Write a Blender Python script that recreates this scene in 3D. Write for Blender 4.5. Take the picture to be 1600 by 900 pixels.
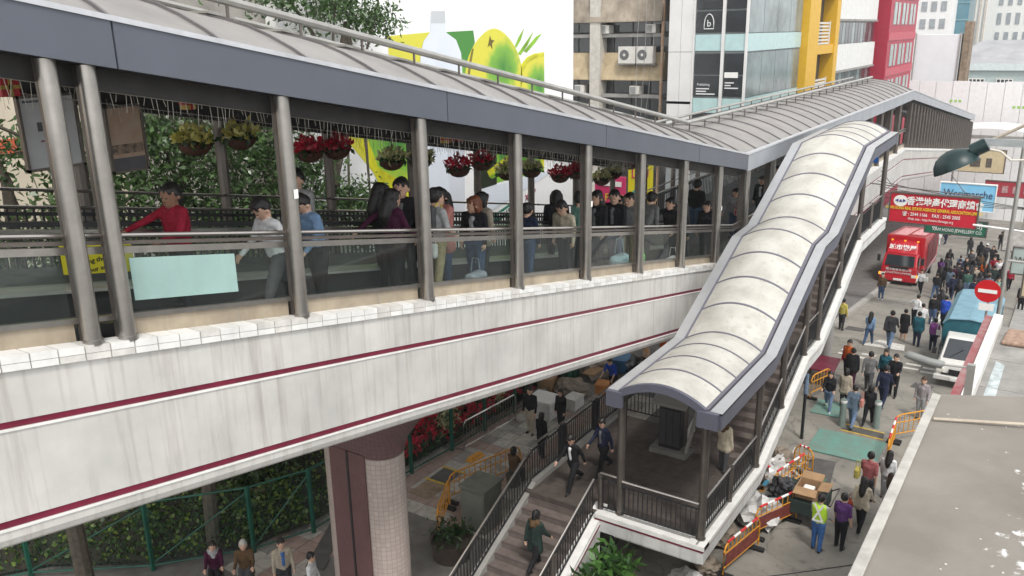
import bpy, bmesh, math, random
import numpy as np
from mathutils import Vector, Matrix
random.seed(7); rng = np.random.default_rng(7)
for o in list(bpy.data.objects): bpy.data.objects.remove(o)
sc = bpy.context.scene
R = math.radians
GZ = 13.6                                   # camera height over the near street
# ---------------------------------------------------------------- camera
cd = bpy.data.cameras.new('camera'); cam = bpy.data.objects.new('camera', cd); sc.collection.objects.link(cam)
cd.sensor_width = 36; cd.lens = 36*1320/1600; cd.clip_start = .05; cd.clip_end = 3000
cam.matrix_world = Matrix.Translation((0, 0, GZ)) @ Matrix.Rotation(R(33.412), 4, 'Z') @ Matrix.Rotation(R(90-16.7), 4, 'X') @ Matrix.Rotation(R(-1.066), 4, 'Z')
sc.camera = cam
# ---------------------------------------------------------------- sky, sun, exposure (bright overcast day)
w = bpy.data.worlds.new('World'); sc.world = w; w.use_nodes = True
nt = w.node_tree; bg = nt.nodes['Background']
sky = nt.nodes.new('ShaderNodeTexSky'); sky.sky_type = 'NISHITA'; sky.sun_disc = False
SUN_EL, SUN_AZ = 58, 132                     # azimuth from +Y (street direction) towards +X
sky.sun_elevation = R(SUN_EL); sky.sun_rotation = R(SUN_AZ); sky.dust_density = .6; sky.air_density = 1; sky.ozone_density = 1
hs = nt.nodes.new('ShaderNodeHueSaturation'); hs.inputs['Saturation'].default_value = .08
nt.links.new(sky.outputs[0], hs.inputs['Color']); nt.links.new(hs.outputs[0], bg.inputs[0]); bg.inputs[1].default_value = .15
sl = bpy.data.lights.new('sun', 'SUN'); sl.energy = 1.25; sl.angle = R(11); sl.color = (1, .965, .92)
so = bpy.data.objects.new('sun', sl); sc.collection.objects.link(so)
so.rotation_euler = (R(90-SUN_EL), 0, R(180-SUN_AZ)); so.location = (0, 0, 60)
vs = sc.view_settings; vs.view_transform = 'Standard'; vs.look = 'None'; vs.exposure = 1.2; vs.gamma = 1; vs.use_curve_mapping = False
sc.cycles.max_bounces = 7; sc.cycles.transparent_max_bounces = 16; sc.cycles.caustics_reflective = False; sc.cycles.caustics_refractive = False

# ---------------------------------------------------------------- helpers
col = sc.collection
def P(s, t, z): return Vector((t, s, z+GZ))          # s along the street, t to its right, z relative to the eye
ORG = {}
MATS = {}
def M(name, c, rough=.6, metal=0., var=.12, scale=2.5, streak=0., bump=0., bscale=30, spec=.4, c2=None, em=0, coat=0):
    if name in MATS: return MATS[name]
    m = bpy.data.materials.new(name); m.use_nodes = True; n = m.node_tree; L = n.links
    b = n.nodes['Principled BSDF']
    b.inputs['Roughness'].default_value = rough; b.inputs['Metallic'].default_value = metal
    b.inputs['Specular IOR Level'].default_value = spec
    b.inputs['Coat Weight'].default_value = coat
    c = tuple(c)+(1,); dk = tuple(x*(1-var*1.6) for x in c[:3])+(1,) if c2 is None else tuple(c2)+(1,)
    lt = tuple(min(1, x*(1+var*.5)) for x in c[:3])+(1,)
    if var > 0:
        geo = n.nodes.new('ShaderNodeNewGeometry')
        no = n.nodes.new('ShaderNodeTexNoise'); no.inputs['Scale'].default_value = scale; no.inputs['Detail'].default_value = 6; no.inputs['Roughness'].default_value = .62
        L.new(geo.outputs['Position'], no.inputs['Vector'])
        rp = n.nodes.new('ShaderNodeValToRGB'); rp.color_ramp.elements[0].color = dk; rp.color_ramp.elements[0].position = .28
        rp.color_ramp.elements[1].color = lt; rp.color_ramp.elements[1].position = .68
        L.new(no.outputs['Fac'], rp.inputs['Fac']); out = rp.outputs[0]
        if streak > 0:
            mp = n.nodes.new('ShaderNodeMapping'); mp.inputs['Scale'].default_value = (3.2, 3.2, .16)
            L.new(geo.outputs['Position'], mp.inputs['Vector'])
            n2 = n.nodes.new('ShaderNodeTexNoise'); n2.inputs['Scale'].default_value = 1.6; n2.inputs['Detail'].default_value = 5; n2.inputs['Roughness'].default_value = .7
            L.new(mp.outputs[0], n2.inputs['Vector'])
            r2 = n.nodes.new('ShaderNodeValToRGB'); r2.color_ramp.elements[0].position = .5; r2.color_ramp.elements[0].color = (0, 0, 0, 1); r2.color_ramp.elements[1].position = .74; r2.color_ramp.elements[1].color = (streak, streak, streak, 1)
            L.new(n2.outputs['Fac'], r2.inputs['Fac'])
            mx = n.nodes.new('ShaderNodeMix'); mx.data_type = 'RGBA'
            L.new(r2.outputs[0], mx.inputs['Factor']); L.new(out, mx.inputs['A']); mx.inputs['B'].default_value = (c[0]*.42, c[1]*.38, c[2]*.33, 1); out = mx.outputs['Result']
        L.new(out, b.inputs['Base Color'])
        rr = n.nodes.new('ShaderNodeMapRange'); rr.inputs[3].default_value = min(1, rough*1.2); rr.inputs[4].default_value = rough*.82
        L.new(no.outputs['Fac'], rr.inputs[0]); L.new(rr.outputs[0], b.inputs['Roughness'])
        if bump > 0:
            n3 = n.nodes.new('ShaderNodeTexNoise'); n3.inputs['Scale'].default_value = bscale; n3.inputs['Detail'].default_value = 4
            L.new(geo.outputs['Position'], n3.inputs['Vector'])
            bp = n.nodes.new('ShaderNodeBump'); bp.inputs['Strength'].default_value = bump; bp.inputs['Distance'].default_value = .02
            L.new(n3.outputs['Fac'], bp.inputs['Height']); L.new(bp.outputs[0], b.inputs['Normal'])
    else: b.inputs['Base Color'].default_value = c
    if em: b.inputs['Emission Color'].default_value = c; b.inputs['Emission Strength'].default_value = em
    MATS[name] = m; return m
def glass(name, tint, alpha, rough=.03):
    if name in MATS: return MATS[name]
    m = bpy.data.materials.new(name); m.use_nodes = True; n = m.node_tree; L = n.links
    for x in list(n.nodes): n.nodes.remove(x)
    o = n.nodes.new('ShaderNodeOutputMaterial'); tr = n.nodes.new('ShaderNodeBsdfTransparent'); tr.inputs[0].default_value = tint+(1,)
    gl = n.nodes.new('ShaderNodeBsdfGlossy'); gl.inputs['Roughness'].default_value = rough
    df = n.nodes.new('ShaderNodeBsdfDiffuse'); df.inputs[0].default_value = (.55, .6, .58, 1)
    fr = n.nodes.new('ShaderNodeFresnel'); fr.inputs[0].default_value = 1.45
    m1 = n.nodes.new('ShaderNodeMixShader'); m2 = n.nodes.new('ShaderNodeMixShader'); m1.inputs[0].default_value = alpha
    ge = n.nodes.new('ShaderNodeNewGeometry'); inv = n.nodes.new('ShaderNodeMath'); inv.operation = 'SUBTRACT'; inv.inputs[0].default_value = 1; L.new(ge.outputs['Backfacing'], inv.inputs[1]); mul = n.nodes.new('ShaderNodeMath'); mul.operation = 'MULTIPLY'; L.new(fr.outputs[0], mul.inputs[0]); L.new(inv.outputs[0], mul.inputs[1])
    L.new(tr.outputs[0], m1.inputs[1]); L.new(df.outputs[0], m1.inputs[2]); L.new(mul.outputs[0], m2.inputs[0]); L.new(m1.outputs[0], m2.inputs[1]); L.new(gl.outputs[0], m2.inputs[2]); L.new(m2.outputs[0], o.inputs[0])
    MATS[name] = m; return m
def leafmat(name, a, b2, sc_=1.3, rough=.4):
    if name in MATS: return MATS[name]
    m = bpy.data.materials.new(name); m.use_nodes = True; n = m.node_tree; L = n.links; b = n.nodes['Principled BSDF']
    at = n.nodes.new('ShaderNodeAttribute'); at.attribute_name = 'rnd'
    rp = n.nodes.new('ShaderNodeValToRGB'); rp.color_ramp.elements[0].color = a+(1,); rp.color_ramp.elements[1].color = b2+(1,)
    L.new(at.outputs['Fac'], rp.inputs[0]); L.new(rp.outputs[0], b.inputs['Base Color']); b.inputs['Roughness'].default_value = rough
    b.inputs['Specular IOR Level'].default_value = .5
    tl = n.nodes.new('ShaderNodeBsdfTranslucent'); L.new(rp.outputs[0], tl.inputs[0]); mx = n.nodes.new('ShaderNodeMixShader'); mx.inputs[0].default_value = .25
    o = n.nodes['Material Output']; L.new(b.outputs[0], mx.inputs[1]); L.new(tl.outputs[0], mx.inputs[2]); L.new(mx.outputs[0], o.inputs[0])
    MATS[name] = m; return m

def setp(o, label=None, cat=None, group=None, kind=None):
    if label: o['label'] = label
    if cat: o['category'] = cat
    if group: o['group'] = group
    if kind: o['kind'] = kind
    return o
def thing(name, label, cat, loc, group=None, rot=0):
    o = bpy.data.objects.new(name, None); col.objects.link(o); o.location = P(*loc); o.empty_display_size = .2
    o.rotation_euler = (0, 0, rot); ORG[o.name] = o.location.copy()
    return setp(o, label, cat, group)
def link(name, me, parent=None, mat=None, org=None):
    """links a mesh whose vertices are in world coordinates minus org (the parent's origin)"""
    o = bpy.data.objects.new(name, me); col.objects.link(o)
    if mat is not None:
        for m in (mat if isinstance(mat, (list, tuple)) else [mat]): me.materials.append(m)
    if parent is not None:
        o.parent = parent; ORG[o.name] = ORG[parent.name]
    else:
        ORG[o.name] = org or Vector((0, 0, 0)); o.location = ORG[o.name]
    return o
class MB:
    def __init__(self): self.v = []; self.f = []; self.mi = []; self.cur = 0
    def add(self, vs, fs):
        k = len(self.v); self.v += [Vector(x) for x in vs]
        for f in fs: self.f.append(tuple(i+k for i in f)); self.mi.append(self.cur)
        return self
    def hexa(self, a):          # 8 points: bottom 4 ccw, top 4
        return self.add(a, [(3, 2, 1, 0), (4, 5, 6, 7), (0, 1, 5, 4), (1, 2, 6, 5), (2, 3, 7, 6), (3, 0, 4, 7)])
    def box(self, s0, s1, t0, t1, z0, z1, zf=None):
        g = zf or (lambda s: 0)
        return self.hexa([P(s, t, z+g(s)) for z in (z0, z1) for s, t in ((s0, t0), (s0, t1), (s1, t1), (s1, t0))])
    def bar(self, a, b, w, h, up=(0, 0, 1)):      # world-space points
        a = Vector(a); b = Vector(b); d = (b-a).normalized(); u = Vector(up)
        x = d.cross(u)
        if x.length < 1e-4: x = d.cross(Vector((0, 1, 0)))
        x.normalize(); y = x.cross(d); x *= w/2; y *= h/2
        return self.hexa([a-x-y, a+x-y, b+x-y, b-x-y, a-x+y, a+x+y, b+x+y, b-x+y])
    def tube(self, pts, r, n=8, caps=True, r1=None):
        pts = [Vector(p) for p in pts]; m = len(pts); rings = []
        ref = Vector((0, 0, 1))
        for i, p in enumerate(pts):
            d = (pts[min(i+1, m-1)]-pts[max(i-1, 0)]).normalized()
            x = d.cross(ref)
            if x.length < .05: x = d.cross(Vector((0, 1, 0)))
            x.normalize(); y = x.cross(d)
            rr = r if r1 is None else r+(r1-r)*i/max(1, m-1)
            rings.append([p+(x*math.cos(2*math.pi*k/n)+y*math.sin(2*math.pi*k/n))*rr for k in range(n)])
        vs = [v for rg in rings for v in rg]; fs = []
        for i in range(m-1):
            for k in range(n): fs.append((i*n+k, i*n+(k+1) % n, (i+1)*n+(k+1) % n, (i+1)*n+k))
        if caps: fs += [tuple(range(n-1, -1, -1)), tuple((m-1)*n+k for k in range(n))]
        return self.add(vs, fs)
    def lathe(self, c, prof, n=12, sx=1, sy=1):   # c world point, prof [(r,z)]
        c = Vector(c); vs = [c+Vector((r*sx*math.cos(2*math.pi*k/n), r*sy*math.sin(2*math.pi*k/n), z)) for r, z in prof for k in range(n)]
        fs = [(i*n+k, i*n+(k+1) % n, (i+1)*n+(k+1) % n, (i+1)*n+k) for i in range(len(prof)-1) for k in range(n)]
        fs += [tuple(range(n-1, -1, -1)), tuple((len(prof)-1)*n+k for k in range(n))]
        return self.add(vs, fs)
    def prism(self, poly, e):                      # poly: world points, e: extrusion vector
        n = len(poly); e = Vector(e); vs = [Vector(p) for p in poly]+[Vector(p)+e for p in poly]
        return self.add(vs, [tuple(range(n-1, -1, -1)), tuple(range(n, 2*n))]+[(i, (i+1) % n, n+(i+1) % n, n+i) for i in range(n)])
    def extrude(self, prof, ss, zf, closed=True, caps=True):   # prof [(t,h)] swept along s
        n = len(prof); vs = [P(s, t, zf(s)+h) for s in ss for t, h in prof]; fs = []
        for i in range(len(ss)-1):
            for k in range(n if closed else n-1): fs.append((i*n+k, i*n+(k+1) % n, (i+1)*n+(k+1) % n, (i+1)*n+k))
        if closed and caps: fs += [tuple(range(n-1, -1, -1)), tuple((len(ss)-1)*n+k for k in range(n))]
        return self.add(vs, fs)
    def mesh(self, name, org, smooth=False):
        me = bpy.data.meshes.new(name); me.from_pydata([v-org for v in self.v], [], self.f)
        if any(self.mi): me.polygons.foreach_set('material_index', self.mi)
        b = bmesh.new(); b.from_mesh(me); bmesh.ops.recalc_face_normals(b, faces=b.faces); b.to_mesh(me); b.free()
        if smooth:
            me.polygons.foreach_set('use_smooth', [True]*len(me.polygons)); me.set_sharp_from_angle(angle=R(38))
        return me
    def build(self, name, mat, parent=None, smooth=False, bevel=0, org=None, label=None):
        og = ORG[parent.name] if parent is not None else (org or Vector((0, 0, 0)))
        o = link(name, self.mesh(name, og, smooth), parent, mat, og)
        if bevel:
            md = o.modifiers.new('bevel', 'BEVEL'); md.width = bevel; md.segments = 2; md.limit_method = 'ANGLE'; md.angle_limit = R(40)
        if label: o['label'] = label
        return o
def text(body, size, mat, parent, pos, face='-s', name='lettering', ext=.006, align='CENTER', sx=1., rot=None, bold=0):
    cu = bpy.data.curves.new(name, 'FONT'); cu.body = body; cu.size = size; cu.extrude = ext; cu.align_x = align; cu.align_y = 'CENTER'; cu.offset = bold; cu.resolution_u = 2
    ob = bpy.data.objects.new(name, cu); col.objects.link(ob)
    dg = bpy.context.evaluated_depsgraph_get(); me = bpy.data.meshes.new_from_object(ob.evaluated_get(dg))
    bpy.data.objects.remove(ob); bpy.data.curves.remove(cu)
    Bx = {'-s': Matrix(((1, 0, 0), (0, 0, -1), (0, 1, 0))), '+t': Matrix(((0, 0, 1), (1, 0, 0), (0, 1, 0)))}[face].to_4x4() if isinstance(face, str) else face.to_4x4()
    og = ORG[parent.name]
    me.transform(Matrix.Translation(P(*pos)-og) @ Bx @ (Matrix.Rotation(rot, 4, 'Z') if rot else Matrix.Identity(4)) @ Matrix.Diagonal((sx, 1, 1, 1)))
    return link(name, me, parent, mat)
def share(name, me, parent, off, mat=None):
    """another object sharing mesh data, moved by off (world vector)"""
    o = bpy.data.objects.new(name, me); col.objects.link(o); o.parent = parent; o.location = Vector(off); ORG[o.name] = ORG[parent.name]
    return o
def cards(name, pts, size, mat, parent=None, org=None, asp=.42, droop=.5, fold=.15, sizes=None, rnds=None, kind=None):
    """leaf-shaped faces: pts Nx3 world"""
    N = len(pts); og = ORG[parent.name] if parent is not None else (org or Vector((0, 0, 0)))
    d = rng.normal(size=(N, 3)); d[:, 2] -= droop; d /= np.linalg.norm(d, axis=1)[:, None]
    u = rng.normal(size=(N, 3)); u -= (u*d).sum(1)[:, None]*d; u /= np.linalg.norm(u, axis=1)[:, None]
    nn = np.cross(d, u); S = (size*rng.uniform(.6, 1.25, N) if sizes is None else sizes)[:, None]
    p = np.asarray(pts)-np.array(og)
    v = np.stack([p, p+d*S*.5+u*S*asp*.5+nn*S*fold, p+d*S, p+d*S*.5-u*S*asp*.5+nn*S*fold], 1).reshape(-1, 3)
    me = bpy.data.meshes.new(name); me.vertices.add(4*N); me.vertices.foreach_set('co', v.astype(np.float32).ravel())
    me.loops.add(4*N); me.polygons.add(N); me.loops.foreach_set('vertex_index', np.arange(4*N)); me.polygons.foreach_set('loop_start', np.arange(0, 4*N, 4)); me.polygons.foreach_set('loop_total', np.full(N, 4))
    me.update(); a = me.attributes.new('rnd', 'FLOAT', 'FACE')
    a.data.foreach_set('value', (rng.random(N) if rnds is None else rnds).astype(np.float32))
    o = link(name, me, parent, mat, og)
    if kind: o['kind'] = kind
    return o

# ---------------------------------------------------------------- shared materials
white_tile = M('white_tile', (.535, .52, .49), .45, var=.13, scale=.9, streak=.55)
def joint_drips(m_):
    # drip stains hanging from the tile joints every 37 cm, broken up by noise
    n = m_.node_tree; L = n.links; b = n.nodes['Principled BSDF']; src = b.inputs['Base Color'].links[0].from_socket
    geo = n.nodes.new('ShaderNodeNewGeometry'); sp = n.nodes.new('ShaderNodeSeparateXYZ'); L.new(geo.outputs['Position'], sp.inputs[0])
    def mt(op, a, b_=None):
        k = n.nodes.new('ShaderNodeMath'); k.operation = op
        for i, x in enumerate((a, b_)):
            if x is None: continue
            if isinstance(x, (int, float)): k.inputs[i].default_value = x
            else: L.new(x, k.inputs[i])
        return k.outputs[0]
    ph = mt('FRACT', mt('DIVIDE', sp.outputs[1], .37)); d = mt('ABSOLUTE', mt('SUBTRACT', ph, .11)); band = mt('SUBTRACT', 1., mt('MINIMUM', mt('MULTIPLY', d, 11.), 1.))
    h = mt('ADD', mt('ADD', sp.outputs[2], mt('MULTIPLY', sp.outputs[1], .189)), -GZ+2.36)     # height over the cap line
    fade = mt('MAXIMUM', 0., mt('ADD', 1., mt('MULTIPLY', h, .75)))
    no = n.nodes.new('ShaderNodeTexNoise'); no.inputs['Scale'].default_value = 1.3; no.inputs['Detail'].default_value = 5; L.new(geo.outputs['Position'], no.inputs['Vector'])
    f = mt('MULTIPLY', mt('MULTIPLY', band, fade), mt('MULTIPLY', mt('MAXIMUM', 0., mt('SUBTRACT', no.outputs[0], .32)), 2.0))
    mx = n.nodes.new('ShaderNodeMix'); mx.data_type = 'RGBA'; L.new(f, mx.inputs['Factor']); L.new(src, mx.inputs['A']); mx.inputs['B'].default_value = (.27, .25, .23, 1); L.new(mx.outputs['Result'], b.inputs['Base Color'])
joint_drips(white_tile)
cap_white = M('cap_white', (.72, .71, .68), .45, var=.12, scale=3)
grout = M('grout', (.30, .29, .27), .8)
maroon = M('maroon', (.17, .018, .04), .4, var=.2)
steel = M('brushed_steel', (.36, .34, .315), .3, metal=.85, var=.12, scale=4)
steel_dk = M('bronze_shaded_steel', (.15, .13, .115), .4, metal=.6, var=.15)  # also serves the far pillars, with their shade put into the colour
rail_steel = M('rail_steel', (.42, .39, .36), .28, metal=.9, var=.08)
black_rail = M('black_iron', (.02, .02, .022), .45, var=.1)
dark_beam = M('dark_beam', (.022, .02, .019), .6, var=.2)
fascia_bl = M('fascia_blue_grey', (.092, .102, .125), .42, metal=.1, var=.06, scale=.8)
fascia_lt = M('fascia_silver_lit', (.38, .40, .43), .35, metal=.4, var=.08, scale=1)  # paler copy of the fascia, its lit look put into the colour
roof_m = M('roof_metal', (.27, .255, .24), .5, metal=.15, var=.12, scale=1.1, streak=.12)
seam_m = M('roof_seam', (.17, .16, .16), .5, metal=.2)
beige = M('beige_panel', (.36, .30, .22), .55, var=.2, scale=1.5, streak=.3)
pane_m = glass('pane_glass', (.90, .95, .93), .012)
floor_dk = M('walk_floor', (.10, .10, .10), .6, var=.25)
concrete = M('concrete', (.30, .29, .27), .85, var=.18, scale=1.2, bump=.3)
# ================================================================ GROUND
def gz(s): return -13.6-max(0, min(s, 130)-34)*.115
asphalt = M('asphalt', (.245, .228, .196), .85, var=.26, scale=.4, bump=.35, bscale=60)
def road_wear(m_):
    n = m_.node_tree; L = n.links; b = n.nodes['Principled BSDF']; src = b.inputs['Base Color'].links[0].from_socket; geo = n.nodes.new('ShaderNodeNewGeometry')
    vo = n.nodes.new('ShaderNodeTexVoronoi'); vo.feature = 'DISTANCE_TO_EDGE'; vo.inputs['Scale'].default_value = .42; wp_ = n.nodes.new('ShaderNodeTexNoise'); wp_.inputs['Scale'].default_value = 1.5; wp_.inputs['Detail'].default_value = 5
    L.new(geo.outputs['Position'], wp_.inputs['Vector']); va = n.nodes.new('ShaderNodeVectorMath'); va.operation = 'ADD'; L.new(geo.outputs['Position'], va.inputs[0]); L.new(wp_.outputs['Color'], va.inputs[1]); L.new(va.outputs[0], vo.inputs['Vector'])
    r1 = n.nodes.new('ShaderNodeValToRGB'); r1.color_ramp.elements[0].color = (.55, .55, .55, 1); r1.color_ramp.elements[1].color = (0, 0, 0, 1); r1.color_ramp.elements[1].position = .018; L.new(vo.outputs[0], r1.inputs[0])
    n2 = n.nodes.new('ShaderNodeTexNoise'); n2.inputs['Scale'].default_value = 3.1; n2.inputs['Detail'].default_value = 7; L.new(geo.outputs['Position'], n2.inputs['Vector']); r2 = n.nodes.new('ShaderNodeValToRGB'); r2.color_ramp.elements[0].position = .58; r2.color_ramp.elements[0].color = (0, 0, 0, 1); r2.color_ramp.elements[1].position = .74; r2.color_ramp.elements[1].color = (.6, .6, .6, 1); L.new(n2.outputs[0], r2.inputs[0])
    ad = n.nodes.new('ShaderNodeMath'); ad.use_clamp = True; L.new(r1.outputs[0], ad.inputs[0]); L.new(r2.outputs[0], ad.inputs[1]); mx = n.nodes.new('ShaderNodeMix'); mx.data_type = 'RGBA'; L.new(ad.outputs[0], mx.inputs['Factor']); L.new(src, mx.inputs['A']); mx.inputs['B'].default_value = (.085, .078, .07, 1); L.new(mx.outputs['Result'], b.inputs['Base Color'])
road_wear(asphalt)
ground_m = M('ground_far', (.2, .2, .19), .9, var=.1, scale=.1)
paving_g = M('paving_base', (.15, .14, .13), .85, var=.2)
m = MB(); ss = [-60, 34, 60, 90, 130, 1600]
m.extrude([(-1500, -.25), (1500, -.25)], ss, gz, closed=False); setp(m.build('ground', ground_m), kind='structure')
m = MB(); m.extrude([(-8.95, 0), (-1.2, 0)], [-30, 10, 34, 50, 70, 100, 130, 200], gz, closed=False); setp(m.build('road', asphalt), kind='structure')
# left pavement with kerb and slabs
m = MB(); m.extrude([(-60, -.3), (-60, .1), (-8.98, .1), (-8.98, -.3)], [-30, 34, 60, 100, 130], gz); pav = setp(m.build('pavement', paving_g), kind='structure')
m = MB(); m.extrude([(-1.25, -.3), (-1.25, .12), (8, .12), (8, -.3)], [-30, 34, 60, 100, 130], gz); setp(m.build('pavement', concrete), kind='structure')
slab_ms = [M('slab_pale', (.42, .39, .35), .8, var=.2, scale=5), M('slab_grey', (.30, .28, .255), .8, var=.2, scale=5), M('slab_pink', (.34, .245, .21), .8, var=.15, scale=5)]
sm = []
for k, ma in enumerate(slab_ms):
    b = MB(); b.hexa([Vector((x, y, z)) for z in (0, .035) for x, y in ((-.255, -.255), (.255, -.255), (.255, .255), (-.255, .255))])
    me = b.mesh('paving_slab', Vector((0, 0, 0))); me.materials.append(ma); sm.append(me)
n = 0
for i in range(30):
    for j in range(13):
        s = 12.2+i*.53; t = -17.0+j*.53
        if (s < 16.6 and t > -15.0) or t > -11.2 and s > 16: continue
        if n >= 290: continue
        k = 2 if (j % 5 == 2 or i % 7 == 3) else (1 if random.random() < .35 else 0)
        share('paving_slab', sm[k], pav, P(s, t, gz(s)+.1)+Vector((0, 0, random.uniform(-.003, .003)))); n += 1
kb = MB(); kb.hexa([Vector((x, y, z)) for z in (-.02, .15) for x, y in ((-.14, -.49), (.14, -.49), (.14, .49), (-.14, .49))]); kme = kb.mesh('kerb_stone', Vector((0, 0, 0))); kme.materials.append(M('kerb_granite', (.36, .34, .31), .8, var=.2, scale=6))
for i in range(46):
    s = 27.5+i*1.0; share('kerb_stone', kme, pav, P(s, -8.86, gz(s)-.01)).rotation_euler = (-math.atan(.115) if s > 34 else 0, 0, 0)
# painted arrows / dashes, steel road plates
paint = M('road_paint', (.68, .66, .60), .7, var=.3, scale=8, c2=(.3, .29, .27))
def flat(name, poly, mat, h, parent=None):
    b = MB(); b.prism([P(s, t, gz(s)+h) for s, t in poly], (0, 0, .004)); return b.build(name, mat, parent)
road = bpy.data.objects['road']; ORG['road'] = Vector((0, 0, 0))
for i, (s, t) in enumerate(((39.0, -8.2), (38.75, -7.1), (38.6, -6.2), (38.4, -5.2), (38.2, -4.3), (38.0, -3.6))):
    for d in (0, .75): flat('road_marking', [(s-d, t-.28), (s-d, t+.32), (s-d-.28, t+.32), (s-d-.28, t-.28)], paint, .006, road)
flat('road_marking', [(40.2, -6.9), (41.9, -6.3), (41.6, -5.15), (40.4, -5.0)], paint, .006, road)
flat('road_marking', [(48.5, -4.9), (52.5, -4.6), (52.5, -4.2), (48.5, -4.5)], paint, .006, road)
plate_g = M('green_steel_plate', (.105, .24, .20), .6, var=.3, scale=2, c2=(.16, .2, .17))
o = MB().box(26.85, 28.65, -5.95, -3.75, -13.588, -13.55).build('steel_plate', plate_g); setp(o, 'large pale green steel plate lying on road before bollards', 'steel plate')
o = MB().box(29.9, 31.2, -6.6, -5.6, -13.588, -13.56).build('steel_plate', plate_g); setp(o, 'small green steel plate by the orange barriers beside the kerb', 'steel plate')
ylw_line = M('yellow_paint', (.55, .38, .05), .7, var=.3, scale=6)
for a, t0, t1 in ((28.95, -5.3, -3.9), (29.5, -5.35, -3.95)): flat('yellow_line', [(a, t0), (a-.06, t1), (a+.02, t1), (a+.08, t0)], ylw_line, .008, road)
dk_patch = M('tar_patch', (.09, .085, .08), .85, var=.2)
flat('tar_patch', [(28.98, -5.3), (28.92, -3.9), (29.45, -3.95), (29.48, -5.35)], dk_patch, .005, road)
flat('tar_patch', [(24.6, -5.4), (24.9, -4.7), (26.5, -4.9), (26.4, -5.7)], dk_patch, .005, road)
flat('tar_patch', [(34.4, -3.9), (34.2, -3.2), (35.0, -3.1), (35.2, -3.8)], dk_patch, .005, road)
flat('manhole_cover', [(43.0, -8.2), (43.0, -7.3), (43.9, -7.3), (43.9, -8.2)], dk_patch, .01, road)

# ================================================================ ELEVATED WALKWAY
S1, S2, S3 = 27.7, 60.9, 104.
def cz(s):
    if s < S1: return -2.36-.189*s
    if s < S2: return -7.595
    return -7.595-.121*(s-S2)
BS = [-1.5, S1, S2, S3]
br = thing('elevated_walkway', 'long covered walkway bridge with white tiled girder and blue-grey roof edge', 'footbridge', (12, -11.6, -13.6))
m = MB()     # girder
prof = [(-9.070, -.16), (-8.970, -.17), (-8.970, -.735), (-9.005, -.735), (-9.005, -.815), (-8.970, -.815), (-8.970, -1.86), (-9.005, -1.86), (-9.005, -1.95), (-8.970, -1.95), (-8.970, -2.08), (-9.000, -2.16), (-9.070, -2.21), (-9.190, -2.235),
        (-14.1, -2.235), (-14.3, -2.1), (-14.3, -.17), (-14.2, -.16), (-14.2, -.28), (-9.22, -.28), (-9.22, -.16)]
m.extrude(prof, BS, cz); m.build('girder', white_tile, br)
for h0, h1 in ((-.735, -.815), (-1.86, -1.95)):
    MB().extrude([(-9.000, h0), (-8.977, h0-.002), (-8.985, h1+.002), (-9.000, h1)], BS, cz).build('stripe', maroon, br)
    MB().extrude([(-9.000, h1-.03), (-9.000, h1-.004), (-8.955, h1-.006), (-8.955, h1-.028)], BS, cz).build('lit_edge', cap_white, br)  # whiter strip paints the lit lower edge of each groove
# cap: core + tiles
MB().extrude([(-9.22, -.15), (-9.22, -.012), (-8.945, -.012), (-8.945, -.17), (-8.970, -.17)], BS, cz).build('cap_core', grout, br)
TW = .30
def tile_mesh(t0, t1, h0, h1, sl, mat):
    b = MB(); b.hexa([Vector((t, s, z+sl*s)) for z in (h0, h1) for s, t in ((.008, t0), (.008, t1), (TW-.008, t1), (TW-.008, t0))]); me = b.mesh('cap_tile', Vector((0, 0, 0))); me.materials.append(mat); return me
cap2 = M('cap_white_worn', (.62, .60, .56), .5, var=.18, scale=4)
TM = [[tile_mesh(-9.2, -8.930, -.088, 0, -.189, x) for x in (cap_white, cap2)], [tile_mesh(-8.960, -8.932, -.172, -.094, -.189, x) for x in (cap_white, cap2)]]
for i in range(83):
    s = 3.0+i*TW
    if s > S1-.3: break
    for r in (0, 1):
        share('cap_tile', TM[r][random.random() < .3], br, P(s, 0, cz(s))-ORG[br.name])
MB().extrude([(-9.2, -.09), (-9.2, 0), (-8.930, 0), (-8.930, -.165)], [S1, S2, S3], cz).build('cap_strip', cap_white, br)
# floor, ceiling line, moving walkway
MB().extrude([(-14.2, -.3), (-14.2, .1), (-11.35, .1), (-11.35, -.15), (-9.28, -.15), (-9.28, -.3)], BS, cz).build('deck', floor_dk, br)
skirt = M('walk_skirt', (.50, .48, .44), .4, metal=.3, var=.12)
MB().extrude([(-11.5, -.16), (-11.5, .2), (-11.22, .2), (-11.22, -.16)], [-1.5, S1], cz).build('walkway_skirting', M('skirt_face', (.06, .06, .058), .5, metal=.3), br)
MB().extrude([(-11.52, .203), (-11.52, .27), (-11.1, .25), (-11.1, .203)], [-1.5, S1], cz).build('walkway_ledge', skirt, br)
MB().extrude([(-9.55, -.16), (-9.55, .12), (-9.42, .12), (-9.42, -.16)], [-1.5, S1], cz).build('walkway_skirting', M('skirt_dark', (.05, .05, .05), .4, metal=.4), br)
MB().extrude([(-11.42, .26), (-11.42, 1.1), (-11.40, 1.1), (-11.40, .26)], [-1.5, S1-.6], cz).build('balustrade_glass', pane_m, br)
b = MB(); b.extrude([(-11.47, 1.1), (-11.47, 1.17), (-11.34, 1.17), (-11.34, 1.1)], [-1.5, S1-.4], cz); b.build('moving_handrail', M('rubber', (.02, .02, .02), .5), br)
b = MB(); b.extrude([(-11.46, .985), (-11.46, 1.06), (-11.35, 1.06), (-11.35, .985)], [-1.5, S1-.4], cz); b.build('balustrade_trim', rail_steel, br)
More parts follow.
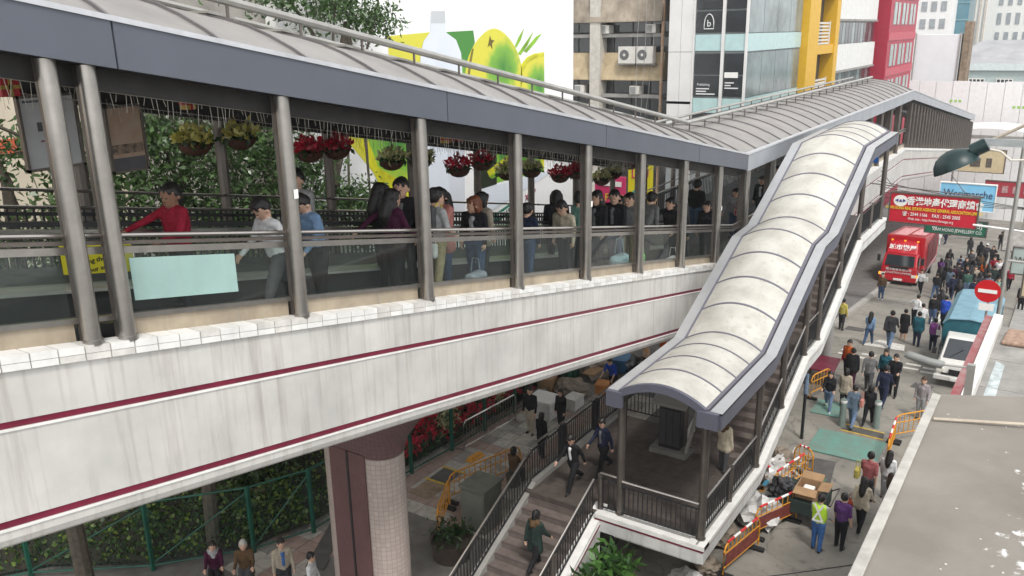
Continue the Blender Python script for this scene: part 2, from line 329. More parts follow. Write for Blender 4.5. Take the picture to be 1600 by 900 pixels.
# back railing with pickets (far edge)
b = MB()
for i in range(int((S1+1)/.14)):
    s = -1+i*.14; b.box(s, s+.03, -14.13, -14.09, .08, 1.12, cz)
for i in range(int((S2-S1)/.2)):
    s = S1+i*.2; b.box(s, s+.035, -14.13, -14.09, .08, 1.12, cz)
b.build('picket_railing', black_rail, br)
for h, r, ma in ((1.42, .028, rail_steel), (1.13, .03, rail_steel)):
    MB().tube([P(s, -14.1, cz(s)+h) for s in BS[:3]], r).build('guard_rail', ma, br, smooth=True)
MB().extrude([(-14.15, .99), (-14.15, 1.05), (-14.07, 1.05), (-14.07, .99)], BS[:3], cz).build('guard_rail', black_rail, br)
# front handrails
MB().tube([P(s, -9.2, cz(s)+1.235) for s in BS], .032).build('handrail', rail_steel, br, smooth=True)
MB().extrude([(-9.25, 1.13), (-9.25, 1.175), (-9.16, 1.175), (-9.16, 1.13)], BS, cz).build('handrail', steel_dk, br)
MB().extrude([(-9.22, 1.02), (-9.22, 1.105), (-9.17, 1.105), (-9.17, 1.02)], BS, cz).build('glazing_rail', steel, br)
MB().extrude([(-9.23, .215), (-9.23, .275), (-9.16, .275), (-9.16, .215)], BS, cz).build('glazing_rail', steel, br)
# pillars, bays
PSP = 2.93
PS = [8.1+PSP*i for i in range(-3, 7)]
front = [4.96, 5.39]+[s for s in PS if s > 6]
pil_bracket = M('worn_steel', (.25, .24, .22), .5, metal=.5)
def pillar(s, t, top, mat, r, fin=None, n=14):
    z0 = cz(s); o = MB().tube([P(s, t, z0-.01), P(s, t, z0+.05)], r*1.12, n); o.tube([P(s, t, z0+.03), P(s, t, z0+top)], r, n)
    o = o.build('pillar', mat, br, smooth=True)
    if fin: MB().box(s-.055, s+.055, t-fin, t-r*.6, z0+.0, z0+top).build('pillar_fin', steel_dk, o)
    return o
for s in front: pillar(s, -9.03, 3.15, steel, .1, .17)
for s in (2.0, -1.0): pillar(s, -9.03, 3.15, steel, .108)
for s in PS+[5.2]:
    if s > 4: pillar(s, -14.2, 3.2, steel_dk, .11, n=8)  # far row in darker steel, shade under the roof painted in
s2p = [S1+.75+i*PSP for i in range(11)]
for s in s2p: pillar(s, -9.03, 3.1, steel if s < 34 else steel_dk, .1, .28, n=8); pillar(s+.1, -14.2, 3.1, steel_dk, .11, n=6)
for i in range(15):
    s = S2+1+i*PSP
    for ds in (0, 1.46): pillar(s+ds, -9.03, 2.95, steel_dk, .11, .22, n=6)
    pillar(s+.7, -14.2, 2.95, steel_dk, .12, n=6)
edges = [-1.5, 2.0]+front+[S1]
for a, b_ in zip(edges[:-1], edges[1:]):
    if b_-a < .6: continue
    MB().box(a+.12, b_-.12, -9.2, -9.185, .275, 1.02, cz).build('glass_pane', pane_m, br)
    MB().box(a+.1, b_-.1, -9.24, -9.19, .0, .215, cz).build('plinth_panel', beige, br)
    mid = (a+b_)/2+.35
    if b_-a > 2: MB().box(mid, mid+.012, -9.188, -9.186, .0, .21, cz).build('panel_joint', grout, br)
MB().extrude([(-9.24, 0), (-9.24, .215), (-9.19, .215), (-9.19, 0)], BS[1:], cz).build('plinth_panel', beige, br)
# stuff stuck to the pillars: small white notices
wp = M('white_paper', (.75, .74, .7), .6, var=.05)
for s, h in ((8.1, 1.75), (16.89, 1.75), (25.68, 1.75)): MB().box(s-.04, s+.04, -8.922, -8.918, cz(s)+h, cz(s)+h+.13).build('notice', wp, br)
# frosted panel on the glass + yellow notice behind
frost = M('frosted_film', (.31, .455, .42), .4, var=.12, scale=.8, streak=.15)
MB().box(5.64, 7.15, -9.183, -9.176, .43, .96, cz).build('frosted_panel', frost, br)
yl = MB().box(6.0, 7.05, -11.38, -11.37, .42, .88, cz).build('yellow_notice', M('yellow_notice', (.62, .55, .02), .5, var=.05), br)
ink = M('ink', (.05, .05, .03), .6, var=0)
text('ining the w', .1, ink, br, (6.5, -11.365, cz(6.5)+.62), '+t'); text('four and o', .1, ink, br, (6.55, -11.365, cz(6.55)+.5), '+t')
# edge beams, fascia, roof
for t in (-9.3, -14.1): MB().extrude([(t-.12, 2.9), (t-.12, 3.3), (t+.1, 3.3), (t+.1, 2.9)], BS, cz).build('edge_beam', dark_beam, br)
fj = [-1.5, 5.62, 11.48, 17.34, 23.2, S1]
for a, b_ in zip(fj[:-1], fj[1:]):
    MB().extrude([(-8.86, 3.14), (-8.86, 3.66), (-8.80, 3.66), (-8.80, 3.14)], [a+.012, b_-.012 if b_ < S1 else b_], cz).build('fascia_panel', fascia_bl, br)
MB().extrude([(-9.2, 3.14), (-9.2, 3.17), (-8.87, 3.17), (-8.87, 3.14)], BS, cz).build('soffit', dark_beam, br)
for a, b_ in ((S1, S2), (S2, S3)): MB().extrude([(-8.86, 3.10), (-8.86, 3.62), (-8.80, 3.62), (-8.80, 3.10)], [a, b_], cz).build('fascia_panel', fascia_lt, br)
MB().extrude([(-14.44, 3.14), (-14.44, 3.66), (-14.38, 3.66), (-14.38, 3.14)], BS, cz).build('fascia_panel', fascia_bl, br)
MB().extrude([(-8.95, 3.64), (-8.95, 3.70), (-8.78, 3.70), (-8.78, 3.64)], BS, cz).build('gutter_edge', M('gutter_lt', (.52, .53, .55), .4, metal=.3), br)
def arc(t0, t1, h0, rise, n=12, th=.04):
    a = [(t0+(t1-t0)*i/n, h0+rise*(1-(2*i/n-1)**2)) for i in range(n+1)]
    return a+[(t, h-th) for t, h in reversed(a)]
RA = arc(-8.95, -14.3, 3.62, .74)
pw = PSP/2
def roofrun(a, b_, first):
    n = max(1, round((b_-a)/pw)); w_ = (b_-a)/n
    me = None
    for i in range(n):
        s = a+i*w_
        if me is None or True:
            MB().extrude(RA, [s+.01, s+w_-.01], cz).build('roof_panel', roof_m, br, smooth=True)
    sm_ = MB(); RB = arc(-8.92, -14.33, 3.655, .745, th=.06)
    for i in range(1, n+1): sm_.extrude(RB, [a+i*w_-.022, a+i*w_+.022], cz)
    sm_.build('roof_seam', seam_m, br)
roofrun(-1.5, S1, 0); roofrun(S1, S2, 1); roofrun(S2, S3, 2)
# maintenance tubes on the roof ridge
galv = M('galvanised', (.40, .39, .36), .4, metal=.6, var=.12)
for t, h, r in ((-11.0, 4.62, .07), (-12.15, 4.58, .05)):
    MB().tube([P(s, t, cz(s)+h) for s in (-1.5, S1, S2-2.5)], r).build('roof_rail', galv, br, smooth=True)
for i in range(40):
    s = .2+i*1.46
    for t in (-11.0, -12.15): MB().tube([P(s, t, cz(s)+4.3), P(s, t, cz(s)+4.6)], .025, 6).build('rail_bracket', steel_dk, br)
for i in range(18): s = 1.5+i*1.46; MB().box(s, s+.5, -11.85, -11.25, 4.42, 4.46, cz).build('roof_clamp', galv, br)
# icicle light strings under both beams
b = MB()
for t in (-9.25, -14.02, -12.4):
    s = 4.
    while s < S1+6:
        L_ = random.uniform(.06, .30); x = s+random.uniform(-.04, .04)
        b.bar(P(s, t, cz(s)+2.92), P(x, t, cz(s)+2.92-L_), .0045, .0045); s += random.uniform(.05, .12)
    b.tube([P(s_, t, cz(s_)+2.9) for s_ in (4, S1, S1+6)], .007, 4)
b.build('light_strings', M('string_light', (.32, .30, .26), .5, var=0), br)['kind'] = 'stuff'
# pier: round-ended column with flared hammerhead, mosaic tiled
def mosaic(name, c, g):
    m_ = bpy.data.materials.new(name); m_.use_nodes = True; n_ = m_.node_tree; bb = n_.nodes['Principled BSDF']; bb.inputs['Roughness'].default_value = .45
    uv = n_.nodes.new('ShaderNodeUVMap'); bt = n_.nodes.new('ShaderNodeTexBrick'); bt.offset = 0; bt.inputs['Scale'].default_value = 1; bt.inputs['Brick Width'].default_value = .105; bt.inputs['Row Height'].default_value = .105
    bt.inputs['Mortar Size'].default_value = .006; bt.inputs['Color1'].default_value = c+(1,); bt.inputs['Color2'].default_value = tuple(x*.86 for x in c)+(1,); bt.inputs['Mortar'].default_value = g+(1,)
    n_.links.new(uv.outputs[0], bt.inputs[0]); n_.links.new(bt.outputs[0], bb.inputs[0]); return m_
def pier(s0, tc, ztop, zbot, half_t, r):
    o = thing('bridge_pier', 'round ended tiled pier carrying the white walkway girder', 'pier', (s0, tc, zbot))
    N = 12; pl = []
    for k in range(N+1): a = -math.pi/2+math.pi*k/N; pl.append((r*math.sin(a), half_t+r*math.cos(a)))
    for k in range(N+1): a = math.pi/2+math.pi*k/N; pl.append((r*math.sin(a), -half_t+r*math.cos(a)))
    me = bpy.data.meshes.new('shaft'); lv = [zbot, ztop-1.5]
    vs = [P(s0+x, tc+y, z)-ORG[o.name] for z in lv for x, y in pl]; n_ = len(pl); fs = [(i, (i+1) % n_, n_+(i+1) % n_, n_+i) for i in range(n_)]
    me.from_pydata(vs, [], fs); u = me.uv_layers.new(); d = [0.]
    for i in range(n_): d.append(d[-1]+math.dist(pl[i], pl[(i+1) % n_]))
    for f in me.polygons:
        i = f.index; f.use_smooth = True
        for li, (uu, zz) in zip(f.loop_indices, ((d[i], lv[0]), (d[i+1], lv[0]), (d[i+1], lv[1]), (d[i], lv[1]))): u.data[li].uv = (uu, zz)
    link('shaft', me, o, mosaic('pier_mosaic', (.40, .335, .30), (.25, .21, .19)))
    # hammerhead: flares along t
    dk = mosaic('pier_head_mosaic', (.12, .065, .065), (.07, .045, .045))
    me = bpy.data.meshes.new('hammerhead'); vs = []; U = []
    rows = [(ztop-1.51, 0), (ztop-1.15, .12), (ztop-.6, .55), (ztop-.06, 1.3)]
    for z, e in rows:
        for x, y in pl: vs.append(P(s0+x*1.012, tc+(y*1.012+(e if y > 0 else -e)), z)-ORG[o.name])
    fs = [(k*n_+i, k*n_+(i+1) % n_, (k+1)*n_+(i+1) % n_, (k+1)*n_+i) for k in range(3) for i in range(n_)]+[tuple(3*n_+i for i in range(n_))]
    me.from_pydata(vs, [], fs); u = me.uv_layers.new()
    for f in me.polygons:
        for li in f.loop_indices: v = me.vertices[me.loops[li].vertex_index].co; u.data[li].uv = (v.x+v.y*.3, v.z)
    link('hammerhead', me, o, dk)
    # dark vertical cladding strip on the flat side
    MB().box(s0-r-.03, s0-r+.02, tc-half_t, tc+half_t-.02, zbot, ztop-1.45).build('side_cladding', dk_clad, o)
    MB().box(s0-r-.045, s0-r-.028, tc-.02, tc+.03, zbot, ztop-1.45).build('joint', black_rail, o)
    return o
dk_clad = M('maroon_cladding', (.115, .06, .06), .5, var=.12, scale=3)
pier(11.65, -11.5, cz(11.65)-2.1, -13.6, .5, .47)
pier(44.0, -11.6, cz(44)-2.2, gz(44), .75, .62); bpy.data.objects['bridge_pier.001']['label'] = 'farther dark pier under the level part of the walkway'
# ================================================================ COVERED STAIRCASE BESIDE THE WALKWAY
stw = thing('covered_staircase', 'white covered staircase with translucent arched canopy descending from walkway to street', 'staircase', (19, -7.5, -13.6))
BP = [(16.9, -11.68), (21.3, -11.68), (25.7, -9.83), (27.4, -9.83), (32.45, -7.5), (37.0, -7.5)]
CP = [(16.85, -8.17), (20.9, -8.15), (25.35, -6.18), (26.85, -6.1), (31.5, -3.98), (35.9, -3.9)]
def pl(pts):
    def f(s):
        if s <= pts[0][0]: return pts[0][1]
        for (a, b), (c, d) in zip(pts[:-1], pts[1:]):
            if s <= c: return b+(d-b)*(s-a)/(c-a)
        return pts[-1][1]
    return f
bz, cz2 = pl(BP), pl(CP)
sb = [p[0] for p in BP]; scn = [p[0] for p in CP]
stair_w = M('stair_white', (.60, .60, .58), .5, var=.16, scale=1.6, streak=.5)
stone = M('brown_stone', (.088, .072, .063), .6, var=.25, scale=3)
stone_n = M('step_stone', (.15, .122, .108), .65, var=.22, scale=4)
# street side parapet and soffit slab
MB().extrude([(-5.86, -.16), (-5.86, -.46), (-6.0, -.52), (-8.2, -.52), (-8.3, -.46), (-8.3, -.16)], sb, bz).build('stringer', stair_w, stw)
MB().extrude([(-5.85, -.115), (-5.85, -.155), (-5.89, -.155), (-5.89, -.115)], sb, bz).build('stripe', maroon, stw)
MB().extrude([(-5.84, -.112), (-5.84, 0), (-6.2, 0), (-6.2, -.112)], sb, bz).build('cap', cap_white, stw)
MB().extrude([(-8.1, -.112), (-8.1, 0), (-8.32, 0), (-8.32, -.112)], sb[1:], bz).build('cap', cap_white, stw)
gr_l = M('grey_channel', (.26, .25, .23), .7, var=.2)
MB().extrude([(-6.02, .002), (-6.02, .006), (-6.07, .006), (-6.07, .002)], sb, bz).build('drain_line', gr_l, stw)
# bottom landing
MB().box(17.0, 22.6, -10.95, -6.2, -12.0, -11.74).build('landing', stone, stw)
MB().box(16.882, 17.02, -8.75, -5.857, -12.16, -11.8).build('stringer', stair_w, stw)
MB().box(16.87, 17.22, -8.75, -5.84, -11.797, -11.676).build('cap', cap_white, stw)
MB().box(16.872, 16.89, -8.75, -5.86, -11.85, -11.80).build('stripe', maroon, stw)
for i in range(8): MB().box(16.862, 16.868, -8.72+i*.36, -8.72+i*.36+.345, -11.79, -11.68).build('cap_tile', cap_white, stw)
MB().box(17.05, 17.1, -8.2, -6.25, -11.672, -11.668).build('drain_line', gr_l, stw)
for i in range(7): MB().box(17.6+i*.7, 17.612+i*.7, -10.9, -6.25, -11.739, -11.736).build('floor_joint', M('floor_joint', (.05, .042, .038), .7), stw)
for i in range(6): MB().box(17.3, 22.5, -10.7+i*.75, -10.69+i*.75, -11.739, -11.735).build('floor_joint', M('floor_joint', (.05, .042, .038)), stw)
# two upper flights: single steps
def flight(s0, s1, z0, z1, t0, t1, n):
    for i in range(n):
        a = s0+(s1-s0)*i/n; b_ = s0+(s1-s0)*(i+1)/n+.02; z = z0+(z1-z0)*(i+1)/n
        MB().box(a, b_, t0, t1, z-.34, z).build('step', stone_n, stw)
flight(21.3, 25.7, -11.72, -9.85, -8.1, -6.2, 12); flight(27.4, 32.45, -9.85, -7.52, -8.1, -6.2, 14)
MB().box(25.7, 27.42, -8.1, -6.2, -10.2, -9.86).build('landing', stone, stw); MB().box(32.45, 37.0, -9.0, -6.2, -7.85, -7.53).build('landing', stone, stw)
# lower flight
NL = 12; t0, t1 = -10.78, -8.95
for i in range(NL):
    z = -11.74-.155*(i+1); a = 17.3-.33*(i+1)
    MB().box(a-.03, a+.33, t0, t1, -13.6, z).build('step', stone_n, stw)
    MB().box(a-.035, a+.02, t0, t1, z+.001, z+.006).build('nosing', M('nosing', (.10, .075, .07), .6), stw)
lz = lambda s: -11.66+(s-17.3)*.155/.33
for ta, tb in ((-8.95, -8.62), (-11.02, -10.78)):
    MB().extrude([(ta, -.45), (tb, -.45), (tb, 0), (ta, 0)], [13.2, 17.35], lz).build('stair_kerb', cap_white if tb > -9 else concrete, stw)
MB().extrude([(-8.62, -.95), (-8.60, -.95), (-8.60, -.09), (-8.62, -.09)], [13.2, 16.9], lz).build('stringer', stair_w, stw)
MB().extrude([(-8.598, -.10), (-8.588, -.10), (-8.588, -.145), (-8.598, -.145)], [13.2, 16.9], lz).build('stripe', maroon, stw)
MB().box(17.35, 22.6, -11.02, -10.78, -11.9, -11.60).build('stair_kerb', concrete, stw)
# railings
def railing(pts, zf, h, post_every=0, name='picket_railing', kick=.1, top_r=.03, sp=.125, steel_top=True):
    b = MB(); d = 0
    for (sa, ta), (sb_, tb) in zip(pts[:-1], pts[1:]):
        L_ = math.hypot(sb_-sa, tb-ta); n = max(1, int(L_/sp))
        for i in range(n):
            k = (i+.5)/n; s = sa+(sb_-sa)*k; t = ta+(tb-ta)*k
            b.box(s-.011, s+.011, t-.011, t+.011, zf(s)+kick, zf(s)+h-.14)
        for hh in (kick, h-.14): b.bar(P(sa, ta, zf(sa)+hh), P(sb_, tb, zf(sb_)+hh), .035, .03)
    o = b.build(name, black_rail, stw)
    MB().tube([P(s, t, zf(s)+h) for s, t in pts], top_r, 8).build('handrail', rail_steel, stw, smooth=True)
    return o
railing([(16.95, -8.82), (13.2, -8.82)], lambda s: lz(s), 1.05)
railing([(17.3, -10.9), (13.2, -10.9)], lambda s: lz(s), 1.05)
railing([(22.6, -10.9), (17.3, -10.9)], lambda s: -11.62, 1.05)
railing([(17.1, -8.7), (17.1, -8.25)], bz, 1.05); railing([(17.1, -8.1), (17.1, -6.1)], bz, .98)
RP = [17.19, 21.34, 23.54, 25.79, 27.4, 29.89, 32.51, 36.62]
for a, b_ in zip(RP[:-1], RP[1:]): railing([(a+.1, -6.05), (b_-.1, -6.05)], bz, .98, sp=.13)
railing([(22.6, -8.9), (22.6, -10.9)], lambda s: -11.62, 1.05)
MB().tube([P(s, -7.15, bz(s)+.9) for s in (21.5, 25.7, 27.4, 32.4)], .03).build('handrail', rail_steel, stw, smooth=True)
def post(s, t, z, h, r=.075, mat=steel_dk, name='post'):
    o = MB().tube([P(s, t, z), P(s, t, z+h)], r, 12); o.tube([P(s, t, z+h), P(s, t, z+h+.03)], r*1.08, 12); return o.build(name, mat, stw, smooth=True)
post(17.15, -8.72, -11.7, .98); post(19.2, -6.05, -11.68, .98); post(34.6, -6.05, -7.5, .98); post(14.9, -8.82, lz(14.9), .98)
for s in (19.0, 21.0): post(s, -10.9, -11.65, 1.0, .11, black_rail)
for i, s in enumerate(RP):
    for t in (-6.05, -8.19):
        if t < -8 and s > 33: continue
        o = MB().tube([P(s, t, bz(s)), P(s, t, cz2(s)-.35)], .095, 14); o.tube([P(s, t, bz(s)), P(s, t, bz(s)+.04)], .12, 14)
        o = o.build('pillar', steel_dk, stw, smooth=True)
        MB().box(s+.07, s+.2, t-.045, t+.045, bz(s), cz2(s)-.4).build('pillar_fin', dark_beam, o)
# stanchion block on the bottom landing
MB().box(20.95, 21.45, -8.8, -8.15, -11.74, -10.25).build('service_column', dark_beam, stw, bevel=.02)
MB().prism([P(20.75, -9.0, -11.74), P(20.75, -7.9, -11.74), P(21.8, -7.8, -11.74), P(21.8, -9.0, -11.74)], (0, 0, .14)).build('column_kerb', M('kerb_dull', (.2, .19, .17), .8), stw)
MB().hexa([P(20.8, -9.0, -10.25), P(20.8, -7.95, -10.25), P(21.55, -7.95, -10.0), P(21.55, -9.0, -10.0), P(20.8, -9.0, -10.17), P(20.8, -7.95, -10.17), P(21.55, -7.95, -9.92), P(21.55, -9.0, -9.92)]).build('column_head', M('pale_metal', (.26, .25, .23), .5, metal=.3), stw)
for i in range(3): MB().box(20.935, 20.95, -8.77+i*.21, -8.77+i*.21+.18, -11.5, -10.4).build('louvre_panel', M('louvre', (.07, .07, .075), .4, metal=.4), stw)
MB().hexa([P(20.9, -7.98, -11.6), P(20.9, -7.9, -11.6), P(21.9, -7.9, -10.2), P(21.9, -7.98, -10.2), P(21.05, -7.98, -11.6), P(21.05, -7.9, -11.6), P(22.05, -7.9, -10.2), P(22.05, -7.98, -10.2)]).build('stay', M('stay', (.28, .26, .23), .5, metal=.3), stw)
# ---- canopy
can_l = M('canopy_silver', (.44, .445, .45), .38, metal=.4, var=.08, scale=1.5)
can_p = M('canopy_purple_grey', (.15, .145, .175), .45, metal=.2, var=.06)
fas_p = M('canopy_fascia', (.105, .108, .14), .42, metal=.15, var=.06)
for lo, hi, ta, tb in ((-.40, 0, -5.64, -5.58), (-.40, 0, -8.42, -8.36)): MB().extrude([(ta, lo), (tb, lo), (tb, hi), (ta, hi)], scn, cz2).build('fascia', fas_p if tb > -6 else can_p, stw)
MB().extrude([(-5.58, .004), (-5.86, .02), (-5.86, -.03), (-5.58, -.04)], scn, cz2).build('gutter', can_l, stw)
MB().extrude([(-8.42, .004), (-8.1, .02), (-8.1, -.03), (-8.42, -.04)], scn, cz2).build('gutter', can_l, stw)
for ta in (-5.9, -8.02): MB().extrude([(ta, .05), (ta-.1, .05), (ta-.1, -.08), (ta, -.08)], scn, cz2).build('glazing_bar', can_p, stw)
MB().extrude([(-6.1, .03), (-6.1, -.3), (-6.0, -.3), (-6.0, .03)], scn, cz2).build('edge_beam', dark_beam, stw)
MB().extrude([(-8.1, .03), (-8.1, -.3), (-8.0, -.3), (-8.0, .03)], scn, cz2).build('edge_beam', dark_beam, stw)
def poly_m():
    m_ = bpy.data.materials.new('canopy_polycarbonate'); m_.use_nodes = True; n_ = m_.node_tree; b_ = n_.nodes['Principled BSDF']
    ge = n_.nodes.new('ShaderNodeNewGeometry'); no = n_.nodes.new('ShaderNodeTexNoise'); no.inputs['Scale'].default_value = 1.6; no.inputs['Detail'].default_value = 6; n_.links.new(ge.outputs['Position'], no.inputs['Vector'])
    rp = n_.nodes.new('ShaderNodeValToRGB'); rp.color_ramp.elements[0].position = .3; rp.color_ramp.elements[0].color = (.46, .44, .39, 1); rp.color_ramp.elements[1].position = .62; rp.color_ramp.elements[1].color = (.60, .585, .53, 1); n_.links.new(no.outputs[0], rp.inputs[0])
    n5 = n_.nodes.new('ShaderNodeTexNoise'); n5.inputs['Scale'].default_value = 7; n5.inputs['Detail'].default_value = 8; n_.links.new(ge.outputs['Position'], n5.inputs['Vector']); r5 = n_.nodes.new('ShaderNodeValToRGB'); r5.color_ramp.elements[0].position = .56; r5.color_ramp.elements[0].color = (0, 0, 0, 1); r5.color_ramp.elements[1].position = .72; r5.color_ramp.elements[1].color = (.5, .5, .5, 1); n_.links.new(n5.outputs[0], r5.inputs[0]); x5 = n_.nodes.new('ShaderNodeMix'); x5.data_type = 'RGBA'; n_.links.new(r5.outputs[0], x5.inputs['Factor']); n_.links.new(rp.outputs[0], x5.inputs['A']); x5.inputs['B'].default_value = (.33, .30, .25, 1)
    n_.links.new(x5.outputs['Result'], b_.inputs['Base Color']); b_.inputs['Roughness'].default_value = .4; b_.inputs['Specular IOR Level'].default_value = .3
    tl = n_.nodes.new('ShaderNodeBsdfTranslucent'); tl.inputs[0].default_value = (.5, .48, .42, 1); mx = n_.nodes.new('ShaderNodeMixShader'); mx.inputs[0].default_value = .18
    n_.links.new(b_.outputs[0], mx.inputs[1]); n_.links.new(tl.outputs[0], mx.inputs[2]); n_.links.new(mx.outputs[0], n_.nodes['Material Output'].inputs[0]); return m_
pm = poly_m()
CA = arc(-5.97, -8.07, .04, .34, n=14, th=.02); CR = arc(-5.95, -8.09, .045, .352, n=14, th=.06)
knots = [16.9, 17.9, 18.9, 19.9, 20.9, 22.05, 23.15, 24.25, 25.35, 26.85, 28.05, 29.2, 30.35, 31.5, 32.6, 33.7, 34.8, 35.85]
for a, b_ in zip(knots[:-1], knots[1:]): MB().extrude(CA, [a+.02, b_-.02], cz2).build('canopy_panel', pm, stw, smooth=True)
for k in knots[1:-1]: MB().extrude(CR, [k-.026, k+.026], cz2).build('canopy_rib', can_p, stw)
# front arch beam and corner boxes
fa = [(-5.95-2.15*i/14, .05+.35*(1-(2*i/14-1)**2)) for i in range(15)]
for s_, nm in ((16.78, 'arch_beam'), (35.85, 'arch_beam')):
    z_ = cz2(s_)
    MB().prism([P(s_, t, z_+h) for t, h in fa]+[P(s_, t, z_+h-.2) for t, h in reversed(fa)], P(s_+.1, 0, 0)-P(s_, 0, 0)).build(nm, fas_p, stw)
for t in (-6.14, -8.42): MB().box(16.74, 16.86, t, t+.5 if t > -7 else t+.42, -8.57, -8.16).build('corner_box', fas_p, stw, bevel=.01)
MB().box(35.84, 35.95, -8.42, -5.58, -4.36, -3.9).build('end_fascia', can_l, stw)
MB().box(36.4, 36.43, -7.0, -6.3, -5.2, -4.6).build('blue_notice', M('blue_notice', (.03, .15, .5), .4), stw)
# beams under landings (dark columns in the shadow)
for s, t in ((19.0, -8.2), (26.5, -7.2), (34.5, -7.2)): MB().tube([P(s, t, -14.4), P(s, t, bz(s)-.4)], .22, 14).build('support_column', concrete, stw, smooth=True)
# ================================================================ BANK, FENCE, PLANTS
FL = [(3, -26), (6, -23.6), (9.3, -21.1), (10.8, -18.9), (12.8, -17.2), (14.4, -16.5), (18.5, -16.3), (22.2, -16.0), (26, -15.8), (30, -15.6), (36, -15.4)]
bk_d = [(0.25, .12), (.8, .45), (1.8, 1.0), (3.2, 1.7), (5.5, 2.4), (9, 2.8)]
soil = M('soil', (.035, .03, .02), .9, var=.3)
def fl_pt(u):          # u in 0..n-1 along the fence polyline -> point, inward normal
    i = min(int(u), len(FL)-2); k = u-i; a, b = FL[i], FL[i+1]
    d = Vector((b[0]-a[0], b[1]-a[1])).normalized(); return a[0]+(b[0]-a[0])*k, a[1]+(b[1]-a[1])*k, Vector((d.y, -d.x))
def bank_pt(u, dist):
    s, t, n = fl_pt(u); h = np.interp(dist, [x for x, _ in bk_d], [y for _, y in bk_d])
    return s+n.x*dist, t+n.y*dist, -13.5+h
m = MB(); NU = 41
g = [[P(*bank_pt(i*(len(FL)-1)/(NU-1)*.9999, d)) for d, _ in bk_d] for i in range(NU)]
k = len(bk_d); m.add([v for r in g for v in r], [(i*k+j, (i+1)*k+j, (i+1)*k+j+1, i*k+j+1) for i in range(NU-1) for j in range(k-1)])
setp(m.build('planted_bank', soil), kind='structure')
ivy_a = leafmat('ivy_leaf', (.025, .06, .010), (.20, .28, .05))
pts = [P(*bank_pt(random.uniform(1, 6.05), random.uniform(.2, 8)))+Vector((0, 0, random.uniform(.02, .4))) for i in range(18000)]
setp(cards('ivy', np.array(pts), .15, ivy_a, asp=.7, droop=-.1, rnds=rng.random(18000)**2.2), 'dense dark green ivy covering the bank behind the fence', 'ground cover', kind='stuff')
# poinsettias: red with cream patches
red_l = leafmat('poinsettia_red', (.50, .012, .04), (.85, .04, .10)); crm_l = leafmat('poinsettia_cream', (.40, .38, .18), (.66, .62, .36)); grn_l = leafmat('dark_leaf', (.012, .035, .008), (.045, .10, .025))
pr, pc, pg = [], [], []
for i in range(4200):
    u = random.uniform(6.0, 9.6); d = random.uniform(.25, 4.4); s, t, z = bank_pt(u, d); z += random.uniform(.25, .6)
    cream = math.sin(s*1.9+t*2.3)+math.sin(s*.8-t*1.7) > 1.35
    for q in range(6): (pc if cream else pr).append(P(s, t, z)+Vector((random.gauss(0, .02), random.gauss(0, .02), random.gauss(0, .02))))
    for q in range(3): pg.append(P(s, t, z-.12)+Vector((random.gauss(0, .1), random.gauss(0, .1), random.gauss(0, .08))))
for nm, pp, ma, lb in (('poinsettias', pr, red_l, 'bed of red poinsettias on the bank under the walkway'), ('cream_poinsettias', pc, crm_l, 'patches of cream poinsettias among the red flower bed'), ('poinsettia_leaves', pg, grn_l, 'dark green leaves under the red poinsettias')):
    setp(cards(nm, np.array(pp), .2, ma, asp=.5, droop=-.3), lb, 'flower bed', kind='stuff')
green_p = M('green_paint', (.012, .085, .055), .5, var=.25)
fe = thing('green_fence', 'dark green metal post fence in front of the planted bank', 'fence', (14, -16.6, -13.5))
fp = [(3, -26), (6, -23.6), (9.0, -21.3), (10.9, -18.8), (12.85, -17.1), (14.4, -16.4), (16.4, -16.3), (18.5, -16.2), (20.4, -16.0), (22.2, -15.9), (24, -15.8), (26, -15.7), (28, -15.6), (30, -15.5)]
for s, t in fp: MB().box(s-.05, s+.05, t-.05, t+.05, -13.6, -11.45).build('fence_post', green_p, fe, bevel=.01)
for a, b in zip(fp[:-1], fp[1:]):
    for h in (-11.48, -13.35): MB().tube([P(*a, h), P(*b, h)], .028, 6).build('fence_rail', green_p, fe, smooth=True)
for a, b in ((fp[2], fp[3]), (fp[3], fp[4]), (fp[4], fp[5])): MB().tube([P(*a, -13.3), P(*b, -11.6)], .02, 6).build('fence_brace', green_p, fe, smooth=True)
wire = MB()
for a, b in zip(fp[:-1], fp[1:]):
    n = int(math.dist(a, b)/.16)
    for i in range(n):
        for sg in (1, -1):
            k0, k1 = i/n, min(1, max(0, i/n+sg*.45)); q = lambda k: (a[0]+(b[0]-a[0])*k, a[1]+(b[1]-a[1])*k)
            wire.bar(P(*q(k0), -13.33), P(*q(k1), -11.5), .006, .006)
wire.build('chain_link', green_p, fe)['kind'] = 'stuff'
# planter with a shrub on the bank
pt_ = thing('planter_box', 'long beige concrete planter holding a dark shrub behind the fence', 'planter', (14.9, -18.6, -12.9))
pv = M('planter_beige', (.40, .36, .22), .7, var=.15)
ang = .18
for (a, b, c, d) in ((-.9, .9, -.28, -.2), (-.9, .9, .2, .28), (-.9, -.82, -.2, .2), (.82, .9, -.2, .2)):
    MB().box(14.9+a, 14.9+b, -18.5+c, -18.5+d, -13.1, -12.5).build('wall', pv, pt_, bevel=.01)
MB().box(14.1, 15.7, -18.7, -18.3, -12.72, -12.6).build('earth', soil, pt_)
pts = [P(14.9+random.gauss(0, .7), -18.5+random.gauss(0, .25), -11.9+random.gauss(0, .55)) for i in range(420)]
cards('foliage', np.array(pts), .34, grn_l, pt_, asp=.3, droop=.4)

